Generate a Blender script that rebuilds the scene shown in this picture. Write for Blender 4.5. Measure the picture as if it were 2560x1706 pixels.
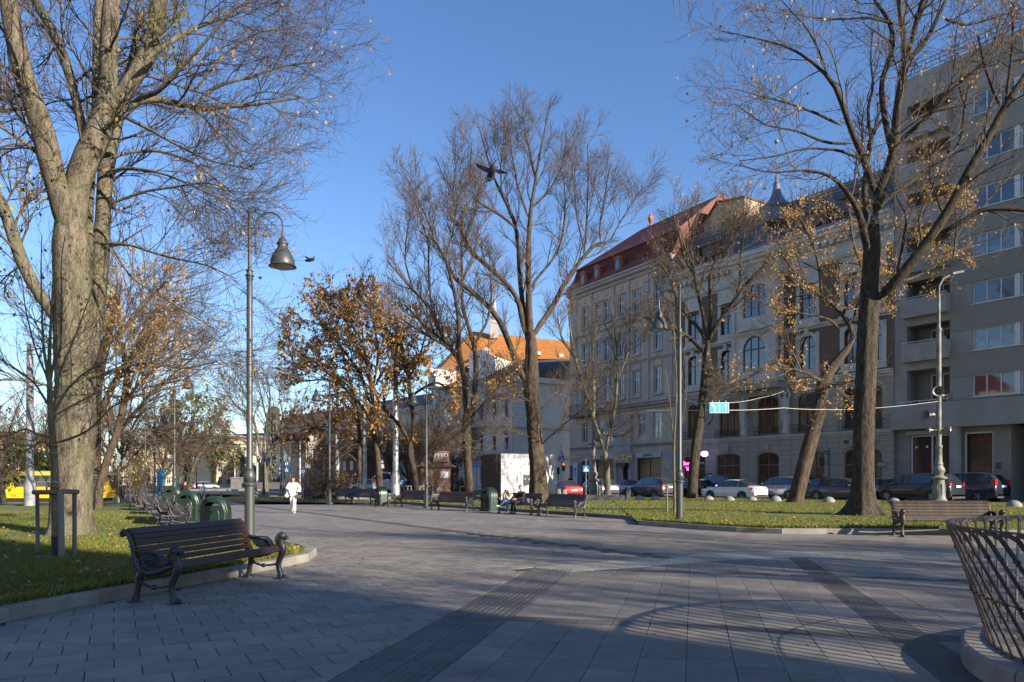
import bpy, math, random
import numpy as np
from mathutils import Vector, Matrix
for o in list(bpy.data.objects): bpy.data.objects.remove(o)
SC = bpy.context.scene
COL = SC.collection
rnd = random.Random(7)
# ---- camera: level, 26 mm, shifted up so that verticals stay vertical -------
F, CX, HY, H = 1850.0, 1280.0, 1196.0, 1.6
cam = bpy.data.objects.new('camera', bpy.data.cameras.new('camera')); COL.objects.link(cam)
cam.location = (0, 0, H); cam.rotation_euler = (math.radians(90), 0, 0)
cam.data.sensor_width = 36; cam.data.lens = F / 2560 * 36
cam.data.shift_y = (HY - 853) / 2560; cam.data.clip_start = 0.1; cam.data.clip_end = 3000
SC.camera = cam
# ---- daylight ---------------------------------------------------------------
SUN_EL, SUN_DIR = math.radians(21), Vector((0.80, -0.60, 0)).normalized()
W = bpy.data.worlds.new('World'); SC.world = W; W.use_nodes = True
nt = W.node_tree; bg = nt.nodes['Background']
sky = nt.nodes.new('ShaderNodeTexSky'); sky.sky_type = 'NISHITA'; sky.sun_disc = False
sky.sun_elevation = SUN_EL; sky.sun_rotation = math.atan2(SUN_DIR.x, SUN_DIR.y)
sky.altitude = 200; sky.air_density = 1.0; sky.dust_density = 0.25; sky.ozone_density = 3.0
hsv = nt.nodes.new('ShaderNodeHueSaturation'); hsv.inputs['Saturation'].default_value = 1.12; hsv.inputs['Hue'].default_value = 0.508
nt.links.new(sky.outputs[0], hsv.inputs['Color']); nt.links.new(hsv.outputs[0], bg.inputs[0]); bg.inputs[1].default_value = 0.105
sl = bpy.data.lights.new('sun', 'SUN'); sl.energy = 5.0; sl.angle = math.radians(0.5); sl.color = (1.0, 0.88, 0.74)
sun = bpy.data.objects.new('sun', sl); COL.objects.link(sun)
sd = Vector((SUN_DIR.x * math.cos(SUN_EL), SUN_DIR.y * math.cos(SUN_EL), math.sin(SUN_EL)))
sun.rotation_euler = (-sd).to_track_quat('-Z', 'Y').to_euler(); sun.location = (40, -30, 30)
SC.view_settings.view_transform = 'Standard'; SC.view_settings.look = 'None'
SC.view_settings.gamma = 1; SC.view_settings.use_curve_mapping = False; SC.view_settings.exposure = 1.08
SC.cycles.max_bounces = 6; SC.cycles.diffuse_bounces = 3; SC.cycles.glossy_bounces = 2
SC.cycles.transparent_max_bounces = 6; SC.cycles.use_denoising = True
SC.render.film_transparent = False

# ---- pixel of the photograph -> place --------------------------------------
def G(px, py, z=0.0):
    Y = F * (H - z) / (py - HY); return Vector(((px - CX) / F * Y, Y, z))
def P(px, py, Y): return Vector(((px - CX) / F * Y, Y, H + (HY - py) / F * Y))
Q = 2560 / 2353

# ---- objects ----------------------------------------------------------------
def thing(name, label, cat, loc=(0, 0, 0), rz=0.0, group=None):
    o = bpy.data.objects.new(name, None); COL.objects.link(o); o.empty_display_size = .2
    o.location = loc; o.rotation_euler = (0, 0, rz); return tag(o, label, cat, group)
def tag(o, label=None, cat=None, group=None, kind=None):
    if label: o['label'] = label
    if cat: o['category'] = cat
    if group: o['group'] = group
    if kind: o['kind'] = kind
    return o
KIDS = {}
def link(name, me, parent=None, loc=(0, 0, 0), rot=(0, 0, 0), scale=None):
    o = bpy.data.objects.new(name, me); COL.objects.link(o)
    o.location = loc; o.rotation_euler = rot
    if scale: o.scale = scale
    if parent: o.parent = parent; KIDS.setdefault(parent.name, []).append(o)
    return o
def copy_tree(o, parent=None):
    c = o.copy(); COL.objects.link(c)
    if parent: c.parent = parent; KIDS.setdefault(parent.name, []).append(c)
    for ch in list(KIDS.get(o.name, [])): copy_tree(ch, c)
    return c
def dup(o, label, loc, rz=0.0, group=None, scale=None):
    c = copy_tree(o); c['label'] = label; c.location = loc; c.rotation_euler = (0, 0, rz)
    if group: c['group'] = group
    if scale: c.scale = scale if hasattr(scale, '__len__') else (scale,) * 3
    return c

class MB:
    def __init__(s): s.v = []; s.f = []; s.m = []
    def add(s, vs, fs, mi=0):
        b = len(s.v); s.v += [tuple(v) for v in vs]; s.f += [tuple(b + i for i in f) for f in fs]; s.m += [mi] * len(fs); return s
    def box(s, x0, y0, z0, x1, y1, z1, mi=0, bottom=True):
        vs = [(x0,y0,z0),(x1,y0,z0),(x1,y1,z0),(x0,y1,z0),(x0,y0,z1),(x1,y0,z1),(x1,y1,z1),(x0,y1,z1)]
        fs = [(4,5,6,7),(0,1,5,4),(1,2,6,5),(2,3,7,6),(3,0,4,7)]
        if bottom: fs.append((3,2,1,0))
        return s.add(vs, fs, mi)
    def obox(s, c, size, rz=0.0, mi=0, rx=0.0, ry=0.0):
        R = Matrix.Rotation(rz, 3, 'Z') @ Matrix.Rotation(ry, 3, 'Y') @ Matrix.Rotation(rx, 3, 'X'); hx, hy, hz = [k / 2 for k in size]
        vs = [R @ Vector((a*hx, b*hy, d*hz)) + Vector(c) for d in (-1,1) for a, b in ((-1,-1),(1,-1),(1,1),(-1,1))]
        return s.add(vs, [(4,5,6,7),(0,1,5,4),(1,2,6,5),(2,3,7,6),(3,0,4,7),(3,2,1,0)], mi)
    def quad(s, a, b, c, d, mi=0): return s.add([a,b,c,d], [(0,1,2,3)], mi)
    def poly(s, pts, mi=0): return s.add(pts, [tuple(range(len(pts)))], mi)
    def prism(s, pts, z0, z1, mi=0, caps=True):
        n = len(pts); vs = [(x,y,z0) for x,y in pts] + [(x,y,z1) for x,y in pts]
        fs = [(i,(i+1)%n,n+(i+1)%n,n+i) for i in range(n)]
        if caps: fs += [tuple(range(n,2*n)), tuple(reversed(range(n)))]
        return s.add(vs, fs, mi)
    def slab(s, pts, y0, y1, mi=0, T=None):
        """outline in x,z swept along y"""
        n = len(pts); vs = [(x,y0,z) for x,z in pts] + [(x,y1,z) for x,z in pts]
        if T: vs = [T @ Vector(v) for v in vs]
        fs = [(i,(i+1)%n,n+(i+1)%n,n+i) for i in range(n)] + [tuple(range(n,2*n)), tuple(reversed(range(n)))]
        return s.add(vs, fs, mi)
    def tube(s, pts, r, n=8, cap=True, mi=0, flat=1.0):
        pts = [Vector(p) for p in pts]; K = len(pts)
        rs = r if hasattr(r, '__len__') else [r] * K
        d = (pts[1] - pts[0]).normalized(); ref = Vector((0,0,1)) if abs(d.z) < .8 else Vector((1,0,0))
        vs = []; U = None
        for k, p in enumerate(pts):
            t = (pts[min(k+1,K-1)] - pts[max(k-1,0)]).normalized()
            if U is None: U = t.cross(ref).normalized()
            else: U = (U - t * U.dot(t)).normalized()
            V = t.cross(U)
            for i in range(n):
                a = 2*math.pi*i/n; vs.append(p + rs[k]*(math.cos(a)*U + flat*math.sin(a)*V))
        fs = [(k*n+i, k*n+(i+1)%n, (k+1)*n+(i+1)%n, (k+1)*n+i) for k in range(K-1) for i in range(n)]
        if cap: fs += [tuple(reversed(range(n))), tuple(range((K-1)*n, K*n))]
        return s.add(vs, fs, mi)
    def lathe(s, prof, n=16, c=(0,0,0), mi=0, T=None, sx=1.0, sy=1.0, caps=True):
        vs = []
        for r, z in prof:
            for i in range(n):
                a = 2*math.pi*i/n; vs.append(Vector((c[0]+sx*r*math.cos(a), c[1]+sy*r*math.sin(a), c[2]+z)))
        if T: vs = [T @ v for v in vs]
        K = len(prof)
        fs = [(k*n+i, k*n+(i+1)%n, (k+1)*n+(i+1)%n, (k+1)*n+i) for k in range(K-1) for i in range(n)]
        if caps and prof[-1][0] > 1e-4: fs.append(tuple(range((K-1)*n, K*n)))
        if caps and prof[0][0] > 1e-4: fs.append(tuple(reversed(range(n))))
        return s.add(vs, fs, mi)
    def ball(s, c, r, n=10, mi=0, sc=(1,1,1)):
        prof = [(max(1e-5, math.sin(math.pi*k/(n//2+1))), -math.cos(math.pi*k/(n//2+1))) for k in range(n//2+2)]
        vs = [Vector((c[0]+sc[0]*r*a*math.cos(2*math.pi*i/n), c[1]+sc[1]*r*a*math.sin(2*math.pi*i/n), c[2]+sc[2]*r*z)) for a, z in prof for i in range(n)]
        K = len(prof)
        return s.add(vs, [(k*n+i, k*n+(i+1)%n, (k+1)*n+(i+1)%n, (k+1)*n+i) for k in range(K-1) for i in range(n)], mi)
    def mesh(s, name, mats, smooth=False, angle=None):
        me = bpy.data.meshes.new(name); me.from_pydata(s.v, [], s.f)
        for m in (mats if isinstance(mats, (list, tuple)) else [mats]): me.materials.append(m)
        if any(s.m): me.polygons.foreach_set('material_index', s.m)
        if smooth:
            me.polygons.foreach_set('use_smooth', [True]*len(me.polygons))
            if angle: me.set_sharp_from_angle(angle=math.radians(angle))
        me.update(); return me
    def build(s, name, mats, parent=None, smooth=False, angle=40, loc=(0,0,0), rot=(0,0,0)):
        return link(name, s.mesh(name, mats, smooth, angle), parent, loc, rot)

def np_mesh(name, V, FQ, mat, smooth=True):
    V = np.asarray(V, np.float32).reshape(-1, 3); k = FQ.shape[1]; FQ = np.asarray(FQ, np.int32)
    me = bpy.data.meshes.new(name); me.vertices.add(len(V)); me.vertices.foreach_set('co', V.ravel())
    me.loops.add(FQ.size); me.loops.foreach_set('vertex_index', FQ.ravel())
    me.polygons.add(len(FQ)); me.polygons.foreach_set('loop_start', np.arange(0, FQ.size, k, dtype=np.int32))
    try: me.polygons.foreach_set('loop_total', np.full(len(FQ), k, np.int32))
    except Exception: pass
    me.materials.append(mat)
    if smooth: me.polygons.foreach_set('use_smooth', np.ones(len(FQ), bool))
    me.update(calc_edges=True); return me

# ---- materials --------------------------------------------------------------
MATS = {}
def nodes(name):
    m = bpy.data.materials.new(name); m.use_nodes = True; MATS[name] = m
    return m, m.node_tree, m.node_tree.nodes['Principled BSDF']
def N(nt, typ, **kw):
    n = nt.nodes.new(typ)
    for k, v in kw.items():
        if k in n.inputs.keys(): n.inputs[k].default_value = v
        else: setattr(n, k, v)
    return n
def rgba(c): return (c[0], c[1], c[2], 1)
def mixc(nt, fac, a, b, mode='MIX'):
    n = nt.nodes.new('ShaderNodeMix'); n.data_type = 'RGBA'; n.blend_type = mode
    for sock, v in ((n.inputs[0], fac), (n.inputs[6], a), (n.inputs[7], b)):
        if hasattr(v, 'links') or hasattr(v, 'is_linked'): nt.links.new(v, sock)
        else: sock.default_value = v if not hasattr(v, '__len__') else rgba(v)
    return n.outputs[2]
def mth(nt, op, a, b=0.0):
    n = nt.nodes.new('ShaderNodeMath'); n.operation = op
    for s_, v in zip(n.inputs, (a, b)):
        if hasattr(v, 'is_linked'): nt.links.new(v, s_)
        else: s_.default_value = v
    return n.outputs[0]
def noise(nt, scale, detail=4, stretch=None, coord='Object', rough=.55):
    src = nt.nodes.new('ShaderNodeNewGeometry').outputs['Position'] if coord == 'World' else nt.nodes.new('ShaderNodeTexCoord').outputs[coord]
    if stretch:
        mp = nt.nodes.new('ShaderNodeMapping'); mp.inputs['Scale'].default_value = stretch
        nt.links.new(src, mp.inputs[0]); src = mp.outputs[0]
    n = nt.nodes.new('ShaderNodeTexNoise'); n.inputs['Scale'].default_value = scale
    n.inputs['Detail'].default_value = detail; n.inputs['Roughness'].default_value = rough
    nt.links.new(src, n.inputs['Vector']); return n.outputs['Fac']
def ramp(nt, fac, lo, hi):
    n = nt.nodes.new('ShaderNodeMapRange'); nt.links.new(fac, n.inputs[0]); n.clamp = True
    n.inputs[1].default_value = lo; n.inputs[2].default_value = hi; return n.outputs[0]
def bump(nt, b, fac, strength, dist=.02):
    n = nt.nodes.new('ShaderNodeBump'); n.inputs['Strength'].default_value = strength; n.inputs['Distance'].default_value = dist
    nt.links.new(fac, n.inputs['Height']); nt.links.new(n.outputs[0], b.inputs['Normal'])
def mat(name, col, rough=.75, var=.12, scale=2.0, fine=60.0, bmp=.15, metal=0.0, dirt=0.0, spec=.4, rand=0.0, stretch=None, col2=None, bdist=.01):
    if name in MATS: return MATS[name]
    m, nt, b = nodes(name)
    a = noise(nt, scale, 5, stretch); c = mixc(nt, ramp(nt, a, .3, .7), [k*(1-var) for k in col], [min(1, k*(1+var)) for k in (col2 or col)])
    f = noise(nt, fine, 3, stretch); c = mixc(nt, ramp(nt, f, .2, .8), mixc(nt, 1.0, c, (1-var*.7,)*3, 'MULTIPLY'), c)
    if dirt:
        dd = noise(nt, .6, 6, (1, 1, .25)); c = mixc(nt, mth(nt, 'MULTIPLY', ramp(nt, dd, .45, .75), dirt), c, [k*.45 for k in col])
    if rand:
        oi = nt.nodes.new('ShaderNodeObjectInfo'); ge = nt.nodes.new('ShaderNodeNewGeometry')
        r = mth(nt, 'FRACT', mth(nt, 'ADD', oi.outputs['Random'], ge.outputs['Random Per Island']))
        c = mixc(nt, r, mixc(nt, 1.0, c, (1-rand,)*3, 'MULTIPLY'), mixc(nt, 1.0, c, (1+rand,)*3, 'MULTIPLY'))
    nt.links.new(c, b.inputs['Base Color'])
    b.inputs['Roughness'].default_value = rough; b.inputs['Metallic'].default_value = metal
    b.inputs['Specular IOR Level'].default_value = spec
    if bmp: bump(nt, b, f, bmp, bdist)
    return m
def flat(name, col, rough=.5, metal=0, spec=.5, emit=0):
    if name in MATS: return MATS[name]
    m, nt, b = nodes(name); b.inputs['Base Color'].default_value = rgba(col); b.inputs['Roughness'].default_value = rough
    b.inputs['Metallic'].default_value = metal; b.inputs['Specular IOR Level'].default_value = spec
    if emit: b.inputs['Emission Color'].default_value = rgba(col); b.inputs['Emission Strength'].default_value = emit
    f = noise(nt, 9, 3); c = mixc(nt, f, [k*.88 for k in col], [min(1, k*1.08) for k in col]); nt.links.new(c, b.inputs['Base Color'])
    return m
def bark(name, dark, light, moss=None, ridge=9.0, strength=.9, dist=.03):
    m, nt, b = nodes(name)
    a = noise(nt, ridge, 5, (1, 1, .22), rough=.6); a4 = noise(nt, ridge*3.1, 4, (1, 1, .38), rough=.7); a = mth(nt, 'ADD', mth(nt, 'MULTIPLY', a, .5), mth(nt, 'MULTIPLY', a4, .5)); a2 = noise(nt, 1.3, 4)
    c = mixc(nt, ramp(nt, a, .40, .58), dark, light)
    if moss: c = mixc(nt, mth(nt, 'MULTIPLY', ramp(nt, a2, .48, .66), .7), c, moss)
    sp = noise(nt, 45, 3); c = mixc(nt, ramp(nt, sp, .35, .7), mixc(nt, 1.0, c, (.62,)*3, 'MULTIPLY'), c)
    nt.links.new(c, b.inputs['Base Color']); b.inputs['Roughness'].default_value = .9; b.inputs['Specular IOR Level'].default_value = .15
    bump(nt, b, a, strength, dist); return m
def leafmat(name, cols, trans=.3):
    m, nt, b = nodes(name); ge = nt.nodes.new('ShaderNodeNewGeometry'); cr = nt.nodes.new('ShaderNodeValToRGB')
    el = cr.color_ramp.elements; el[0].color = rgba(cols[0]); el[1].color = rgba(cols[-1])
    for i, c in enumerate(cols[1:-1]): e = el.new((i+1)/(len(cols)-1)); e.color = rgba(c)
    nt.links.new(ge.outputs['Random Per Island'], cr.inputs[0]); nt.links.new(cr.outputs[0], b.inputs['Base Color'])
    b.inputs['Roughness'].default_value = .6; b.inputs['Specular IOR Level'].default_value = .2
    tr = nt.nodes.new('ShaderNodeBsdfTranslucent'); nt.links.new(cr.outputs[0], tr.inputs[0])
    mx = nt.nodes.new('ShaderNodeMixShader'); mx.inputs[0].default_value = trans
    nt.links.new(b.outputs[0], mx.inputs[1]); nt.links.new(tr.outputs[0], mx.inputs[2])
    nt.links.new(mx.outputs[0], nt.nodes['Material Output'].inputs[0]); return m
def glassmat(name, col=(.03,.04,.055), rough=.04, blotch=None, spec=1.0):
    m, nt, b = nodes(name); b.inputs['Roughness'].default_value = rough; b.inputs['Specular IOR Level'].default_value = spec; b.inputs['IOR'].default_value = 1.6 if spec == 1 else 1.4
    oi = nt.nodes.new('ShaderNodeObjectInfo')
    c = mixc(nt, oi.outputs['Random'], col, [k*2.2 for k in col])
    if blotch: c = mixc(nt, ramp(nt, noise(nt, 1.6, 4), .5, .62), c, blotch)
    nt.links.new(c, b.inputs['Base Color']); bump(nt, b, noise(nt, .8, 2), .08, .05); return m

granite = mat('granite_kerb', (.24,.22,.19), .8, .22, 3, 130, .3, dirt=.5)
granite_dark = mat('dark_granite', (.11,.11,.115), .7, .25, 3, 120, .3)
iron = mat('black_cast_iron', (.022,.022,.026), .42, .2, 6, 80, .2, metal=.0, spec=.6)
ironrust = mat('rusty_dark_iron', (.026,.024,.024), .5, .3, 7, 60, .3, col2=(.060,.038,.026), spec=.5)
lamp_grey = mat('grey_lamp_paint', (.040,.046,.045), .48, .08, 3, 60, .05, spec=.7)
slatwood = mat('dark_brown_slat', (.045,.022,.017), .38, .25, 5, 70, .25, stretch=(1,.08,1), spec=.6)
slatold = mat('worn_brown_slat', (.022,.011,.007), .65, .4, 9, 40, .3, col2=(.052,.031,.020))
white_metal = flat('white_painted_metal', (.75,.76,.78), .35)
# ============================ GROUND =========================================
def sheet(name, pts, z, m, thick=None):
    mb = MB(); mb.poly([(p[0], p[1], z) for p in pts], 0); o = mb.build(name, m); return tag(o, kind='structure')
def pav_mat(name, col, c2, bricks=None):
    m, nt, b = nodes(name); tc = nt.nodes.new('ShaderNodeTexCoord')
    a = noise(nt, .35, 5, coord='World'); f = noise(nt, 90, 3, coord='World'); mid = noise(nt, 3.2, 5, coord='World', rough=.65); st = noise(nt, 1.1, 8, coord='World', rough=.7); sp = noise(nt, 11, 2, coord='World')
    c = mixc(nt, ramp(nt, a, .35, .65), col, c2); c = mixc(nt, ramp(nt, mid, .38, .62), mixc(nt, 1.0, c, (.80,)*3, 'MULTIPLY'), c)
    c = mixc(nt, ramp(nt, st, .54, .66), c, mixc(nt, 1.0, c, (.74,.73,.72), 'MULTIPLY')); c = mixc(nt, ramp(nt, sp, .70, .74), c, mixc(nt, 1.0, c, (1.35,)*3, 'MULTIPLY'))
    c = mixc(nt, ramp(nt, f, .25, .75), mixc(nt, 1.0, c, (.72,)*3, 'MULTIPLY'), mixc(nt, 1.0, c, (1.2,)*3, 'MULTIPLY'))
    if bricks:
        mp = nt.nodes.new('ShaderNodeMapping'); mp.inputs['Rotation'].default_value = (0, 0, bricks[0]); nt.links.new(tc.outputs['Object'], mp.inputs[0])
        br = nt.nodes.new('ShaderNodeTexBrick'); nt.links.new(mp.outputs[0], br.inputs[0]); br.inputs['Scale'].default_value = 1
        br.inputs['Brick Width'].default_value = bricks[1]; br.inputs['Row Height'].default_value = bricks[2]; br.inputs['Mortar Size'].default_value = .006
        br.inputs['Color1'].default_value = (.80,.80,.80,1); br.inputs['Color2'].default_value = (1.1,1.1,1.1,1); br.inputs['Mortar'].default_value = (.35,.35,.35,1)
        c = mixc(nt, 1.0, c, br.outputs[0], 'MULTIPLY')
    oi = nt.nodes.new('ShaderNodeObjectInfo'); ge = nt.nodes.new('ShaderNodeNewGeometry')
    r = mth(nt, 'FRACT', mth(nt, 'ADD', oi.outputs['Random'], ge.outputs['Random Per Island']))
    if not bricks: c = mixc(nt, r, mixc(nt, 1.0, c, (.84,)*3, 'MULTIPLY'), mixc(nt, 1.0, c, (1.12,)*3, 'MULTIPLY'))
    nt.links.new(c, b.inputs['Base Color']); b.inputs['Roughness'].default_value = .62; b.inputs['Specular IOR Level'].default_value = .35
    bump(nt, b, f, .25, .004); return m
PA1 = math.atan2(.474, .881)            # row direction of the left paving
pave_l = pav_mat('concrete_paver', (.22,.195,.160), (.265,.235,.193))
pave_far = pav_mat('far_paving', (.235,.213,.186), (.28,.253,.22), (-PA1, .42, .40))
slab_r = pav_mat('granite_slab', (.205,.182,.155), (.25,.222,.187))
slab_dark = pav_mat('dark_granite_slab', (.085,.078,.07), (.11,.10,.088))
tact_dark = pav_mat('dark_ribbed_paver', (.10,.096,.088), (.14,.13,.115))
tact_light = pav_mat('light_tactile_paver', (.37,.335,.26), (.44,.40,.31))
grout = mat('grout', (.05,.048,.046), .95, .3, 8, 80, .2)
asphalt = mat('asphalt', (.060,.060,.064), .85, .2, 1.2, 120, .3)
soil = mat('lawn_soil', (.075,.075,.028), .95, .35, 1.5, 60, .4, col2=(.085,.062,.035))
# one sheet to the horizon
sheet('ground', [(-1500,-300),(1500,-300),(1500,2500),(-1500,2500)], -.62, asphalt)

def kpt(l): return [G(*p) for p in l]
KL = kpt([(-260,1612),(-60,1570),(0,1557),(280,1502),(490,1462),(700,1420),(770,1405),(788,1397)])   # left kerb foot
KLend = G(792,1388); KL.append(KLend); KL.append(G(786,1378))
lawnL_far = [G(700,1366), G(560,1350), G(470,1338), G(405,1318), G(372,1288), G(330,1266,0)]
KR1 = kpt([(520,1250),(749,1256),(1000,1260),(1146,1271),(1430,1289),(1596,1301)])
KR2 = kpt([(1594,1313),(1753,1325),(1832,1330),(1900,1334),(1966,1335.5),(2148,1335),(2358,1337),(2700,1341),(3300,1349)])

def clip(poly, a, b):
    """keep the part of a 2-d polygon left of a->b"""
    out = []; n = len(poly)
    def s(p): return (b[0]-a[0])*(p[1]-a[1]) - (b[1]-a[1])*(p[0]-a[0])
    for i in range(n):
        p, q = poly[i], poly[(i+1) % n]; sp, sq = s(p), s(q)
        if sp >= 0: out.append(p)
        if (sp > 0 > sq) or (sp < 0 < sq):
            t = sp/(sp-sq); out.append((p[0]+(q[0]-p[0])*t, p[1]+(q[1]-p[1])*t))
    return out
def area(p): return abs(sum(p[i][0]*p[(i+1)%len(p)][1]-p[(i+1)%len(p)][0]*p[i][1] for i in range(len(p)))/2)
def tile_mesh(mb, poly, z=0.0, gap=.0045, bev=.004, t=.012):
    cx = sum(p[0] for p in poly)/len(poly); cy = sum(p[1] for p in poly)/len(poly)
    # ccw
    if sum(poly[i][0]*poly[(i+1)%len(poly)][1]-poly[(i+1)%len(poly)][0]*poly[i][1] for i in range(len(poly))) < 0: poly = poly[::-1]
    def shr(d):
        o = []
        for x, y in poly:
            L = math.hypot(x-cx, y-cy) or 1; k = max(0, 1 - d*1.35/L); o.append((cx+(x-cx)*k, cy+(y-cy)*k))
        return o
    a, b = shr(gap), shr(gap+bev); n = len(poly)
    vs = [(x,y,z-t) for x,y in a] + [(x,y,z-bev*.5) for x,y in a] + [(x,y,z) for x,y in b]
    fs = [tuple(range(2*n,3*n))]
    for i in range(n):
        j = (i+1) % n; fs += [(i,j,n+j,n+i),(n+i,n+j,2*n+j,2*n+i)]
    mb.add(vs, fs); return cx, cy
# extents (metres)
A0, A1_, B0, B1 = G(814,1706), G(1330.6,1419), G(1068,1706), G(1428,1430)   # ribbed strip corners
def ext(p, q, k): return p + (q-p)*k
uA = (A1_-A0).normalized()
A00, B00 = A0 - uA*4, B0 - uA*4
def xy(p): return (p[0], p[1])
paving = sheet('pavement', [(-60,2),(60,2),(60,36),(-60,36)], -.012, grout)   # joint bed under the pavers
tag(paving, 'grey paved promenade of concrete pavers and granite slabs')
# far promenade beyond the single pavers
FARY = 22.0
def dip(x, y):
    a = min(1, max(0, (y-42)/20)); b = min(1, max(0, (-x-4)/8)); a = a*a*(3-2*a); b = b*b*(3-2*b); return -.5*a*b
mb = MB(); nx_, ny_ = 60, 60; xs__ = [-90+150*i/nx_ for i in range(nx_+1)]; ys__ = [FARY+(260-FARY)*(j/ny_)**1.7 for j in range(ny_+1)]
mb.add([(x, y, dip(x, y)) for y in ys__ for x in xs__], [(j*(nx_+1)+i, j*(nx_+1)+i+1, (j+1)*(nx_+1)+i+1, (j+1)*(nx_+1)+i) for j in range(ny_) for i in range(nx_) if not (ys__[j] > 90 and xs__[i] > -6)])
far = mb.build('promenade', pave_far, None, True); far['kind'] = 'structure'
# ---- left field: brick-bond pavers -----------------------------------------
e1 = Vector((.881,.474,0)); e2 = Vector((-.474,.881,0)); O1 = G(284.8,1588); TW, TH = .42, .37
kerb_poly = [xy(p) for p in KL]
def left_of_kerb(c):
    # True when the point lies on the lawn side of the left kerb
    for i in range(len(KL)-3):
        a, b = KL[i], KL[i+1]
        if a.y <= c[1] <= b.y:
            t = (c[1]-a.y)/(b.y-a.y); return c[0] < a.x + (b.x-a.x)*t - .05
    return False
C0, C1 = G(925,1300), G(1700,1396)      # thin dark strip, far side
C0b, C1b = G(925,1309), G(1600,1397)
tiles = []
Bk = [G(1330,1419), G(1480,1407), G(1640,1393), G(1800,1383), G(1955,1378), G(2560,1380), G(3100,1382)]   # light tactile row, far edge
Bn = [G(1428,1430), G(1560,1421), G(1700,1409), G(1830,1400), G(1968,1394), G(2560,1402), G(3100,1408)]   # near edge
for j in range(-46, 44):
    for i in range(-30, 66):
        o = O1 + e1*((i + (.5 if j % 2 else 0))*TW) + e2*(j*TH)
        c = o + e1*TW/2 + e2*TH/2
        if c.y < 4.5 or c.y > FARY + .2 or abs(c.x) > .75*c.y + .8 or left_of_kerb(c): continue
        poly = [xy(o), xy(o+e1*TW), xy(o+e1*TW+e2*TH), xy(o+e2*TH)]
        if (Vector((c.x,c.y,0))-A1_).dot(uA) < .1: poly = clip(poly, xy(A00), xy(ext(A0, A1_, 1.0 if c.y < A1_.y else 1.0)))
        if len(poly) < 3: continue
        if c.y > A1_.y - .6:
            for k in range(len(Bk)-1):
                if Bk[k].x - .1 <= c.x <= Bk[k+1].x + .1 or (k == 0 and c.x < Bk[0].x and c.y < Bk[0].y + 0): 
                    if c.x >= Bk[0].x - .3: poly = clip(poly, xy(Bk[k]), xy(Bk[k+1]))
                if len(poly) < 3: break
        if len(poly) < 3 or area(poly) < .008: continue
        cc = (sum(p[0] for p in poly)/len(poly), sum(p[1] for p in poly)/len(poly))
        # leave out the thin dark strip
        t = (cc[0]-C0.x)/(C1.x-C0.x)
        tiles.append((cc, poly))
def strip_side(c):
    d = (C1-C0); return (d.x*(c[1]-C0.y) - d.y*(c[0]-C0.x))/d.length
keep = []
for c, p in tiles:
    sd_ = strip_side(c)
    if C1.x > c[0] > C0.x - 20 and -.0 < -sd_ < .42 and c[1] < 40: continue
    keep.append((c, p))
def emit_tiles(lst, m, parent, name, limit=300, z=0.0):
    lst = sorted(lst, key=lambda t: math.hypot(t[0][0]*.6, t[0][1]))
    full = None; cnt = 0
    for c, p in lst[:limit]:
        mb = MB(); tile_mesh(mb, [(x-c[0], y-c[1]) for x, y in p], 0)
        me = mb.mesh(name, m); o = link(name, me, parent, (c[0], c[1], z + rnd.uniform(-.0012,.0012)), (rnd.uniform(-.0025,.0025), rnd.uniform(-.0025,.0025), 0))
    if lst[limit:]:
        mb = MB()
        for c, p in lst[limit:]: tile_mesh(mb, p, z + rnd.uniform(-.0012,.0012))
        o = mb.build(name + '_field', m, parent); o['kind'] = 'stuff'
emit_tiles(keep, pave_l, paving, 'paver')
# thin dark strip of small setts
mb = MB(); d = (C1-C0).normalized(); nrm = Vector((-d.y, d.x, 0)); L = (C1-C0).length + 45
st = C0 - d*45
for i in range(int(L/.11)):
    for k in range(4):
        q = st + d*(i*.11) - nrm*(k*.10)
        if (q + d*.1).x > C1.x - (k*.0): continue
        tile_mesh(mb, [xy(q), xy(q+d*.11), xy(q+d*.11-nrm*.10), xy(q-nrm*.10)], .004 if q.y > FARY else 0.0, .004, .004)
o = mb.build('sett_strip', slab_dark, paving); o['kind'] = 'stuff'
# ---- ribbed guidance strip --------------------------------------------------
wA = (B0 - A0); wdir = Vector((uA.y, -uA.x, 0)); wid = abs(wA.dot(wdir))
nrow = int(((A1_-A00).length)/.40)
def rib_tile():
    mb = MB(); s = .195; tw = wid/2/2 - .003
    mb.box(-tw, -s, -.012, tw, s, -.004, 0, False)
    nr = 5; w = 2*tw/nr
    for k in range(nr):
        x = -tw + (k+.5)*w; mb.add([(x-w*.33,-s,-.004),(x+w*.33,-s,-.004),(x+w*.33,s,-.004),(x-w*.33,s,-.004),(x-w*.2,-s+.008,.001),(x+w*.2,-s+.008,.001),(x+w*.2,s-.008,.001),(x-w*.2,s-.008,.001)],
               [(4,5,6,7),(0,1,5,4),(1,2,6,5),(2,3,7,6),(3,0,4,7)])
    return mb.mesh('ribbed_paver', tact_dark)
rt = rib_tile(); ang = math.atan2(uA.y, uA.x) - math.pi/2
for r in range(nrow):
    for k in range(2):
        q = A00 + uA*((r+.5)*.40) + wdir*(wid*(.25+.5*k))
        if q.y > 4.3: link('ribbed_paver', rt, paving, q, (0, 0, ang))
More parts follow.
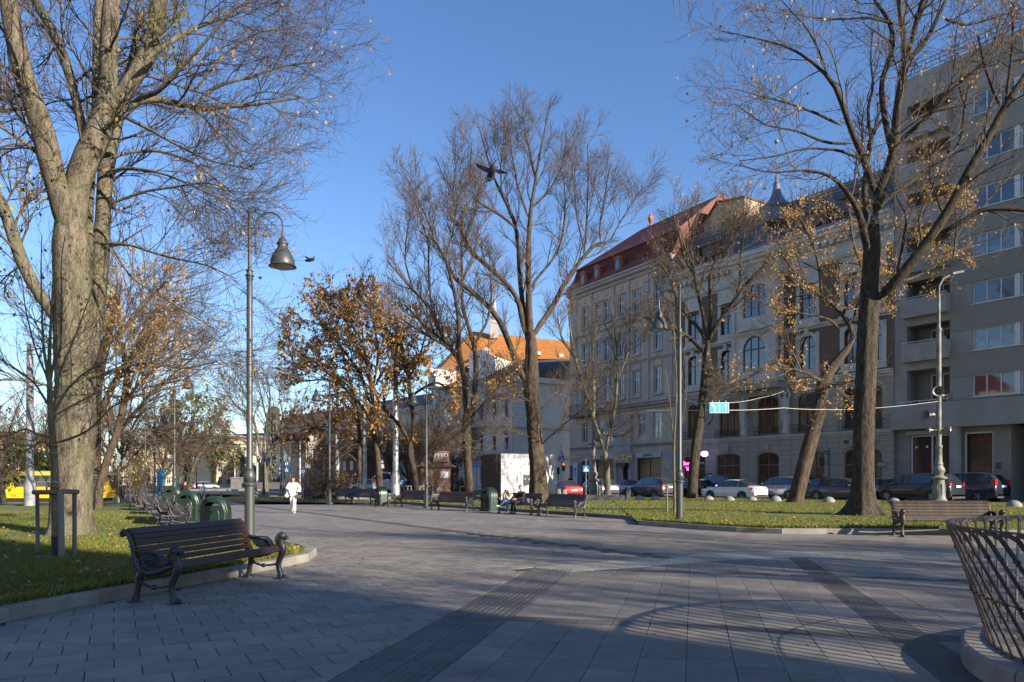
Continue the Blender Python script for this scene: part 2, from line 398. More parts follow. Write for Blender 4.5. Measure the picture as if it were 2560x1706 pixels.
# ---- light tactile row ------------------------------------------------------
def along(line, s):
    for a, b in zip(line, line[1:]):
        l = (b-a).length
        if s <= l: return a + (b-a)*(s/l)
        s -= l
    return line[-1]
def linelen(l): return sum((b-a).length for a, b in zip(l, l[1:]))
LB, LN = linelen(Bk), linelen(Bn); nt_ = int(LB/.42)
for i in range(nt_):
    p = [along(Bk, LB*i/nt_), along(Bk, LB*(i+1)/nt_), along(Bn, LN*(i+1)/nt_), along(Bn, LN*i/nt_)]
    c = sum(p, Vector())/4; mb = MB(); loc = [xy(v-c) for v in p]; tile_mesh(mb, loc, 0)
    if c.x < G(1965,1385).x + .1:
        for a in range(1, 5):
            for b_ in range(1, 5):
                q = (p[0]*(5-a)*(5-b_) + p[1]*a*(5-b_) + p[2]*a*b_ + p[3]*(5-a)*b_)/25 - c
                mb.lathe([(.017,0),(.011,.005)], 6, (q.x, q.y, 0))
    link('tactile_paver', mb.mesh('tactile_paver', tact_light), paving, c)
# ---- right field: long slabs with dark bands --------------------------------
g1 = Vector((.237,.971,0)).normalized(); g2 = Vector((g1.y, -g1.x, 0)); O2 = G(1718.7,1573)
DA, DB = G(1968,1392), G(2356,1706); DC, DD = G(2012,1392), G(2399,1638)
rest = []; dark = []
rr = random.Random(3)
def inside_right(poly):
    poly = clip(poly, xy(ext(B00, B1, 1)), xy(B00))
    for k in range(len(Bn)-1):
        if len(poly) < 3: return []
        cx = sum(p[0] for p in poly)/len(poly)
        if Bn[k].x - .2 <= cx <= Bn[k+1].x + .2: poly = clip(poly, xy(Bn[k+1]), xy(Bn[k]))
    return poly
bandper = 4.72
for col in range(-14, 40):
    v = -2.0 - 4.72; b = 0
    off = (g2*(col*.405))
    while v < 11:
        k = math.floor((v + 4.72*3)/bandper + 1e-6); base = k*bandper - 4.72*3
        # dark band at the start of each period
        if abs(v - base) < 1e-4: l = .30; isd = True
        else:
            l = rr.choice([.6,.85,.85,1.1]); isd = False
            l = min(l, base + bandper - v)
            if base + bandper - v - l < .3: l = base + bandper - v
        o = O2 + off + g1*v; poly = [xy(o), xy(o+g2*.405), xy(o+g2*.405+g1*l), xy(o+g1*l)]
        v += l
        if o.y > 18 or o.y < 3.5 or abs(o.x) > .75*o.y + 1.2: continue
        poly = inside_right(poly)
        if len(poly) < 3: continue
        # split by the dark diagonal band
        left = clip(poly, xy(DB), xy(DA)); right = clip(poly, xy(DC), xy(DD))
        mid = clip(clip(poly, xy(DA), xy(DB)), xy(DD), xy(DC))
        for pl, tgt in ((left, dark if isd else rest), (right, dark if isd else rest), (mid, dark)):
            if len(pl) >= 3 and area(pl) > .006:
                tgt.append(((sum(p[0] for p in pl)/len(pl), sum(p[1] for p in pl)/len(pl)), pl))
emit_tiles(rest, slab_r, paving, 'slab')
emit_tiles(dark, slab_dark, paving, 'dark_slab', 200)

# ---- kerbs: every stone its own part ---------------------------------------
def kerb(line, name, label, h=.15, w=.14, step=1.0, m=granite, back_left=True, z0=-.01):
    root = thing(name, label, 'kerb'); root['kind'] = 'structure'
    L = linelen(line); n = max(1, int(L/step)); s = 0
    for i in range(n):
        a, b = along(line, L*i/n + .003), along(line, L*(i+1)/n - .003); d = (b-a).normalized()
        na = Vector((-d.y, d.x, 0)) * (1 if back_left else -1)
        def nn(s_):
            e = .05; t = (along(line, min(L, s_+e)) - along(line, max(0, s_-e))).normalized(); return Vector((-t.y, t.x, 0))*(1 if back_left else -1)
        n1, n2 = nn(L*i/n), nn(L*(i+1)/n); bv = .015; q = []
        ins = d*.004
        q = [a, b, b+n2*w, a+n1*w]
        c = sum(q, Vector())/4; mb = MB()
        lo = [v - c for v in q]; up = [lo[0]+n1*bv*.3, lo[1]+n2*bv*.3, lo[2], lo[3]]
        tp = [lo[0]+n1*bv+ins, lo[1]+n2*bv-ins, lo[2]-n2*.004-ins, lo[3]-n1*.004+ins]
        hh = h + rnd.uniform(-.003,.003)
        vs = [(v.x,v.y,z0) for v in lo] + [(v.x,v.y,hh-bv) for v in up] + [(v.x,v.y,hh) for v in tp]
        fs = [(8,9,10,11)]
        for k in range(4): j = (k+1)%4; fs += [(k,j,4+j,4+k),(4+k,4+j,8+j,8+k)]
        if not back_left: fs = [tuple(reversed(f)) for f in fs]
        mb.add(vs, fs); link('kerb_stone', mb.mesh('kerb_stone', m), root, (c.x, c.y, 0))
    return root
kerb(KL + lawnL_far[:1], 'kerb', 'pale granite kerb curving round the end of the left lawn behind the near bench', .15, .22, 1.15)
kerb(list(KR1), 'kerb', 'dark granite kerb behind the row of benches at the far lawn', .14, .16, 1.3, granite_dark, True)
kerb(list(KR2), 'kerb', 'granite kerb with rounded corner along the right lawn', .15, .2, 1.35, granite, True)
# ---- lawns ------------------------------------------------------------------
lawnR = [Vector((p.x,p.y+.1,.13)) for p in KR2]
def strip_mesh(a, b, n, m, name, rows=12, wob=.02):
    mb = MB(); V = []
    la, lb = linelen(a), linelen(b)
    for i in range(n+1):
        p, q = along(a, la*i/n), along(b, lb*i/n)
        for k in range(rows+1):
            t = k/rows; v = p + (q-p)*t; w_ = 0 if k in (0,) else wob*(math.sin(v.x*1.3+v.y*.7)+math.sin(v.y*1.9-v.x*.8)); V.append((v.x, v.y, v.z + w_))
    f = [(i*(rows+1)+k, (i+1)*(rows+1)+k, (i+1)*(rows+1)+k+1, i*(rows+1)+k+1) for i in range(n) for k in range(rows)]
    mb.add(V, f); return mb.build(name, m, None, True)
gz_faces = {}
def lawn_mat(name, g1_, g2_, br):
    m, nt, b = nodes(name); a = noise(nt, .7, 6); f = noise(nt, 25, 5); p = noise(nt, 2.2, 4)
    c = mixc(nt, ramp(nt, f, .3, .7), g1_, g2_); c = mixc(nt, mth(nt, 'MULTIPLY', ramp(nt, a, .52, .66), .8), c, br)
    c = mixc(nt, mth(nt, 'MULTIPLY', ramp(nt, p, .6, .72), .5), c, [k*.6 for k in br])
    nt.links.new(c, b.inputs['Base Color']); b.inputs['Roughness'].default_value = .95; bump(nt, b, f, .8, .03); return m
lawnm = lawn_mat('grass_sheet', (.07,.105,.016), (.125,.155,.026), (.14,.10,.045))
rside = strip_mesh(lawnR, [Vector((7.2,55,.22)), Vector((13.2,49.5,.28)), Vector((20.5,42.5,.32)), Vector((31,35,.32)), Vector((40,28,.32))], 40, lawnm, 'lawn')
tag(rside, 'right lawn between the promenade kerb and the parked cars', kind='structure')
# strip beyond the benches, between kerb 1 and the road
k1 = [Vector((p.x,p.y+.1,.11)) for p in KR1]
mside = strip_mesh(k1 + [Vector((4.35,25.6,.12))], [Vector((-24,66,.05)), Vector((-14,66,.06)), Vector((-5,64,.08)), Vector((0,60,.1)), Vector((5,57,.18)), Vector((7.1,55.1,.22))], 30, lawnm, 'lawn')
tag(mside, 'shaded lawn strip behind the row of promenade benches', kind='structure')
lw = [Vector((p.x-.2,p.y,.13)) for p in KL[:-1]] + [Vector((p.x,p.y,.10)) for p in lawnL_far]
back = [Vector((-14,7,.13)), Vector((-18,10,.13)), Vector((-22,16,.13)), Vector((-30,26,.1)), Vector((-36,36,.08)), Vector((-36,44.5,.06)), Vector((-24,46.5,.04))]
lside = strip_mesh(lw, back, 40, lawnm, 'lawn'); tag(lside, 'left lawn under the big old tree, scattered with leaves', kind='structure')
# bare paving pads that hold the far benches
sheet('path', [xy(G(400,1320)), xy(G(560,1352)), xy(G(700,1366)), xy(G(700,1300)), xy(G(372,1266))], .03, pave_far)
# ---- road, tram track, square ----------------------------------------------
sheet('road', [(60,18),(40,33.5),(31,38),(21.3,43.4),(13.5,51.2),(7.4,58.4),(0,66),(-30,70),(-60,120),(20,230),(60,230),(40,100),(20,75),(27,62),(60,30)], .02, asphalt)
side = mat('sidewalk_stone', (.16,.155,.15), .8, .15, 1, 90, .2)
sheet('sidewalk', [(36,36),(24,57.5),(10,80),(-3,96),(-1,100),(60,80),(70,20)], .14, side)
tram = sheet('tram_track_bed', [(-90,60),(-17,60),(-20,78),(-90,80)], -.49, side)

# ---- grass ------------------------------------------------------------------
def blades(name, n, sampler, hmin, hmax, w, m, parent, seed):
    r = np.random.default_rng(seed); pts = sampler(r, n)
    for tx, ty, tr in ((10.9,28.5,1.9),(-12.2,20,1.6),(-8.6,14.1,.5),(5.0,37,1.0),(14.5,41,1.3),(9,36,1.2)): dd = np.hypot(pts[:,0]-tx, pts[:,1]-ty)/tr; pts = pts[(dd > .65+.5*r.random(len(pts)))]
    n = len(pts); a = r.uniform(0, 2*np.pi, n); h = r.uniform(hmin, hmax, n)*(.6+.8*r.random(n)); lean = r.uniform(.1,.9,n)*h; b = r.uniform(0, 2*np.pi, n)
    dx, dy = np.cos(a)*w/2, np.sin(a)*w/2
    V = np.zeros((n, 4, 3)); V[:,0] = pts; V[:,0,0] -= dx; V[:,0,1] -= dy; V[:,1] = pts; V[:,1,0] += dx; V[:,1,1] += dy
    tip = pts + np.stack([np.cos(b)*lean, np.sin(b)*lean, h], 1)
    midp = pts + np.stack([np.cos(b)*lean*.3, np.sin(b)*lean*.3, h*.55], 1)
    V[:,2] = tip; V[:,3] = midp; V[:,3,0] -= dx*.8; V[:,3,1] -= dy*.8
    FQ = np.arange(4*n).reshape(n, 4)
    o = link(name, np_mesh(name, V, FQ, m, False), parent); o['kind'] = 'stuff'; return o
grassm = leafmat('grass_blade', [(.075,.115,.014),(.13,.165,.022),(.22,.205,.045),(.30,.24,.09)], .25)

def mesh_sampler(o, power=1.6, ymax=80, z=.0):
    me = o.data; V = np.array([v.co[:] for v in me.vertices]); T = []
    for p in me.polygons:
        vs = list(p.vertices)
        for k in range(1, len(vs)-1): T.append((vs[0], vs[k], vs[k+1]))
    T = np.array(T); A, B, C = V[T[:,0]], V[T[:,1]], V[T[:,2]]; ar = np.linalg.norm(np.cross(B-A, C-A), axis=1)/2
    ctr = (A+B+C)/3; w = ar/np.maximum(ctr[:,1], 5)**power; w[(np.abs(ctr[:,0]) > .74*ctr[:,1]+1.5) | (ctr[:,1] > ymax)] = 0; w /= w.sum()
    def f(r, n):
        i = r.choice(len(T), n, p=w); u, v = r.random((2, n)); m = u+v > 1; u[m] = 1-u[m]; v[m] = 1-v[m]
        return A[i] + (B-A)[i]*u[:,None] + (C-A)[i]*v[:,None] + np.array([0, 0, z])
    return f
blades('grass', 110000, mesh_sampler(lside, 1.9, 34), .03, .062, .008, grassm, lside, 1)
blades('grass', 120000, mesh_sampler(rside, 1.3, 60), .03, .065, .011, grassm, rside, 2)
blades('grass', 14000, mesh_sampler(mside, 1.0, 66), .04, .09, .03, grassm, mside, 3)
# taller fringe along the kerbs
def fringe(line, inward):
    def f(r, n):
        L = linelen(line); out = []
        for s in r.random(n)*L:
            p = along(line, s); t = (along(line, min(L, s+.05)) - along(line, max(0, s-.05))).normalized()
            q = p + Vector((-t.y, t.x, 0))*(inward + abs(r.normal())*.10); out.append((q.x, q.y, .13))
        return np.array(out)
    return f
blades('grass', 5000, fringe(KL[:-2], .22), .06, .12, .009, grassm, lside, 5)
blades('grass', 4500, fringe(KR2[:7], .22), .07, .14, .014, grassm, rside, 6)
def leaf_scatter(name, n, sampler, smin, smax, m, parent, seed, z=.02):
    r = np.random.default_rng(seed); pts = sampler(r, n); n = len(pts); pts = pts + np.array([0,0,z])
    return leaf_quads(name, pts, r.uniform(smin, smax, n), m, parent, r, tilt=.5)
def leaf_quads(name, pts, size, m, parent, r, tilt=3.0, droop=False):
    """each leaf: two facets folded along the midrib, lobed outline"""
    n = len(pts); a = r.uniform(0, 2*np.pi, n); d = np.stack([np.cos(a), np.sin(a), r.normal(0, tilt, n)], 1)
    if droop: d[:,2] = -np.abs(d[:,2]) - 1.2
    d /= np.linalg.norm(d, axis=1)[:,None]; q = np.cross(d, r.normal(0, 1, (n,3)) if tilt > 1 else np.tile([0,0,1.0], (n,1)) + r.normal(0,.35,(n,3)))
    q /= np.linalg.norm(q, axis=1)[:,None]; up = np.cross(q, d); s = size[:,None]
    V = np.stack([pts, pts+d*s*.55+q*s*.42+up*s*.14, pts+d*s, pts+d*s*.5-q*s*.42+up*s*.18], 1)
    T = np.concatenate([np.arange(n)[:,None]*4 + np.array([[0,1,2]]), np.arange(n)[:,None]*4 + np.array([[0,2,3]])])
    o = link(name, np_mesh(name, V, T, m, False), parent); o['kind'] = 'stuff'; return o
drym = leafmat('dry_leaf', [(.24,.10,.03),(.35,.18,.06),(.42,.27,.12),(.16,.07,.03)], .2)
leaf_scatter('fallen_leaves', 620, mesh_sampler(lside, 2.0, 34), .05, .13, drym, lside, 8, .05)
leaf_scatter('fallen_leaves', 420, mesh_sampler(rside, 1.2, 55), .06, .14, drym, rside, 9, .06)
def pave_s(r, n):
    Y = r.uniform(6.2, 26, n); X = Y*r.uniform(-.3, .69, n); return np.stack([X, Y, np.full(n, .004)], 1)
leaf_scatter('fallen_leaves', 110, pave_s, .025, .07, drym, paving, 10, .004)
for (px, py, l) in ((150,1452,'large orange maple leaf lying on the grass near the lower left corner'), (70,1466,'dark brown curled leaf in the grass nearest the left edge'),
                    (2010,1416,'orange leaf lying on the dark diagonal band of slabs, left one of a pair'), (2078,1428,'orange leaf lying on the dark diagonal band of slabs, right one of a pair'), (965,1618,'curled brown leaf lying at the edge of the ribbed paving strip')):
    z = .15 if px < 200 else .012; g = G(px, py, z); mb = MB(); R = .085 if px < 200 else .07
    for k in range(5):
        a = k*1.05 + .4; c_, s_ = math.cos(a), math.sin(a)
        mb.add([(0,0,0), (R*.45*math.cos(a-.35), R*.45*math.sin(a-.35), .012), (R*c_, R*s_, .02+.012*(k%2)), (R*.45*math.cos(a+.35), R*.45*math.sin(a+.35), .015)], [(0,1,2,3)])
    o = mb.build('fallen_leaf', drym, None, loc=g); tag(o, l, 'leaf', 'single fallen leaves')
# ============================ TREES ==========================================
def norm(a): return a/np.maximum(np.linalg.norm(a, axis=-1, keepdims=True), 1e-9)
def tubes(P_, R_, n):
    Nn, K, _ = P_.shape
    T = np.gradient(P_, axis=1); T = norm(T); av = norm(P_[:,-1]-P_[:,0])
    ref = np.where((np.abs(av[:,2]) < .8)[:,None], np.array([[0,0,1.0]]), np.array([[1.0,0,0]]))[:,None,:]
    U = norm(np.cross(T, np.broadcast_to(ref, T.shape))); Wv = np.cross(T, U)
    th = np.arange(n)*2*np.pi/n
    V = P_[:,:,None,:] + R_[:,:,None,None]*(np.cos(th)[None,None,:,None]*U[:,:,None,:] + np.sin(th)[None,None,:,None]*Wv[:,:,None,:])
    base = np.arange(Nn)[:,None,None]*K*n + np.arange(K-1)[None,:,None]*n; i = np.arange(n)[None,None,:]; j = (i+1) % n
    FQ = np.stack([base+i, base+j, base+n+j, base+n+i], -1).reshape(-1, 4)
    return V.reshape(-1, 3), FQ
def resample(P_, R_, K):
    P_ = np.asarray(P_, float); R_ = np.asarray(R_, float)
    d = np.concatenate([[0], np.cumsum(np.linalg.norm(np.diff(P_, axis=0), axis=1))]); t = np.linspace(0, d[-1], K)
    # smooth with Catmull-Rom like cubic through a fine linear resample
    Q_ = np.stack([np.interp(t, d, P_[:,i]) for i in range(3)], 1)
    for _ in range(max(1, K//12)): Q_[1:-1] = Q_[1:-1]*.5 + (Q_[:-2]+Q_[2:])*.25
    return Q_, np.interp(t, d, R_)
def grow(P_, R_, n, L, ang, K, r, t0=.25, t1=1.0, wig=.12, trop=.1, rf=.6, rmax=9, rmin=.004, taper=.4, shrink=.5, tip=False):
    Nn, Kp, _ = P_.shape; M = Nn*n; idx = np.repeat(np.arange(Nn), n)
    t = (np.tile((np.arange(n)+.5)/n, Nn) + r.uniform(-.5/n, .5/n, M)); t = t0 + (t1-t0)*np.clip(t, 0, 1)
    if tip: t[::n] = 1.0
    s = t*(Kp-1); i = np.clip(s.astype(int), 0, Kp-2); f = (s-i)[:,None]
    pos = P_[idx,i]*(1-f) + P_[idx,i+1]*f; T = norm(P_[idx,i+1]-P_[idx,i]); Rp = R_[idx,i]*(1-f[:,0]) + R_[idx,i+1]*f[:,0]
    p = norm(np.cross(T, norm(r.normal(size=(M,3))))); a = r.normal(ang, .22*ang, M)[:,None]
    if tip: a[::n] *= .25
    d = norm(np.cos(a)*T + np.sin(a)*p); ln = L*(1-shrink*t)*r.uniform(.65, 1.3, M)
    Q_ = np.zeros((M, K, 3)); Q_[:,0] = pos
    for k in range(1, K):
        d = norm(d + r.normal(0, wig, (M,3)) + np.array([0,0,1.0])*trop); Q_[:,k] = Q_[:,k-1] + d*(ln/(K-1))[:,None]
    r0 = np.clip(Rp*rf, rmin, rmax); rr_ = r0[:,None]*np.linspace(1, taper, K)[None]; rr_ = np.maximum(rr_, rmin*.6)
    return Q_, rr_
def limbs_of(lst, Y0, K=14, wscale=1.0):
    """traced limbs: (pixel x, pixel y, width in px[, depth offset]) in the 2353-px-wide view"""
    out = []
    for li, l in enumerate(lst):
        dz = l[0] if isinstance(l[0], (int, float)) else 0; pts = l[1:] if isinstance(l[0], (int, float)) else l
        n = len(pts); P_ = []; R_ = []
        for k, q in enumerate(pts):
            Y = Y0 + dz*(k/(n-1))**.8; v = P(q[0]*Q, q[1]*Q, Y); P_.append(v[:]); R_.append(max(.004, q[2]*Q*.5*Y/F*wscale))
        rs_ = resample(P_, R_, K)
        if li: rs_[1][0] *= .06; rs_[1][1] *= .8
        else: rs_[1][-1] *= .25; rs_[1][-2] *= .75
        out.append(rs_)
    return np.array([o[0] for o in out]), np.array([o[1] for o in out])
def trunk_mesh(P_, R_, n, seed, flare=0.0, rough=.05, lobes=5, famp=1.0):
    """one big limb with ridges, knots and root flare"""
    r = np.random.default_rng(seed); V, FQ = tubes(P_[None], R_[None], n); K = len(P_); V = V.reshape(K, n, 3)
    th = np.arange(n)*2*np.pi/n; k = np.arange(K)[:,None]; ph = r.uniform(0, 6, 6)
    m = 1 + rough*(np.sin(3*th+ph[0]+k*.11) + .7*np.sin(7*th+ph[1]-k*.07) + .5*np.sin(11*th+ph[2]+k*.2)) + rough*.5*r.normal(size=(K, n))
    if flare:
        hgt = (P_[:,2]-P_[0,2])[:,None]; fl = np.exp(-hgt/(.34*flare))
        m = m + fl*(.10*famp + .30*np.maximum(0, np.sin(lobes*th+ph[3]))**1.3)*famp
    V = P_[:,None,:] + (V-P_[:,None,:])*m[:,:,None]
    return V.reshape(-1, 3), FQ
def join(parts):
    V, FQ, b = [], [], 0
    for v, f in parts: V.append(v); FQ.append(f+b); b += len(v)
    return np.concatenate(V), np.concatenate(FQ)
def tree(label, limbs, Y0, barkm, twigm, seed, levels, base=None, flare=.6, leaf=None, name='bare_tree', K=16, wscale=1.0, nmain=22, z0=0.0, cat='tree', group=None, rough=.05, knots=0, noshoot=(), famp=1.0):
    r = np.random.default_rng(seed); LP, LR = limbs_of(limbs, Y0, K, wscale)
    b = Vector(LP[0,0]); root = thing(name, label, cat, (b.x, b.y, z0), 0, group); org = np.array([b.x, b.y, z0])
    LP = LP - org
    # trunk reaches a little into the ground
    parts = []
    t0P, t0R = resample([LP[0,0] - np.array([0,0,LP[0,0,2]+.1])] + list(LP[0]), [LR[0,0]] + list(LR[0]), 44)
    parts.append(trunk_mesh(t0P, t0R, nmain, seed, flare, rough, 5, famp))
    for i in range(1, len(LP)): parts.append(trunk_mesh(LP[i], LR[i], 12 if LR[i,0] > .06 else 8, seed+i, 0, rough*.8))
    V, FQ = join(parts)
    link('trunk', np_mesh('trunk', V, FQ, barkm), root)
    # crown
    use = [i for i in range(len(LP)) if i not in noshoot]
    cur = [(LP[use], LR[use])]; tw = []
    for li, lv in enumerate(levels):
        lv = dict(lv); sides = lv.pop('sides', 3); src = lv.pop('src', -1)
        Pp, Rp = cur[src]; q, rad = grow(Pp, Rp, r=r, **lv); cur.append((q, rad)); tw.append(tubes(q, rad, sides))
    V, FQ = join(tw); o = link('crown', np_mesh('crown', V, FQ, twigm), root); o['kind'] = 'stuff'
    if leaf:
        for (m, n, size, src, box, droop) in leaf:
            Pp, Rp = cur[src]; pts = Pp[:,1:].reshape(-1, 3)
            if box:
                X = pts + org; qx = (CX + X[:,0]/X[:,1]*F)/Q; qy = (HY - (X[:,2]-H)/X[:,1]*F)/Q
                k = np.zeros(len(pts), bool)
                for (x0, y0, x1, y1) in box: k |= (qx > x0) & (qx < x1) & (qy > y0) & (qy < y1)
                pts = pts[k]
            if len(pts) == 0: continue
            # leaves hang in clumps: choose twig points by a lumpy weight
            w = .25 + np.clip(np.sin(pts[:,0]*2.1+pts[:,2]*1.3)*np.sin(pts[:,1]*1.7-pts[:,2]*2.3), 0, 1)
            i = r.choice(len(pts), n, p=w/w.sum()); pp = pts[i] + r.normal(0, .06, (n, 3))
            leaf_quads('leaves', pp, r.uniform(size*.6, size*1.3, n), m, root, r, 2.0, droop)
    return root
bark_green = bark('greenish_bark', (.060,.050,.034), (.235,.20,.142), (.17,.175,.10), 8, 1.0, .05)
bark_dark = bark('dark_oak_bark', (.022,.018,.014), (.105,.085,.062), None, 11, 1.0, .04)
bark_brown = bark('brown_bark', (.04,.03,.022), (.14,.105,.075), None, 9, 1.0, .04)
bark_pale = bark('pale_bark', (.08,.07,.045), (.22,.20,.14), (.15,.17,.09), 12, .7, .03)
twig = mat('twig', (.062,.044,.030), .85, .35, 2, 20, 0, col2=(.125,.09,.06))
twig_red = mat('reddish_twig', (.068,.048,.034), .85, .35, 2, 20, 0, col2=(.135,.098,.066))
twig_yel = mat('yellow_shoot', (.22,.15,.045), .7, .3, 2, 20, 0, col2=(.30,.21,.08))
leaf_or = leafmat('orange_leaf', [(.34,.17,.05),(.50,.30,.10),(.60,.42,.18),(.25,.12,.045)], .4)
leaf_br = leafmat('brown_seed_tuft', [(.24,.11,.035),(.52,.29,.08),(.62,.38,.12),(.15,.07,.03)], .35)
leaf_ye = leafmat('yellow_green_leaf', [(.30,.28,.05),(.45,.40,.08),(.38,.26,.06)], .4)
leaf_mist = leafmat('mistletoe_leaf', [(.07,.085,.012),(.13,.14,.025),(.17,.17,.04)], .2)

# -- the giant old tree on the left ---------------------------------------
T1 = [
 [0,(163,1240,92),(163,1180,86),(167,1100,84),(172,1000,86),(174,900,82),(170,800,78),(167,700,77),(165,600,77),(163,540,78),(160,490,76),(156,450,60)],
 [-1.2,(163,580,44),(152,500,50),(131,438,48),(114,362,53),(91,267,50),(57,190,44),(34,95,42),(19,0,38),(0,-120,30)],
 [.4,(165,590,50),(167,520,60),(171,455,58),(183,392,55),(213,335,57),(240,295,55),(251,213,42),(248,133,40),(253,57,38),(259,0,36),(262,-110,28)],
 [1.5,(222,325,40),(262,255,38),(290,200,36),(320,160,38),(345,110,38),(356,60,34),(370,0,30),(385,-90,22)],
 [1.0,(268,268,22),(300,238,19),(325,228,16),(358,225,15),(400,236,15),(457,253,13),(514,246,10),(590,240,7),(690,225,4)],
 [1.5,(452,250,10),(472,213,9),(507,194,8),(571,179,6),(648,152,5),(740,140,3)],
 [-2,(300,238,12),(330,222,12),(366,213,11),(411,160,9),(457,114,7),(533,23,4),(570,-40,3)],
 [2.5,(207,350,24),(194,312,22),(179,248,20),(164,183,21),(141,114,23),(114,57,22),(80,0,20),(50,-60,14)],
 [3,(205,860,44),(212,780,42),(219,700,42),(229,597,42),(238,495,32),(240,381,35),(263,312,28),(275,250,22),(300,150,16),(330,20,10)],
 [4,(205,640,20),(204,560,20),(205,450,20),(214,330,20),(225,229,20),(222,114,22),(228,0,20),(232,-90,14)],
 [-1,(140,760,24),(119,713,24),(90,678,27),(55,613,29),(32,549,27),(13,484,26),(-15,430,22),(-60,330,18)],
 [-1,(250,470,7),(330,440,6),(420,428,5),(470,418,4),(520,432,2.5)],
 [.5,(240,370,10),(290,350,8),(370,345,6),(450,375,5),(530,440,3)],
 [-.5,(270,262,9),(330,290,8),(400,330,6),(480,370,5),(580,390,3)],
 [-1.0,(240,395,9),(300,385,7),(380,400,5),(470,440,4),(560,480,2.5)],
 [-2.0,(120,380,12),(60,330,9),(0,290,7),(-50,270,5)],
 [1.0,(110,260,12),(60,250,9),(0,255,7)],
 [1.5,(330,140,14),(400,90,11),(480,50,8),(560,10,6),(620,-30,4)],
 [2.5,(440,215,7),(520,120,5),(600,70,4),(690,60,3)],
 [-1.0,(215,560,7),(290,560,6),(380,590,5),(480,610,3),(540,640,2)],
 [-1.0,(240,540,6),(300,640,5),(400,700,4),(500,760,3)],
 [-1.5,(180,880,9),(260,850,8),(340,830,6),(420,850,5),(500,830,3)],
 [-2.0,(150,900,7),(90,880,6),(20,870,5),(-30,880,4)],
]
t1 = tree('giant old tree with thick pale mossy trunk on the left lawn, forking into heavy limbs', T1, 20.0, bark_green, twig, 11,
 [dict(n=11, L=2.9, ang=.75, K=7, t0=.28, wig=.16, trop=-.02, rf=.42, rmax=.04, rmin=.009, sides=4, shrink=.35),
  dict(n=8, L=1.55, ang=.6, K=5, t0=.15, wig=.20, trop=.06, rf=.6, rmax=.018, rmin=.006, taper=.5),
  dict(n=6, L=.75, ang=.6, K=4, t0=.15, wig=.25, trop=.10, rf=.7, rmax=.009, rmin=.0045, taper=.6),
  dict(src=1, n=3, L=.6, ang=.7, K=4, t0=.2, wig=.25, trop=.1, rf=.5, rmax=.008, rmin=.0045)],
 flare=.7, nmain=40, name='old_tree', z0=.12, rough=.035, noshoot=(0,),
 leaf=[(leaf_or, 900, .10, -2, None, False), (leaf_mist, 420, .09, -3, [(330,20,430,150)], True), (leaf_ye, 120, .12, -2, [(0,400,260,700)], False)])
# -- second trunk behind it -----------------------------------------------
T1c = [[0,(217,1166,42),(216,1120,34),(214,1000,33),(213,930,30),(222,860,26),(240,800,20),(260,720,14),(270,650,8)],
 [2,(216,960,22),(240,930,16),(262,880,14),(300,820,11),(340,770,8),(380,720,5)],
 [-2,(214,930,16),(200,860,13),(180,800,10),(140,760,7),(90,740,4)],[0,(240,800,12),(300,740,9),(350,680,6),(390,640,4)]]
tree('second thick trunk standing close behind the giant tree, in front of the yellow tram', T1c, 40.0, bark_brown, twig, 12,
 [dict(n=12, L=5.0, ang=.7, K=6, t0=.2, wig=.16, trop=.03, rf=.5, rmax=.07, rmin=.02, sides=4, shrink=.4),
  dict(n=8, L=2.6, ang=.6, K=5, t0=.15, wig=.2, trop=.06, rf=.6, rmax=.03, rmin=.012), dict(n=5, L=1.2, ang=.6, K=4, wig=.2, trop=.08, rmax=.014, rmin=.009)],
 flare=.6, name='old_tree', z0=.05, leaf=[(leaf_br, 900, .15, -1, [(215,560,420,1010)], False)])
T15 = [[0,(225,1130,18),(237,1080,17),(250,1045,16),(263,1015,16),(284,944,15),(290,880,13),(295,827,12),(330,760,9),(370,690,6)],
 [2,(263,1010,10),(300,960,9),(350,900,7),(400,860,5),(470,800,3)],[-2,(284,930,9),(320,880,7),(380,830,5),(440,790,3)],
 [-2,(290,870,8),(280,800,7),(270,720,5),(280,640,3)],[1,(262,1000,7),(330,985,6),(400,1000,4)]]
tree('leaning tree with sparse orange leaves behind the giant tree', T15, 36.0, bark_brown, twig_red, 15,
 [dict(n=13, L=3.8, ang=.7, K=6, t0=.15, wig=.16, trop=.05, rf=.5, rmax=.05, rmin=.016, sides=4),
  dict(n=8, L=2.0, ang=.6, K=5, t0=.15, wig=.2, trop=.06, rf=.6, rmax=.025, rmin=.011), dict(n=6, L=1.0, ang=.6, K=4, wig=.2, trop=.08, rmax=.012, rmin=.008)],
 name='leaning_tree', z0=.05, leaf=[(leaf_or, 2600, .12, -1, [(235,600,430,900)], False)])
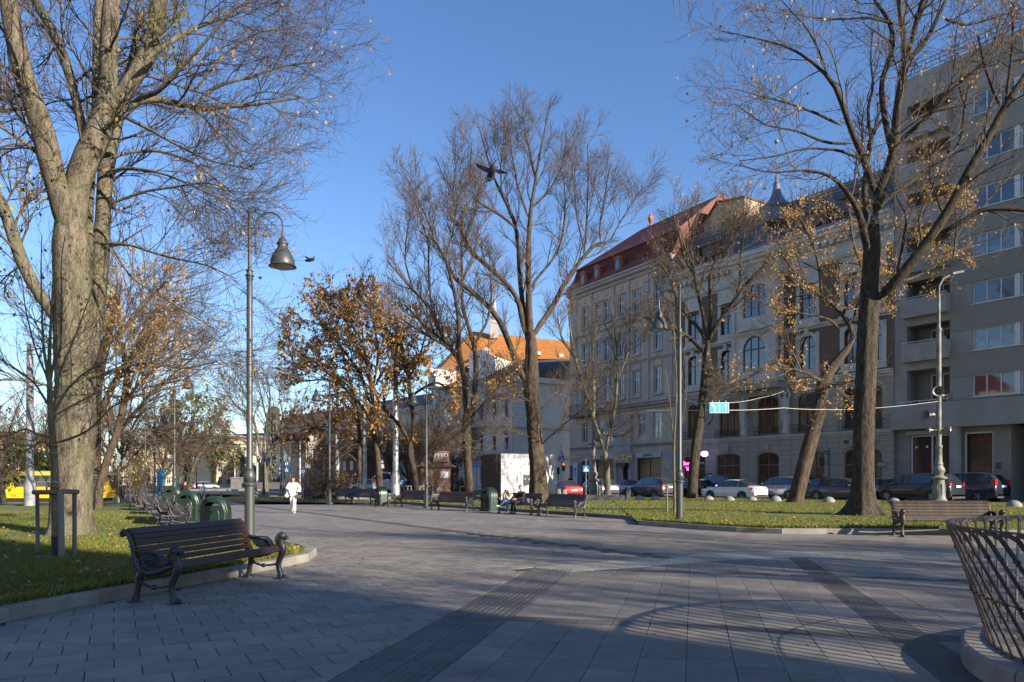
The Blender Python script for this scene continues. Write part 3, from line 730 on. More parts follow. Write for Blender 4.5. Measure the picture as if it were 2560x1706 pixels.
# -- big tree on the right --------------------------------------------------
T3 = [
 [0,(1982,1186,58),(1982,1150,52),(1984,1050,50),(1985,950,50),(1990,850,48),(1992,780,50),(1995,720,48),(2000,650,42),(2002,590,42),(2006,530,40),(2012,480,36)],
 [-1,(2010,500,30),(2022,440,27),(2036,404,25),(2054,352,25),(2058,299,23),(2061,246,21),(2072,197,21),(2079,148,19),(2082,130,18)],
 [1,(2080,140,14),(2079,116,13),(2072,53,13),(2065,0,12),(2060,-70,9)],[-1,(2082,135,13),(2093,100,13),(2110,35,13),(2121,0,12),(2135,-80,8)],
 [1,(2084,140,13),(2100,128,12),(2128,95,11),(2152,46,10),(2174,0,9),(2200,-70,6)],
 [-2,(2014,470,22),(2005,422,20),(1991,380,18),(1973,338,16),(1952,292,14),(1941,260,14),(1927,204,12),(1899,169,10),(1864,141,8),(1829,113,6),(1769,95,4),(1699,81,3),(1640,67,2)],
 [1,(2046,355,17),(2043,320,16),(2029,246,15),(2022,190,14),(2040,151,13),(2054,105,12),(2047,46,10),(2005,0,8),(1990,-50,6)],
 [-1,(1998,600,24),(1990,560,22),(1977,492,16),(1956,454,13),(1927,415,10),(1896,397,8),(1843,390,6),(1770,400,4),(1700,380,3)],
 [2,(1990,520,14),(1989,475,14),(1987,422,14),(1998,334,13),(2008,299,11),(2026,278,10)],[1,(1998,320,9),(1999,290,9),(1992,253,8),(2008,197,6),(2000,140,5),(2005,70,3)],
 [-1,(2055,340,14),(2071,320,12),(2124,278,11),(2180,218,9),(2240,160,8),(2283,141,6)],
 [2,(2012,490,14),(2029,464,12),(2093,418,11),(2166,366,10),(2209,338,8),(2216,246,6),(2230,180,4)],
 [-3,(2000,700,30),(2030,680,30),(2065,640,28),(2110,585,27),(2140,545,26),(2198,457,24),(2216,404,22),(2268,327,20),(2307,246,18),(2353,176,16),(2430,80,12)],
 [-1.5,(2150,540,14),(2195,520,13),(2251,482,11),(2300,480,11),(2353,483,10),(2440,492,8)],
 [-1,(2303,250,10),(2297,239,9),(2279,200,8),(2261,148,6),(2247,81,4)],[-1,(2307,248,9),(2311,239,8),(2321,158,7),(2328,88,6),(2325,0,4)],
 [-1.5,(1935,290,8),(1880,262,7),(1820,240,5),(1760,225,3.5),(1690,205,2)],[-1,(1960,330,8),(1900,330,7),(1830,300,5),(1760,290,4),(1690,240,2)],
 [-1,(1985,370,9),(1930,345,7),(1850,340,5),(1780,360,4),(1700,370,2.5)],[-1.5,(1900,170,7),(1880,110,5),(1850,60,4),(1795,0,2.5)],
 [-1,(2070,60,8),(2000,40,6),(1930,45,5),(1850,40,3),(1790,20,2)],[1,(2160,40,8),(2220,60,6),(2290,40,5),(2353,20,3)],
 [1,(2220,250,6),(2200,190,5),(2240,120,4),(2300,90,3)],[-2,(2060,640,8),(2075,560,7),(2085,500,6),(2060,450,4)],
]
tree('big dark tree with flared roots and a long arching limb on the right lawn', T3, 28.5, bark_dark, twig, 21,
 [dict(n=9, L=3.0, ang=.7, K=7, t0=.3, wig=.17, trop=.03, rf=.38, rmax=.04, rmin=.010, sides=4, shrink=.35),
  dict(n=7, L=1.6, ang=.62, K=5, t0=.2, wig=.2, trop=.05, rf=.6, rmax=.020, rmin=.008),
  dict(n=4, L=.75, ang=.65, K=4, t0=.2, wig=.22, trop=.08, rf=.7, rmax=.010, rmin=.006)],
 flare=1.25, famp=3.0, nmain=44, wscale=.9, name='big_tree', z0=.15, rough=.03, noshoot=(0,), leaf=[(leaf_or, 900, .13, -1, None, False)])
# -- crooked tree with golden leaves ---------------------------------------
T4 = [[0,(1828,1150,34),(1845,1080,32),(1860,1020,31),(1875,970,30),(1888,925,29),(1886,885,27),(1900,860,23),(1925,830,20),(1950,800,18),(1965,775,14)],
 [1,(1950,800,14),(1965,770,13),(1938,723,10),(1894,683,8),(1859,662,7),(1828,625,5),(1806,604,4),(1790,560,3)],[-1,(1935,728,9),(1945,705,7),(1985,678,5)],
 [-1,(1930,760,8),(1912,736,6),(1872,725,5),(1793,715,4),(1740,690,3)],[-2,(1890,880,9),(1870,865,8),(1833,849,6),(1760,845,4),(1690,885,3)],
 [2,(1965,775,12),(2000,720,11),(2050,650,9),(2120,570,7),(2190,480,5)],[1,(1960,740,10),(1990,640,8),(1960,560,6),(1950,480,4)],[2,(1890,685,7),(1880,600,6),(1860,540,5),(1830,490,3)],
 [2,(2050,650,7),(2100,640,6),(2170,600,5),(2230,560,3)],[1,(2120,570,6),(2110,500,5),(2150,420,4),(2140,350,2)],[-1,(1895,900,6),(1915,880,5),(1930,900,3)],[2,(2190,600,5),(2200,520,4),(2190,440,3)]]
tree('crooked leaning tree with golden leaves between the big right tree and the silver hatchback', T4, 41.0, bark_brown, twig, 31,
 [dict(n=10, L=3.2, ang=.75, K=6, t0=.25, wig=.17, trop=.03, rf=.5, rmax=.05, rmin=.014, sides=4, shrink=.4),
  dict(n=6, L=1.6, ang=.65, K=5, t0=.2, wig=.2, trop=.04, rf=.6, rmax=.02, rmin=.010), dict(n=4, L=.8, ang=.6, K=4, wig=.2, trop=.05, rmax=.012, rmin=.008)],
 flare=.35, nmain=26, name='crooked_tree', z0=.25, noshoot=(0,),
 leaf=[(leaf_or, 5800, .115, -1, [(1770,450,2090,765),(2010,420,2240,690),(1680,800,1860,900),(1895,830,1960,960)], False), (leaf_or, 500, .15, -2, None, False)])
# -- tree behind lamp ---------------------------------------------------------
T5 = [[0,(1590,1145,30),(1592,1100,25),(1596,1050,24),(1602,1000,24),(1612,950,24),(1620,880,22),(1624,820,21),(1627,775,18)],
 [-1,(1618,810,13),(1600,790,11),(1582,773,10),(1556,760,8),(1516,752,6),(1480,730,4)],[1,(1624,785,12),(1604,752,9),(1582,731,7),(1560,708,5),(1530,690,4),(1500,640,2.5)],
 [0,(1625,780,13),(1614,715,10),(1604,678,9),(1596,631,8),(1590,591,6),(1585,540,4),(1580,480,2.5)],[1,(1628,780,12),(1635,710,9),(1630,670,8),(1630,631,7),(1648,591,5),(1660,540,4),(1665,480,2.5)],
 [-1,(1627,790,14),(1640,755,12),(1659,731,10),(1685,694,9),(1701,665,8),(1728,639,6),(1762,599,4)],[1,(1600,640,6),(1575,600,5),(1560,540,4),(1545,490,2)],
 [0,(1700,665,6),(1700,600,5),(1710,540,4),(1715,480,2)],[-1,(1645,590,5),(1680,560,4),(1700,520,3)],[1,(1560,710,5),(1540,640,4),(1530,580,3)],[-1,(1625,980,5),(1640,960,4),(1655,900,2)]]
tree('dark forked tree in front of the ornate facade, left of the hanging blue sign', T5, 49.0, bark_dark, twig_red, 41,
 [dict(n=11, L=2.3, ang=.65, K=6, t0=.25, wig=.14, trop=.10, rf=.5, rmax=.05, rmin=.016, sides=4, shrink=.35),
  dict(n=8, L=1.5, ang=.55, K=5, t0=.2, wig=.16, trop=.09, rf=.6, rmax=.025, rmin=.011), dict(n=5, L=.9, ang=.5, K=4, wig=.18, trop=.1, rmax=.014, rmin=.009)],
 flare=.35, wscale=.88, nmain=24, name='forked_tree', z0=.2, noshoot=(0,), leaf=[(leaf_or, 900, .12, -1, [(1480,400,1780,760)], False)])
# -- central tree ------------------------------------------------------------
T6 = [[0,(1238,1148,62),(1236,1090,48),(1231,1030,45),(1227,985,43),(1229,940,42),(1216,905,45),(1222,862,46),(1222,820,38),(1221,780,34),(1218,740,30)],
 [0,(1221,830,24),(1219,770,26),(1216,722,20),(1214,604,16),(1216,506,13),(1220,478,12),(1232,408,8),(1240,349,6),(1255,290,4),(1260,250,2)],
 [1.5,(1220,850,16),(1217,800,19),(1207,735,18),(1198,683,15),(1192,604,13),(1190,518,12),(1173,486,10),(1153,447,9),(1129,400,6),(1115,340,4),(1100,290,2)],
 [-1,(1190,530,10),(1160,500,9),(1129,482,8),(1094,463,6),(1086,447,5),(1080,390,4),(1085,320,2)],
 [-2,(1205,770,18),(1192,687,15),(1161,647,14),(1125,616,13),(1078,577,12),(1067,545,11),(1047,502,9),(1027,502,6)],
 [-3,(1212,890,22),(1184,827,20),(1153,742,18),(1114,694,16),(1063,655,14),(1031,628,12),(1023,585,10),(992,545,7)],
 [2,(1222,780,20),(1243,740,18),(1267,714,17),(1290,663,15),(1322,616,13),(1349,581,11),(1373,557,9),(1393,557,7)],
 [1,(1218,670,10),(1225,650,9),(1251,620,8),(1279,588,7),(1294,537,6),(1300,470,4),(1295,400,2.5)],
 [1,(1340,590,8),(1347,550,7),(1349,480,5),(1352,400,3.5),(1350,330,2)],[0,(1380,557,7),(1378,520,6),(1390,450,4),(1402,380,2.5)],[0,(1345,580,5),(1325,500,4),(1320,420,3),(1310,360,2)],
 [0,(1047,502,6),(1040,440,5),(1048,380,3)],[0,(1065,545,6),(1090,500,5),(1100,430,3)],[-1,(1000,555,6),(980,500,4),(950,440,3),(930,400,2)],[0,(1232,408,6),(1215,340,4),(1200,270,2.5)],
 [0,(1216,506,8),(1190,430,6),(1175,350,4),(1170,290,2.5)],[0,(1153,447,6),(1150,380,4),(1160,310,2.5)],[1,(1220,480,8),(1262,440,6),(1290,390,4),(1300,330,2)],
 [0,(1400,557,5),(1420,520,4),(1450,470,3),(1478,430,2)],
 [-3,(1235,1030,5),(1290,980,4.5),(1340,940,3.5),(1390,880,2)],[-3,(1228,930,4),(1180,900,3.5),(1140,910,2.5)],[-3,(1230,1010,5),(1180,990,4),(1130,1000,3),(1100,1010,2)],[2,(1230,950,4),(1290,900,3),(1340,880,2)]]
lv6 = [dict(n=13, L=2.35, ang=.68, K=7, t0=.2, wig=.12, trop=.16, rf=.5, rmax=.045, rmin=.015, sides=4, shrink=.3),
  dict(n=8, L=1.5, ang=.6, K=5, t0=.2, wig=.16, trop=.06, rf=.6, rmax=.022, rmin=.010), dict(n=5, L=.85, ang=.5, K=4, wig=.2, trop=.08, rmax=.012, rmin=.0085)]
tree('tall central tree with burred dark trunk and upswept crown behind the seated couple', T6, 47.0, bark_brown, twig_red, 51, lv6, flare=.4, wscale=.76, nmain=30, name='tall_tree', z0=.12, rough=.06, noshoot=(0,))
T7 = [[0,(1082,1156,22),(1077,1101,19),(1074,1043,19),(1072,1000,23),(1070,965,22),(1072,940,18)],
 [-1,(1068,960,16),(1070,911,15),(1068,864,14),(1054,817,12),(1055,735,10),(1051,702,9),(1035,636,8),(1023,588,7),(1000,553,5),(975,520,3)],
 [1,(1084,985,15),(1089,911,14),(1095,852,13),(1092,794,12),(1078,755,10),(1059,702,8),(1063,643,7),(1059,565,6),(1063,500,4)],
 [-1,(1062,830,12),(1047,816,11),(1016,773,10),(992,710,9),(949,667,7),(921,635,5),(890,600,3)],[-2,(1060,820,8),(1039,804,7),(964,761,6),(925,733,4),(880,720,2)],
 [1,(1090,790,8),(1120,740,6),(1130,680,5),(1125,610,3)],[0,(949,667,5),(930,600,4),(935,530,3),(950,470,2)],[0,(992,710,6),(985,640,5),(985,560,4),(960,480,2.5)],
 [0,(1023,588,5),(1040,540,4),(1050,470,3)],[1,(1066,864,10),(1050,820,9),(1019,782,8),(978,753,6),(930,700,4)],[0,(1063,643,5),(1090,580,4),(1100,520,3)],
 [-2,(1070,970,4),(1110,930,3),(1150,880,2)],[-2,(1080,1040,4),(1040,1000,3),(1010,1010,2)]]
tree('twin-stemmed bare tree left of the white kiosk', T7, 44.5, bark_brown, twig_red, 61,
 [dict(lv6[0]), dict(lv6[1]), dict(lv6[2])], flare=.3, nmain=24, wscale=.92, name='twin_tree', z0=.12, noshoot=(0,), leaf=[(leaf_br, 900, .13, -1, [(1000,780,1200,960)], False)])
T9 = [[0,(958,1136,16),(951,1082,15),(942,1046,15),(943,1015,14)],[-1,(941,1020,10),(926,986,10),(909,967,9),(886,946,8),(871,924,7),(850,880,5),(830,830,3)],
 [1,(945,1015,12),(951,991,11),(952,955,11),(942,913,10),(940,873,9),(930,820,8),(915,760,6),(900,700,4)],[-1,(945,915,8),(953,904,7),(977,889,6),(1007,877,5),(1029,897,4),(1060,900,3)],
 [0,(940,870,6),(965,820,5),(980,760,3)],[1,(886,946,5),(880,900,4),(900,850,3)],[0,(925,800,5),(890,760,4),(870,720,3)]]
tree('dark Y-forked tree with withered leaf tufts beside the lamp post, left of the twin-stemmed tree', T9, 55.0, bark_dark, twig, 71,
 [dict(n=11, L=3.6, ang=.75, K=6, t0=.2, wig=.16, trop=.04, rf=.5, rmax=.05, rmin=.018, sides=4), dict(n=7, L=1.9, ang=.6, K=5, t0=.2, wig=.2, trop=.03, rf=.6, rmax=.025, rmin=.013), dict(n=4, L=.95, ang=.6, K=4, wig=.2, trop=.03, rmax=.014, rmin=.010)],
 name='forked_tree', z0=.08, noshoot=(0,), leaf=[(leaf_br, 2600, .22, -1, [(840,700,1060,1000)], True)])
T8 = [[0,(873,1128,15),(868,1055,14),(862,991,13),(851,955,12),(858,909,10),(845,850,8),(835,790,6),(830,740,4)],[2,(826,1136,10),(826,1036,9),(826,982,8),(812,900,6),(790,830,4),(775,760,3)],
 [-1,(858,980,8),(830,930,7),(780,880,6),(720,830,4),(660,790,2)],[1,(850,930,8),(830,860,7),(770,780,5),(720,720,3)],[0,(855,900,7),(870,820,6),(860,740,5),(820,670,3)],[1,(845,840,6),(800,760,5),(790,690,3)],
 [-2,(866,1010,6),(800,990,5),(740,980,4),(690,990,3)],[0,(860,890,6),(900,820,5),(930,760,4),(950,730,2)],[-1,(826,1020,4),(780,1030,3),(730,1050,2)],[1,(835,790,5),(790,720,4),(750,670,2)],[-1,(790,880,5),(740,870,4),(690,880,3),(650,760,2)]]
tree('broad tree hung with orange-brown seed tufts at the centre left', T8, 54.0, bark_brown, twig, 81,
 [dict(n=12, L=3.8, ang=.75, K=6, t0=.15, wig=.17, trop=-.01, rf=.5, rmax=.05, rmin=.018, sides=4), dict(n=8, L=2.0, ang=.65, K=5, t0=.15, wig=.2, trop=-.03, rf=.6, rmax=.025, rmin=.013), dict(n=4, L=1.0, ang=.6, K=4, wig=.2, trop=-.05, rmax=.014, rmin=.010)],
 name='seed_tree', z0=.08, noshoot=(), leaf=[(leaf_br, 11500, .19, -2, [(640,630,990,1010)], True), (leaf_br, 3000, .15, -1, [(640,620,990,1060)], False)])
T10 = [[0,(1397,1145,17),(1394,1084,15),(1391,1037,14)],[-1,(1390,1045,9),(1379,1004,9),(1363,967,8),(1356,932,8),(1342,892,8),(1335,873,7),(1320,820,6),(1310,760,4),(1305,700,3)],
 [1,(1393,1040,9),(1400,990,8),(1414,943,7),(1417,896,6),(1420,850,5),(1416,780,4),(1405,720,3)],[0,(1381,985,5),(1392,1002,4),(1400,985,3)],[0,(1340,880,4),(1360,820,3.5),(1370,750,2)],[0,(1417,880,4),(1440,820,3.5),(1460,760,2)],[0,(1325,830,4),(1290,780,3),(1280,720,2)]]
tree('slim pale-barked forked tree in front of the AURUM shop', T10, 50.0, bark_pale, twig_red, 91,
 [dict(n=10, L=2.8, ang=.6, K=6, t0=.25, wig=.14, trop=.14, rf=.5, rmax=.035, rmin=.014, sides=4), dict(n=7, L=1.5, ang=.5, K=5, wig=.16, trop=.1, rmax=.02, rmin=.010), dict(n=4, L=.8, ang=.5, K=4, wig=.2, trop=.1, rmax=.012, rmin=.0085)],
 flare=.2, name='slim_tree', z0=.15, noshoot=(0,))
T11 = [[0,(1550,1178,7),(1549,1084,6),(1548,1014,5),(1554,943,4),(1555,873,3),(1550,780,2.5),(1545,700,1.5)],[0,(1548,1010,3),(1540,930,2),(1530,850,1.5)],[0,(1549,1040,3),(1570,960,2),(1580,880,1.3)],[0,(1554,930,2.5),(1568,860,2),(1575,790,1.3)]]
tree('thin bare sapling tied to a stake next to the right-hand lamp post', T11, 30.5, bark_pale, twig, 95,
 [dict(n=9, L=1.1, ang=.55, K=5, t0=.1, wig=.14, trop=.12, rf=.5, rmax=.012, rmin=.006), dict(n=4, L=.5, ang=.5, K=4, wig=.2, trop=.1, rmax=.008, rmin=.004)], flare=.1, nmain=12, name='sapling', z0=.16, noshoot=())
# -- staked sapling by the near bench -------------------------------------
T2 = [[0,(127,1292,19),(127,1240,18),(128,1180,18),(127,1120,17),(124,1040,16),(118,980,14),(114,900,12),(112,840,9),(116,760,6),(122,640,3),(128,560,1.5)],
 [.3,(118,960,7),(150,900,6),(190,860,5),(240,830,4),(300,800,2)],[-.5,(114,890,7),(100,800,6),(96,720,4.5),(94,620,3),(96,540,1.5)],[.5,(113,870,6),(140,800,5),(142,700,4),(140,600,2.5),(150,540,1.5)],
 [-.4,(122,1020,7),(160,1010,6),(205,990,5),(260,930,4),(330,905,3),(440,880,1.5)],[.4,(120,1005,7),(90,1000,6),(60,985,4),(20,1000,3),(-30,1010,2)],[-.6,(116,940,6),(80,880,5),(40,850,4),(-10,820,3)],
 [.2,(116,930,6),(135,860,5),(170,780,4),(200,700,2.5),(220,640,1.5)],[-.3,(113,880,5),(80,800,4),(60,720,3),(50,640,1.5)],[.6,(118,960,5),(170,930,4),(230,900,3.5),(330,850,2.5),(430,800,1.2)],
 [-.8,(122,1035,6),(100,1012,5),(70,1030,4),(30,1050,3),(0,1090,2)],[.3,(114,900,5),(125,820,4),(122,740,3),(110,660,1.5)]]
tree('young tree with yellowish shoots tied to a stake frame on the left lawn', T2, 14.2, bark('sapling_bark', (.12,.09,.05), (.30,.24,.13), None, 16, .5, .01), twig_yel, 97,
 [dict(n=9, L=1.25, ang=.55, K=7, t0=.15, wig=.12, trop=.10, rf=.5, rmax=.010, rmin=.0045, sides=4), dict(n=5, L=.6, ang=.6, K=5, t0=.2, wig=.16, trop=.1, rmax=.006, rmin=.003)],
 flare=.08, nmain=16, name='young_tree', z0=.14, K=20, noshoot=(), leaf=[(leaf_ye, 90, .075, -1, [(0,430,300,1010)], True), (leaf_or, 60, .08, -1, None, True)])
T12 = [[0,(611,1128,12),(609,1086,10),(603,1053,11)],[0,(600,1055,8),(597,1030,8),(593,1007,7),(583,966,6),(576,942,4),(560,900,3),(545,860,2)],[1,(605,1050,8),(606,1020,7),(609,999,6),(613,966,5),(622,925,4),(620,900,3),(612,855,2)],
 [-1,(608,1060,7),(632,1015,6),(647,983,5),(653,963,4),(645,933,3),(640,890,2)],[0,(652,972,3),(675,958,2.5),(690,963,1.5)],[0,(598,1058,6),(580,1037,5),(560,1010,4),(530,990,3),(510,985,2)],[0,(583,966,4),(540,930,3),(520,900,2)],[1,(613,966,4),(600,910,3),(590,860,2)]]
tree('bare many-limbed tree beside the tall dark monument', T12, 90.0, bark_pale, twig, 101,
 [dict(n=10, L=5.0, ang=.65, K=6, t0=.2, wig=.17, trop=.06, rf=.5, rmax=.08, rmin=.035, sides=3), dict(n=8, L=2.8, ang=.6, K=5, wig=.2, trop=.06, rmax=.04, rmin=.022), dict(n=5, L=1.4, ang=.6, K=4, wig=.2, trop=.06, rmax=.024, rmin=.016)],
 flare=.3, name='bare_tree', z0=0, noshoot=(0,))
T13 = [[0,(435,1112,9),(441,1081,8),(451,1053,6),(472,1029,5),(487,1005,3),(500,970,2)],[0,(444,1065,6),(435,1029,4.5),(434,994,3.5),(438,966,3),(455,941,2)],[2,(411,1122,8),(421,1064,6),(420,1022,4),(410,980,3),(400,950,2)],[0,(451,1053,4),(470,1050,3),(500,1040,2)],[0,(421,1060,4),(390,1010,3),(380,970,2)]]
tm = tree('tree full of round green mistletoe balls beyond the square', T13, 105.0, bark_pale, twig, 103,
 [dict(n=12, L=6.0, ang=.65, K=6, t0=.2, wig=.17, trop=.06, rf=.5, rmax=.09, rmin=.04, sides=3), dict(n=8, L=3.0, ang=.6, K=5, wig=.2, trop=.06, rmax=.05, rmin=.026), dict(n=5, L=1.5, ang=.6, K=4, wig=.2, trop=.06, rmax=.03, rmin=.02)],
 name='mistletoe_tree', z0=0, noshoot=(), leaf=[(leaf_mist, 1200, .5, -2, None, False)])
r_ = np.random.default_rng(5); rb = Vector(tm.location)
for (qx, qy, s) in ((510,938,9),(498,941,6),(405,958,7),(418,955,5),(393,962,5),(432,975,8),(440,985,9),(458,968,6),(472,975,7),(488,958,8),(500,970,9),(478,960,5),(410,980,7),(395,1000,7),(425,1015,6),(466,1000,8),(484,1003,7),(430,950,5),(447,957,5)):
    p = P(qx*Q, qy*Q, 104) - rb; n = 160; d = norm(r_.normal(size=(n,3)))*r_.uniform(.5, 1, n)[:,None]; s_ = s*.5*Q*104/F
    o = leaf_quads('mistletoe_ball', np.array(p)[None] + d*s_, r_.uniform(.5,.9,n)*s_*.5, leaf_mist, tm, r_, 2.0)
# -- generic far trees ------------------------------------------------------
def generic(seed, Ht, m, tw_, name='bare_tree', leafn=0, leafm=None):
    r = random.Random(seed); s = Ht; base = []; t = []
    X = 0; L = []
    def line(p, d, l, r0, r1, k=6):
        pts = []; p = Vector(p); d = Vector(d).normalized()
        for i in range(k+1):
            pts.append((p[:], r0+(r1-r0)*i/k)); d = (d + Vector((r.uniform(-.14,.14), r.uniform(-.14,.14), r.uniform(0,.12)))).normalized(); p = p + d*(l/k)
        return pts
    tr = line((0,0,-.1), (0,0,1), s*.42, s*.022, s*.014); L.append(tr)
    for i in range(7):
        p, rr0 = tr[3 + i % 4]; a = i*2.4 + r.uniform(-.4,.4); e = r.uniform(.9, 1.7)
        L.append(line(p, (math.cos(a), math.sin(a), e), s*r.uniform(.35,.55), s*.010, s*.003))
    LP = np.array([resample([q[0] for q in l], [q[1] for q in l], 12)[0] for l in L]); LR = np.array([resample([q[0] for q in l], [q[1] for q in l], 12)[1] for l in L])
    rg = np.random.default_rng(seed); V, FQ = join([tubes(LP[i:i+1], LR[i:i+1], 7) for i in range(len(L))])
    c1 = grow(LP, LR, 10, s*.26, .65, 5, rg, t0=.3, wig=.15, trop=.08, rf=.5, rmax=.09, rmin=.035); c2 = grow(*c1, 8, s*.14, .6, 4, rg, t0=.2, wig=.2, trop=.07, rf=.6, rmax=.045, rmin=.022)
    c3 = grow(*c2, 4, s*.07, .6, 3, rg, t0=.2, wig=.2, trop=.05, rf=.6, rmax=.03, rmin=.016)
    V2, F2 = join([tubes(*c1, 3), tubes(*c2, 3), tubes(*c3, 3)])
    a, b = np_mesh('trunk', V, FQ, m), np_mesh('crown', V2, F2, tw_)
    root = thing(name, 'x', 'tree'); link('trunk', a, root); o = link('crown', b, root); o['kind'] = 'stuff'
    if leafn:
        pts = c3[0][:,1:].reshape(-1, 3); i = rg.choice(len(pts), leafn); leaf_quads('leaves', pts[i], rg.uniform(.15, .35, leafn), leafm, root, rg, 2.0, True)
    return root
gA = generic(201, 15, bark_brown, twig); gB = generic(202, 13, bark_brown, twig_red, leafn=700, leafm=leaf_br); gC = generic(203, 14, bark_dark, twig)
far_trees = [  # px, depth, height scale, prototype, label
 (300,62,.85,gC,'dense bare tree between the tram front and the four-armed lantern'),(352,84,.8,gA,'bare tree in front of the arched yellow facade'),(405,95,.75,gC,'dark twiggy tree just left of the tall arm lamp of the left row'),
 (60,75,.75,gA,'bare tree above the middle of the tram'),(10,60,.8,gC,'bare tree at the left edge behind the green tram wagon'),(530,150,.9,gA,'distant bare tree left of the monument statue'),
 (575,150,.5,gC,'small bare tree directly behind the monument statue'),
 (835,64,.5,gA,'low bare tree behind the left bench pair'),(985,70,.7,gA,'bare tree over the pale van'),(1020,66,.62,gC,'dark tree right of the tall steel pole'),
 (1085,68,.5,gA,'low branching tree in front of the pink kiosk'),(1130,72,.6,gB,'brown bare tree left of the twin-stemmed tree trunk'),(680,140,.8,gA,'far bare tree between the monument and the grey facade'),
 (905,95,.8,gA,'far bare tree behind the broad seed tree'),(460,170,.9,gC,'most distant bare tree in the avenue axis'),(180,90,.8,gC,'bare tree hidden behind the giant trunk')]
for i, (px, Y, s, pr, lab) in enumerate(far_trees):
    X = (px-CX)/F*Y; dup(pr, lab, (X, Y, dip(X, Y)), i*1.7, 'far bare trees around the square', s)
for pr in (gA, gB, gC):
    for ch in KIDS.pop(pr.name): bpy.data.objects.remove(ch)
    bpy.data.objects.remove(pr)
# trees outside the frame, behind and right of the camera, that shade the square
gD = generic(301, 16, bark_brown, mat('thick_twig', (.09,.06,.045), .85, .3, 2, 20, 0)); gD['label'] = 'bare tree behind the camera position, right one of the shading row'; gD['group'] = 'trees outside the frame'
OFF = [(24.5,-4),(33.6,-5.2),(41.4,-19.8)]
gD.location = (OFF[0][0], OFF[0][1], 0)
for k, (x, y) in enumerate(OFF[1:]): dup(gD, 'bare tree behind the camera position, number %s from the right one' % ('one','two','three')[k], (x, y, 0), k*2.0+1, 'trees outside the frame', 1.05)
# ============================ BUILDINGS ======================================
class Face:
    """a vertical facade plane: origin P0, direction u (x local), outward normal +y local"""
    def __init__(s, P0, u):
        s.P = Vector((P0[0], P0[1], 0)); s.u = Vector((u[0], u[1], 0)).normalized(); s.rz = math.atan2(s.u.y, s.u.x); s.n = Vector((-s.u.y, s.u.x, 0))
    def s_(s, px, off=0.0):
        k = (px-CX)/F; p = s.P + s.n*off; return (p.x - k*p.y)/(k*s.u.y - s.u.x)
    def Y(s, px, off=0.0): return (s.P + s.n*off).y + s.u.y*s.s_(px, off)
    def z(s, px, py, off=0.0): return H + (HY-py)/F*s.Y(px, off)
    def w(s, x, y, z): return s.P + s.u*x + s.n*y + Vector((0,0,z))
def arch_pts(xa, xb, zb, rise, n=8):
    c = (xa+xb)/2; w = (xb-xa)/2
    return [(c - w*math.cos(math.pi*i/n), zb - rise + rise*math.sin(math.pi*i/n)) for i in range(n+1)]
def wall(mb, x0, x1, z0, z1, ops, y=0.0, depth=.3, mi=0, mr=None):
    """wall in the local xz plane with true openings (xa,xb,za,zb,rise)"""
    mr = mi if mr is None else mr
    xs = sorted(set([x0, x1] + [v for o in ops for v in o[:2]])); zs = sorted(set([z0, z1] + [v for o in ops for v in o[2:4]]))
    for a, b in zip(xs, xs[1:]):
        run = None
        for c, d in zip(zs, zs[1:]):
            hole = any(o[0] < (a+b)/2 < o[1] and o[2] < (c+d)/2 < o[3] for o in ops)
            if not hole: mb.quad((b,y,c),(a,y,c),(a,y,d),(b,y,d), mi)
    for o in ops:
        xa, xb, za, zb = o[:4]; r = o[4] if len(o) > 4 else 0; i = y-depth
        zt = zb - r
        mb.quad((xa,y,za),(xa,i,za),(xa,i,zt),(xa,y,zt), mr); mb.quad((xb,i,za),(xb,y,za),(xb,y,zt),(xb,i,zt), mr); mb.quad((xa,y,za),(xb,y,za),(xb,i,za),(xa,i,za), mr)
        if r <= 0: mb.quad((xb,y,zb),(xa,y,zb),(xa,i,zb),(xb,i,zb), mr)
        else:
            ap = arch_pts(xa, xb, zb, r)
            for (p, q) in zip(ap, ap[1:]):
                mb.quad((q[0],y,q[1]),(p[0],y,p[1]),(p[0],i,p[1]),(q[0],i,q[1]), mr)
                mb.quad((q[0],y,q[1]),(q[0],y,zb),(p[0],y,zb),(p[0],y,p[1]), mi)
WIN = {}
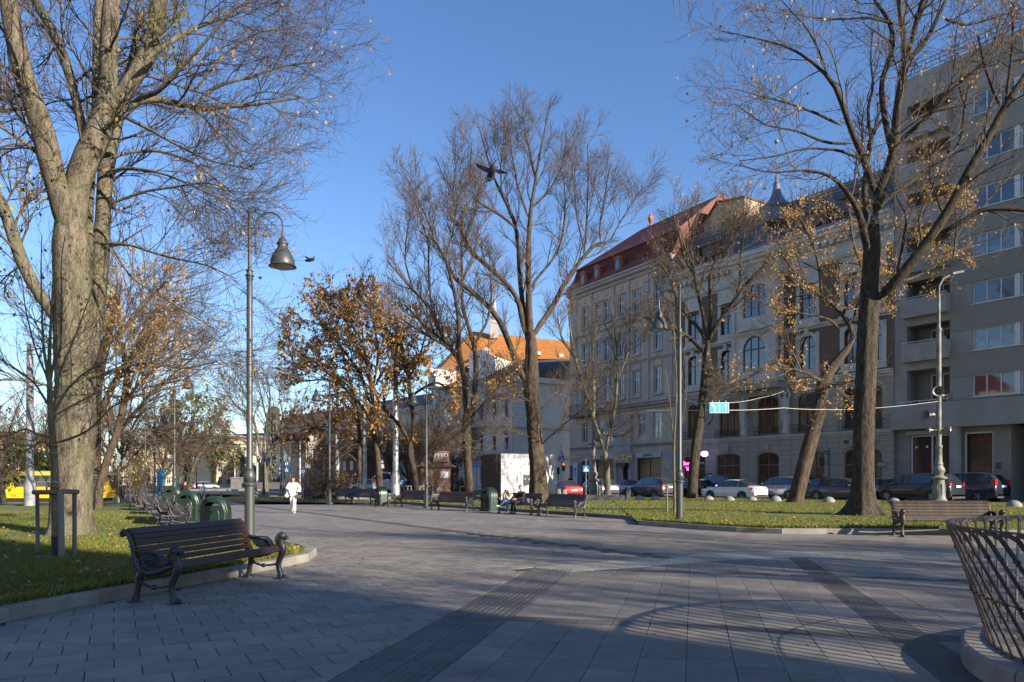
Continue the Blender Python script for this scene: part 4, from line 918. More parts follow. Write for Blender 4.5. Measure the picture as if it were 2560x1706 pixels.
def window(parent, xa, xb, za, zb, r, y, mf, mg, nv=2, tr=.68, fw=.07, name='window', subs=0, tag_=''):
    w, h = round(xb-xa, 2), round(zb-za, 2); key = (w, h, round(r, 2), mf.name, mg.name, nv, tr, fw, subs)
    if key not in WIN:
        mb = MB(); g = MB(); d = .07
        mb.box(0, -d, 0, fw, 0, h-r); mb.box(w-fw, -d, 0, w, 0, h-r); mb.box(fw, -d, 0, w-fw, 0, fw)
        if r <= 0: mb.box(fw, -d, h-fw, w-fw, 0, h)
        else:
            ap = arch_pts(0, w, h, r); ip = arch_pts(fw, w-fw, h-fw, max(.02, r-fw*.5))
            for k in range(len(ap)-1): mb.add([(ap[k][0],0,ap[k][1]),(ap[k+1][0],0,ap[k+1][1]),(ip[k+1][0],0,ip[k+1][1]),(ip[k][0],0,ip[k][1])], [(3,2,1,0)])
        top = h - fw if r <= 0 else h - fw
        for k in range(1, nv):
            x = w*k/nv; t = top if r <= 0 else min(top, h - r + r*math.sqrt(max(0, 1-((x-w/2)/(w/2))**2)) - fw*.5)
            mb.box(x-fw*.45, -d*.9, fw, x+fw*.45, .004, t)
        if tr: mb.box(fw, -d*.95, h*tr-fw*.5, w-fw, .008, h*tr+fw*.5)
        for k in range(1, subs+1):
            z = h*tr + (h-h*tr)*k/(subs+1); mb.box(fw, -d*.5, z-.015, w-fw, .002, z+.015)
        if r <= 0: g.quad((w-fw*.5,-.045,fw*.5),(fw*.5,-.045,fw*.5),(fw*.5,-.045,h-fw*.5),(w-fw*.5,-.045,h-fw*.5))
        else: g.poly([(x,-.045,z) for x, z in [(fw*.5,fw*.5)] + ip + [(w-fw*.5,fw*.5)]])
        WIN[key] = (mb.mesh('window', mf), g.mesh('pane', mg))
    a, b = WIN[key]; o = link(name, a, parent, (xa, y, za)); p = link('pane', b, o); return o
def cyl_prof(mb, x0, x1, prof, mi=0):
    """a cornice: outline (y,z) swept along x"""
    n = len(prof); vs = [(x0, p[0], p[1]) for p in prof] + [(x1, p[0], p[1]) for p in prof]
    fs = [(i, n+i, n+(i+1)%n, (i+1)%n) for i in range(n)] + [tuple(range(n)), tuple(range(2*n-1, n-1, -1))]
    mb.add(vs, fs, mi)
def cornice(mb, x0, x1, z, h, out, mi=0, y0=0.0):
    cyl_prof(mb, x0, x1, [(y0-.02, z), (y0+out*.25, z), (y0+out*.35, z+h*.3), (y0+out*.75, z+h*.45), (y0+out*.8, z+h*.7), (y0+out, z+h*.8), (y0+out, z+h), (y0-.02, z+h)], mi)
def text(s, parent, loc, size, m, rz=math.pi, ext=.02, name='lettering', rx=math.radians(90), w=None):
    cu = bpy.data.curves.new(name, 'FONT'); cu.body = s; cu.size = size; cu.extrude = ext; cu.align_x = 'CENTER'; cu.align_y = 'CENTER'
    cu.materials.append(m); t = bpy.data.objects.new('t', cu); me = bpy.data.meshes.new_from_object(t); bpy.data.objects.remove(t); me.name = name
    o = link(name, me, parent, loc, (rx, 0, rz))
    if w: o.scale = (w, 1, 1)
    return o
plaster_grey = mat('grey_panel_render', (0.330,0.303,0.272), .9, .12, .8, 40, .2, dirt=.35)
plaster_ribbed, nt_, b_ = nodes('ribbed_grey_render')
a_ = noise(nt_, 1.2, 4); c_ = mixc(nt_, a_, (.265,.245,.215), (.325,.30,.262)); tc_ = nt_.nodes.new('ShaderNodeTexCoord'); wv = nt_.nodes.new('ShaderNodeTexWave'); wv.bands_direction = 'Z'; wv.inputs['Scale'].default_value = 3.2; wv.inputs['Distortion'].default_value = .6
nt_.links.new(tc_.outputs['Object'], wv.inputs[0]); c_ = mixc(nt_, mth(nt_, 'MULTIPLY', wv.outputs['Fac'], .35), c_, (.16,.14,.12)); nt_.links.new(c_, b_.inputs['Base Color']); b_.inputs['Roughness'].default_value = .9; bump(nt_, b_, wv.outputs['Fac'], .5, .03)
concrete_b = mat('balcony_concrete', (0.351,0.324,0.303), .9, .15, 1.2, 40, .2, dirt=.6)
stone_beige = mat('beige_stone', (0.370,0.324,0.267), .85, .12, 1.2, 60, .2, dirt=.4)
stucco_pale = mat('pale_stucco', (0.569,0.525,0.467), .85, .10, 1.5, 60, .15, dirt=.45)
stucco_cream = mat('cream_stucco', (0.526,0.435,0.327), .85, .12, 1.2, 60, .15, dirt=.4)
stucco_lav = mat('mauve_grey_stucco', (0.427,0.373,0.340), .85, .10, 1.5, 60, .15, dirt=.4)
white_wall = mat('white_wash_wall', (0.535,0.500,0.454), .85, .08, 1.0, 60, .1, dirt=.3)
sun_yellow = mat('pale_yellow_wall', (.52,.43,.27), .85, .12, .7, 40, .1, dirt=.3)
slate = mat('blue_slate', (.11,.125,.155), .5, .2, 3, 30, .3)
red_tile = mat('red_roof_tile', (0.158,0.034,0.019), .6, .25, 3, 30, .4)
orange_tile = mat('orange_roof_tile', (.50,.20,.05), .7, .18, 2, 14, .5)
dark_roof = mat('dark_sheet_roof', (.06,.065,.07), .5, .2, 2, 30, .2)
brickm, nt_, b_ = nodes('brown_face_brick'); tc_ = nt_.nodes.new('ShaderNodeTexCoord'); mp_ = nt_.nodes.new('ShaderNodeMapping'); mp_.inputs['Rotation'].default_value = (math.pi/2, 0, 0)
br_ = nt_.nodes.new('ShaderNodeTexBrick'); nt_.links.new(tc_.outputs['Object'], mp_.inputs[0]); nt_.links.new(mp_.outputs[0], br_.inputs[0]); br_.inputs['Scale'].default_value = 1; br_.inputs['Brick Width'].default_value = .32; br_.inputs['Row Height'].default_value = .12; br_.inputs['Mortar Size'].default_value = .015
br_.inputs['Color1'].default_value = (.15,.098,.065,1); br_.inputs['Color2'].default_value = (.21,.14,.09,1); br_.inputs['Mortar'].default_value = (.09,.075,.06,1); nt_.links.new(br_.outputs[0], b_.inputs['Base Color']); b_.inputs['Roughness'].default_value = .9
glass = glassmat('window_glass', (.02,.03,.045)); glass_c = glassmat('curtained_glass', (.04,.05,.065), .05, (.20,.21,.23)); glass_shop = glassmat('shop_glass', (.035,.026,.02), .06, (.09,.05,.03), .35); glass_art = glassmat('poster_glass', (.03,.022,.022), .08, (.12,.035,.028), .3)
wood_brown = flat('brown_window_wood', (.11,.055,.035), .5); wood_orange = flat('varnished_wood', (.20,.085,.03), .45); pvc = flat('white_pvc', (.62,.62,.62), .4)
gold = flat('brass_letters', (.62,.45,.18), .35, .6); black_m = flat('black_paint', (.02,.02,.022), .5); dark_m = flat('dark_recess', (.018,.017,.018), .8)
# ---- 1. modern grey block ---------------------------------------------------
FA = Face((30, 47.6), (-.56, .829))
gb = thing('apartment_block', 'tall grey modern apartment block with strip windows and loggias at the right edge', 'building', FA.P, FA.rz)
X0, X1, ZT = -7.0, 5.45, 29.3
rows = [6.85, 9.85, 12.85, 15.9, 18.95, 22.0, 25.0]; WH = 1.42
lx0, lx1 = 1.75, 4.6
ops = []
for z in rows:
    for k in range(3): x1 = .35 - k*2.75; ops.append((x1-2.45, x1, z, z+WH))
logz = [6.68, 9.75, 12.8, 15.85, 18.9, 21.95, 25.0]
for z in logz: ops.append((lx0, lx1, z+.02, z+2.35))
mb = MB(); wall(mb, X0, X1, 6.66, ZT, ops, 0, .22); 
mb.quad((X1,0,0),(X1,-14,0),(X1,-14,ZT),(X1,0,ZT)); mb.quad((X0,-14,0),(X0,0,0),(X0,0,ZT),(X0,-14,ZT)); mb.quad((X1,-14,0),(X0,-14,0),(X0,-14,ZT),(X1,-14,ZT)); mb.quad((X0,0,ZT),(X1,0,ZT),(X1,-14,ZT),(X0,-14,ZT))
for z in rows: mb.box(lx1-.2, .0, z-1.3, X1, .012, z-1.27)
mb.build('wall', plaster_grey, gb)
# ribbed spandrels between the window rows, and panels
mb = MB()
for z in rows: mb.box(X0, 0, z-1.60, lx0-.06, .04, z-.06)
mb.build('ribbed_panel', plaster_ribbed, gb)
mb = MB(); mb.box(X0, -.1, 4.95, X1, .55, 6.62); mb.build('concrete_band', plaster_grey, gb)
for z in rows:
    for k in range(3):
        x1 = .35 - k*2.75; window(gb, x1-2.45, x1, z, z+WH, 0, -.10, pvc, glass_c if (k+int(z)) % 2 else glass, 3, 0, .08)
for z in rows:
    mb = MB(); mb.box(X0, .0, z-.05, .37, .10, z); mb.build('window_sill', pvc, gb)
    for k in range(1, 3): x1 = .35 - k*2.75; mb = MB(); mb.box(x1+.0, -.12, z, x1+.30, .02, z+WH); mb.build('mullion', pvc, gb)
mb = MB(); rl = MB()
for i, z in enumerate(logz):
    mb2 = MB(); mb2.quad((lx1,-1.5,z),(lx0,-1.5,z),(lx0,-1.5,z+2.4),(lx1,-1.5,z+2.4)); mb2.quad((lx0,-1.5,z),(lx0,-.2,z),(lx0,-.2,z+2.4),(lx0,-1.5,z+2.4)); mb2.quad((lx1,-.2,z),(lx1,-1.5,z),(lx1,-1.5,z+2.4),(lx1,-.2,z+2.4)); mb2.quad((lx0,-.2,z+2.35),(lx1,-.2,z+2.35),(lx1,-1.5,z+2.35),(lx0,-1.5,z+2.35)); mb2.quad((lx1,-.2,z+.02),(lx0,-.2,z+.02),(lx0,-1.5,z+.02),(lx1,-1.5,z+.02))
    mb2.build('loggia', plaster_ribbed, gb)
    window(gb, lx0+.3, lx0+1.9, z+.35, z+2.1, 0, -1.42, pvc, glass, 2, 0, .07)
    if i: 
        m3 = MB(); m3.box(lx0-.05, .0, z-.18, lx1+.1, .55, z); m3.box(lx0-.05, .47, z, lx1+.1, .55, z+1.05); m3.box(lx0-.05, 0, z, lx0+.03, .47, z+1.05); m3.box(lx1+.02, 0, z, lx1+.1, .47, z+1.05)
        m3.build('balcony', concrete_b, gb)
        m4 = MB(); m4.tube([(lx0-.02,.51,z+1.16),(lx1+.08,.51,z+1.16)], .02, 6)
        for k in range(5): m4.tube([(lx0+.05+k*.7,.51,z+1.04),(lx0+.05+k*.7,.51,z+1.16)], .012, 5)
        m4.build('rail', white_metal, gb)
m4 = MB(); m4.tube([(lx0-.2,.5,6.85),(lx1+.3,.5,6.85)], .025, 6)
for k in range(6): m4.tube([(lx0-.1+k*.6,.5,6.6),(lx0-.1+k*.6,.5,6.85)], .015, 5)
m4.build('rail', white_metal, gb)
m = MB()
for zz in (29.6, 29.9, 30.2): m.tube([(X0,-.2,zz),(X1,-.2,zz)], .025, 5)
for k in range(14): m.tube([(X0+k*.95,-.2,29.2),(X0+k*.95,-.2,30.2)], .022, 5)
m.build('roof_rail', black_m, gb)
# ground floor, set back under the band
gx = lambda px: FA.s_(px, -.3)
mb = MB(); o1 = (gx(2384), gx(2276), .75, 4.55); o2 = (gx(2483), gx(2411), .6, 4.6)
wall(mb, gx(2528), X1, 0, 4.95, [o1, o2], -.3, .2); mb.quad((X0,-3,0),(gx(2528),-3,0),(gx(2528),-3,4.95),(X0,-3,4.95)); mb.quad((gx(2528),-.3,0),(gx(2528),-3,0),(gx(2528),-3,4.95),(gx(2528),-.3,4.95))
mb.build('ground_floor_wall', plaster_ribbed, gb)
mb = MB(); mb.lathe([(.36,0),(.36,4.95)], 20, (gx(2397),.15,0)); mb.build('column', plaster_grey, gb, True, 50)
window(gb, *o1, 0, -.42, white_metal, glass_art, 2, 0, .09, 'shop_window'); window(gb, *o2, 0, -.42, white_metal, glass_art, 1, 0, .09, 'shop_window')
mb = MB(); mb.box(o1[0]-.1, -.28, 4.58, o1[1]+.15, .02, 4.86); mb.build('sign_board', flat('cream_board', (.35,.32,.27), .6), gb)
mb = MB(); mb.box(gx(2560), -2.98, .1, gx(2540), -2.9, 4.3); mb.box(X0+.2, -2.98, .1, gx(2570), -2.9, 4.3); mb.build('door', dark_m, gb)
mb = MB(); mb.box(gx(2262), -.3, 2.9, gx(2253), -.27, 3.2); mb.build('house_number', flat('blue_plate', (.35,.38,.45), .5), gb); text('6', gb, ((gx(2262)+gx(2253))/2, -.25, 3.05), .22, black_m)
mb = MB(); mb.box(gx(2502), -.28, 2.2, gx(2491), -.24, 2.6); mb.build('plaque', wood_brown, gb)
for k, px in enumerate((2291, 2317)): mb = MB(); mb.obox((gx(px), -.36, 3.75), (.12,.12,.16)); mb.build('lamp_spot', white_metal, gb)
# ---- 2. ornate hotel ----------------------------------------------------------
FB = Face(FA.w(5.5, 0, 0)[:2], (-.56, .829)); LB_ = 20.7
hb = thing('hotel_building', 'ornate old hotel with slate mansard roof, spire, brown brick panels and arched windows', 'building', FB.P, FB.rz)
sx = lambda px, off=0: FB.s_(px, off)
def span(a, b, off=0): return (sx(b, off), sx(a, off))
g_ops = [(*span(2158,2110), .55, 3.75, .5), (*span(2205,2162), .55, 3.75, .5), (*span(2061,2012), .3, 3.7, .35), (*span(1947,1893), .8, 3.75, .4), (*span(1850,1791), .8, 3.75, .3), (*span(1763,1733), .3, 3.7, .2), (*span(1726,1709), .3, 3.6, .3)]
g_ops = [(min(a,b), max(a,b), c, d, e) for a, b, c, d, e in g_ops]
f1 = [(a, b) for a, b in (span(1746,1719), span(1848,1799), span(1946,1895), span(2055,1994), span(2143,2109), span(2205,2176))]
f1_ops = [(min(a,b), max(a,b), 5.25, 8.3, .45) for a, b in f1]
up = [(1735,15), (1817,15), (2020,21), (2128,18), (2192,15)]
u_ops = []
for px, w in up:
    a, b = sorted((sx(px-w*.9), sx(px+w*.9)))
    u_ops.append((a, b, 10.1, 12.75, (b-a)/2)); u_ops.append((a, b, 14.1, 16.55, .35))
bx0, bx1 = sx(1940, 1.0), sx(1832, 1.0)
mb = MB(); wall(mb, 0, LB_, 0, 4.75, g_ops, 0, .35); wall(mb, 0, LB_, 5.05, 9.0, f1_ops, 0, .3); mb.build('lower_wall', stone_beige, hb)
mb = MB(); wall(mb, 0, LB_, 9.0, 18.3, u_ops, 0, .3); mb.build('brick_wall', brickm, hb)
mb = MB(); mb.quad((LB_,0,0),(LB_,-13,0),(LB_,-13,20.3),(LB_,0,20.3)); mb.quad((0,-13,0),(0,0,0),(0,0,20.3),(0,-13,20.3)); mb.quad((LB_,-13,0),(0,-13,0),(0,-13,20.3),(LB_,-13,20.3)); wall(mb, 0, LB_, 18.3, 20.3, [], .02); mb.build('side_wall', stucco_pale, hb)
# rusticated blocks, every block its own part in the two lower storeys
def rust(parent, x0, x1, z0, z1, ops, ch, m, y=0, bw=1.05, out=.035):
    me_cache = {}; n = 0
    nz = int(round((z1-z0)/ch)); h = (z1-z0)/nz
    for j in range(nz):
        za, zb = z0+j*h, z0+(j+1)*h; cuts = [(o[0]-.05, o[1]+.05) for o in ops if o[2]-.05 < zb and o[3]+.05 > za]; cuts.sort()
        segs = []; c = x0
        for a, b in cuts:
            if a > c: segs.append((c, a))
            c = max(c, b)
        if c < x1: segs.append((c, x1))
        for a, b in segs:
            k = max(1, int(round((b-a)/bw))); w = (b-a)/k
            if w < .12: continue
            for i in range(k):
                key = (round(w, 3), round(h, 3))
                if key not in me_cache:
                    q = MB(); e = .015; q.add([(-w/2+e,0,e),(w/2-e,0,e),(w/2-e,0,h-e),(-w/2+e,0,h-e),(-w/2+2.2*e,out,2.2*e),(w/2-2.2*e,out,2.2*e),(w/2-2.2*e,out,h-2.2*e),(-w/2+2.2*e,out,h-2.2*e)], [(7,6,5,4),(0,4,5,1),(1,5,6,2),(2,6,7,3),(3,7,4,0)])
                    me_cache[key] = q.mesh('stone_block', m)
                link('stone_block', me_cache[key], parent, (a+(i+.5)*w, y, za)); n += 1
    return n
n1 = rust(hb, 0, LB_, .5, 4.7, g_ops, .42, stone_beige); n2 = rust(hb, 0, LB_, 5.1, 8.8, f1_ops, .46, stone_beige, 0, 1.6)
mb = MB(); mb.box(0, .0, 0, LB_, .08, .5); cornice(mb, 0, LB_, 4.72, .36, .35); cornice(mb, 0, LB_, 8.85, .5, .4); cornice(mb, 0, LB_, 13.2, .35, .25); cornice(mb, 0, LB_, 17.9, .4, .3); cornice(mb, -.02, LB_+.02, 19.6, .9, .75)
for k in range(34): mb.box(.2+k*.61, .05, 19.25, .45+k*.61, .45, 19.6)
mb.build('cornice', stucco_pale, hb)
# pale window surrounds on the brick floors
for (xa, xb, za, zb, r) in u_ops:
    mb = MB(); t = .34
    P_ = [(xa-t, xa-.02), (xb+.02, xb+t)]
    top = zb + (.15 if r > .4 else .2)
    for a, b in P_: mb.box(a, 0, za-.55, b, .09, top)
    mb.box(xa-t-.08, 0, za-.62, xb+t+.08, .2, za-.42); mb.box(xa-.02, 0, za-.42, xb+.02, .07, za)
    if r > .4:
        for p, q in zip(arch_pts(xa-t*.8, xb+t*.8, zb+t*.8, r+t*.8, 10), arch_pts(xa-t*.8, xb+t*.8, zb+t*.8, r+t*.8, 10)[1:]):
            c_ = ((xa+xb)/2, zb-r); f_ = lambda v: (c_[0]+(v[0]-c_[0])*(r/(r+t*.8)), c_[1]+(v[1]-c_[1])*(r/(r+t*.8)))
            a, b = f_(p), f_(q); mb.add([(p[0],.12,p[1]),(q[0],.12,q[1]),(b[0],.12,b[1]),(a[0],.12,a[1]),(p[0],0,p[1]),(q[0],0,q[1])], [(3,2,1,0),(0,1,5,4)])
        mb.box((xa+xb)/2-.14, .05, zb-.1, (xa+xb)/2+.14, .28, zb+.5)
        z = zb+.62; xm = (xa+xb)/2; mb.slab([(xa-t,z),(xb+t,z),(xb+t,z+.14),(xm+.25,z+.52),(xm-.25,z+.52),(xa-t,z+.14)], .02, .3)
    else: mb.box(xa-t-.05, 0, top, xb+t+.05, .22, top+.2); mb.box(xa-t, 0, top+.2, xb+t, .1, 17.9)
    mb.build('window_surround', stucco_pale, hb)
    window(hb, xa, xb, za, zb, r, -.12, wood_brown, glass, 2, .66, .07)
for (xa, xb, za, zb, r) in f1_ops:
    window(hb, xa, xb, za, zb, r, -.14, wood_brown, glass_shop, 3 if xb-xa > 1.7 else 2, .72, .09)
    mb = MB()
    for p, q in zip(arch_pts(xa-.2, xb+.2, zb+.3, r+.2, 8), arch_pts(xa-.2, xb+.2, zb+.3, r+.2, 8)[1:]): mb.tube([(p[0],.04,p[1]),(q[0],.04,q[1])], .07, 5, False)
    mb.build('moulding', stucco_pale, hb)
    mb = MB(); n = int((xb-xa+.5)/.14); z0 = 5.12
    for k in range(n+1):
        x = xa-.25 + k*.14; a = math.sin(k*1.3)*.03; mb.tube([(x,.34,z0),(x+a,.42,z0+.25),(x,.36,z0+.5),(x,.38,z0+.68)], .016, 4, False)
        if k % 2 == 0: mb.tube([(x,.38,z0+.35),(x+.07,.43,z0+.45),(x+.14,.38,z0+.35),(x+.07,.40,z0+.22),(x,.38,z0+.35)], .014, 4, False)
    mb.tube([(xa-.3,.36,z0+.7),(xb+.3,.36,z0+.7)], .022, 5); mb.tube([(xa-.3,.34,z0+.03),(xb+.3,.34,z0+.03)], .022, 5)
    mb.tube([(xa-.3,0,z0+.7),(xa-.3,.36,z0+.7)], .02, 4); mb.tube([(xb+.3,0,z0+.7),(xb+.3,.36,z0+.7)], .02, 4)
    mb.build('balcony_railing', iron, hb)
for i, (xa, xb, za, zb, r) in enumerate(g_ops):
    window(hb, xa, xb, za, zb, r, -.16, wood_orange if i < 5 else wood_brown, glass_shop, 3 if xb-xa > 2.2 else 2, .64, .10, 'shop_window')
    mb = MB(); ap = arch_pts(xa-.12, xb+.12, zb+.22, r+.15, 8)
    for k, (p, q) in enumerate(zip(ap, ap[1:])): mb.add([(p[0],.05,p[1]),(q[0],.05,q[1]),(q[0]*.98+.02*(xa+xb)/2,.05,q[1]+.26),(p[0]*.98+.02*(xa+xb)/2,.05,p[1]+.26),(p[0],0,p[1]),(q[0],0,q[1])], [(3,2,1,0),(0,4,5,1)])
    mb.obox(((xa+xb)/2, .1, zb+.45), (.4,.24,.5)); mb.build('keystone', stone_beige, hb)
# projecting bay with side windows
bo = 1.0; bw = bx1-bx0; bops = [(bx0+bw*.24, bx0+bw*.76, 10.45, 13.3, bw*.26), (bx0+bw*.24, bx0+bw*.76, 14.9, 17.5, .3)]
mb = MB(); wall(mb, bx0, bx1, 9.35, 19.3, bops, bo, .25)
sops = [(.35,.72,10.6,13.1,.18),(.35,.72,14.7,16.9,0)]
T_ = Matrix(((0,1,0),(1,0,0),(0,0,1)))
side = MB(); wall(side, 0.0, bo, 9.35, 19.3, sops, 0, .2)
mb.add([(bx0 - v[1], v[0], v[2]) for v in side.v], [tuple(f) for f in side.f]); mb.add([(bx1 + v[1], v[0], v[2]) for v in side.v], [tuple(reversed(f)) for f in side.f])
mb.quad((bx0,0,9.35),(bx1,0,9.35),(bx1,bo,9.35),(bx0,bo,9.35)); mb.build('bay', stucco_pale, hb)
mb = MB()
for z, h, o_ in ((9.2,.4,.35),(13.35,.35,.25),(17.9,.35,.3),(19.2,.8,.6)): cornice(mb, bx0-.15, bx1+.15, z, h, o_, 0, bo); mb.box(bx0-o_*.6, 0, z+h*.6, bx0, bo+o_*.6, z+h)
for x in (bx0+.12, bx1-.12): mb.box(x-.16, bo, 9.6, x+.16, bo+.14, 13.3); mb.box(x-.16, bo, 13.75, x+.16, bo+.14, 17.9)
xm = (bx0+bx1)/2
mb.slab([(bx0+bw*.18,13.75),(bx0+bw*.82,13.75),(bx0+bw*.82,13.9),(xm+.5,14.35),(xm,14.6),(xm-.5,14.35),(bx0+bw*.18,13.9)], bo, bo+.35)
mb.lathe([(.01,-.3),(.3,-.1),(.34,.1),(.2,.3),(.01,.35)], 8, (xm, bo+.2, 14.0)); mb.build('bay_ornament', stucco_pale, hb)
for (xa, xb, za, zb, r) in bops: window(hb, xa, xb, za, zb, r, bo-.1, wood_brown, glass, 3, .62, .08, subs=0)
for (xa, xb, za, zb, r) in sops:
    o = window(hb, 0, xb-xa, 0, zb-za, 0, 0, wood_brown, glass, 1, .66, .05); o.location = (bx0+.08, xb, za); o.rotation_euler = (0, 0, -math.pi/2 + math.pi); o.location = (bx0+.08, xa, za)
# balcony slab and the two stone figures carrying it
mb = MB(); mb.prism([(bx0-.5,0),(bx1+.5,0),(bx1+.3,bo+.5),(bx0-.3,bo+.5)], 8.85, 9.2); mb.slab([(bx0-.2,8.35),(bx1+.2,8.35),(bx1+.4,8.85),(bx0-.4,8.85)], 0, .7); mb.build('balcony', stone_beige, hb)
for x in (sx(1862,.3), sx(1966,.3)):
    mb = MB(); mb.obox((x,.25,5.9), (.42,.36,1.6)); mb.lathe([(.20,5.2),(.26,5.3),(.20,5.5),(.17,6.6),(.26,7.1),(.36,7.5),(.34,7.9),(.2,8.0),(.13,8.1),(.16,8.3),(.12,8.5)], 10, (x,.45,0)); mb.ball((x,.5,8.32), .19, 8)
    mb.tube([(x-.3,.45,7.85),(x-.5,.55,8.2),(x-.2,.5,8.75)], [.11,.09,.07], 6); mb.tube([(x+.3,.45,7.85),(x+.5,.55,8.2),(x+.2,.5,8.75)], [.11,.09,.07], 6)
    for k in range(5): mb.tube([(x-.25+k*.12,.66,7.6),(x-.2+k*.1,.68,7.0),(x-.15+k*.08,.62,6.3)], .05, 5)
    mb.build('caryatid', stucco_pale, hb, True, 60)
# mansard, slate rows, crest, dormers
mb = MB(); z0, z1, sb = 20.5, 24.1, 1.9
def mans(t): return (-sb*(1-(1-t)**1.6)*1.0 + .15*(1-t), z0+(z1-z0)*t)
rowsn = 16
for k in range(rowsn):
    (ya, za), (yb, zb_) = mans(k/rowsn), mans((k+1)/rowsn); mb.quad((LB_+.1,ya+.05,za),(-.1,ya+.05,za),(-.1,yb+.02,zb_),(LB_+.1,yb+.02,zb_)); mb.quad((LB_+.1,yb+.02,zb_),(-.1,yb+.02,zb_),(-.1,yb+.05,zb_),(LB_+.1,yb+.05,zb_))
for x, f_ in ((-.1, 1), (LB_+.1, 0)):
    pts = [(x, mans(k/8)[0], mans(k/8)[1]) for k in range(9)] + [(x,-13,z1),(x,-13,z0)]; mb.poly(pts if f_ else pts[::-1])
mb.quad((LB_,-sb,z1),(0,-sb,z1),(0,-13,z1+.2),(LB_,-13,z1+.2)); mb.build('mansard_roof', slate, hb)
mb = MB(); cornice(mb, -.1, LB_+.1, 23.95, .4, .35, 0, -sb); cornice(mb, -.1, LB_+.1, 20.45, .35, .25, 0, .2); mb.build('roof_moulding', mat('grey_zinc', (.22,.24,.28), .5, .1, 3, 40, .1), hb)
mb = MB()
for k in range(52):
    x = .2 + k*.39; mb.tube([(x,-sb,24.3),(x,-sb,24.95 if k % 2 else 25.2)], .02, 4)
    mb.tube([(x,-sb,24.4),(x+.1,-sb,24.75),(x+.2,-sb,24.9),(x+.3,-sb,24.75),(x+.39,-sb,24.4)], .018, 4, False)
    if k % 2 == 0: mb.obox((x,-sb,25.0), (.14,.03,.05)); mb.obox((x,-sb,25.22), (.08,.03,.1), 0, 0, 0, .78)
mb.tube([(0,-sb,24.38),(LB_,-sb,24.38)], .025, 4); mb.build('roof_crest', iron, hb)
for px, z in ((2056,21.3), (2142,21.5), (1745,21.4), (1790,21.4)):
    x = sx(px, -.6); mb = MB(); mb.lathe([(.55,0),(.62,.12),(.62,.5)], 14, (x,-.25,z+.35), 0, Matrix.Translation((x,-.25,z+.35)) @ Matrix.Rotation(-math.pi/2, 4, 'X') @ Matrix.Translation((-x,.25,-z-.35))); mb.slab([(x-.9,z+.9),(x+.9,z+.9),(x+.8,z+1.15),(x,z+1.5),(x-.8,z+1.15)], -.7, .35); mb.box(x-.85,-.9,z-.4,x-.55,.2,z+.9); mb.box(x+.55,-.9,z-.4,x+.85,.2,z+.9); mb.box(x-.55,-.9,z+.72,x+.55,.05,z+.9); mb.box(x-.55,-.9,z-.4,x+.55,.05,z-.1)
    d_ = mb.build('dormer', mat('copper_brown', (.13,.085,.065), .6, .3, 3, 40, .2), hb)
    g = MB(); g.poly([(x+.5*math.cos(-a*math.pi/6), .02, z+.35+.5*math.sin(-a*math.pi/6)) for a in range(12)][::-1]); g.build('pane', glass, d_)
mb = MB(); xs_ = sx(1926, .2)
mb.lathe([(1.15,22.6),(1.2,23.6),(1.38,23.75),(1.4,23.85),(1.1,24.0),(.75,24.3),(.5,24.7),(.36,25.1),(.27,25.6),(.22,25.9),(.12,26.1),(.08,26.6),(.045,26.7),(.04,29.2)], 12, (xs_,-.6,0)); mb.build('spire', mat('zinc_cupola', (.15,.155,.18), .5, .25, 3, 40, .2), hb, True, 40)
mb = MB(); mb.ball((xs_,-.6,29.3), .19, 10); mb.build('spire_ball', flat('verdigris', (.12,.25,.2), .5), hb, True)
text('PETROV', hb, (sx(2133), .12, 4.28), .38, black_m, math.pi, .02)
mb = MB(); a, b = sorted((sx(2196,.1), sx(2215,.1))); mb.box(a, .04, 2.35, b, .1, 2.8); mb.build('plaque', flat('slate_sign', (.16,.17,.18), .5), hb); text('PETRO', hb, ((a+b)/2, .12, 2.58), .2, white_metal, math.pi, .005)
mb = MB(); x = sx(2074); mb.tube([(x,.1,3.9),(x,.1,1.7)], .035, 6); mb.tube([(x,.1,3.6),(x,.5,3.7),(x,.9,3.4),(x,1.0,3.05)], .03, 6)
for k in range(4): mb.tube([(x,.1+.1*k,3.2+.12*k),(x,.25+.1*k,3.3+.1*k),(x,.2+.1*k,3.5+.06*k)], .02, 5)
mb.build('lantern_bracket', iron, hb)
lt = MB(); lt.lathe([(.10,2.5),(.17,2.56),(.23,2.95),(.26,3.0),(.1,3.15),(.03,3.2)], 6, (x,1.0,0)); lt.build('wall_lantern', iron, hb)
neon = flat('pink_neon', (1.0,.12,.55), .4, emit=2.2); neon_b = flat('violet_neon', (.55,.45,1.0), .4, emit=1.6)
text('Sor', hb, (sx(1714,.3), .2, 2.95), .5, neon, math.pi, .02, 'neon_sign'); text("'d", hb, (sx(1716,.3), .2, 2.45), .5, neon, math.pi, .02, 'neon_sign')
mb = MB(); x = sx(1763,.8); mb.lathe([(.02,-.05),(.42,0),(.42,.16),(.02,.2)], 14, (0,0,0), 0, Matrix.Translation((x,.8,3.75)) @ Matrix.Rotation(math.pi/2, 4, 'Y') @ Matrix.Scale(.6, 4, (1,0,0))); mb.build('projecting_sign', neon_b, hb)
mb = MB(); mb.tube([(x,0,3.75),(x,.6,3.75)], .03, 5); mb.build('bracket', iron, hb)
text('HOTEL', hb, (sx(1772), .06, 1.95), .28, black_m, math.pi, .01); text('KAVA', hb, (sx(1750), -.12, 2.95), .32, white_metal, math.pi, .01)
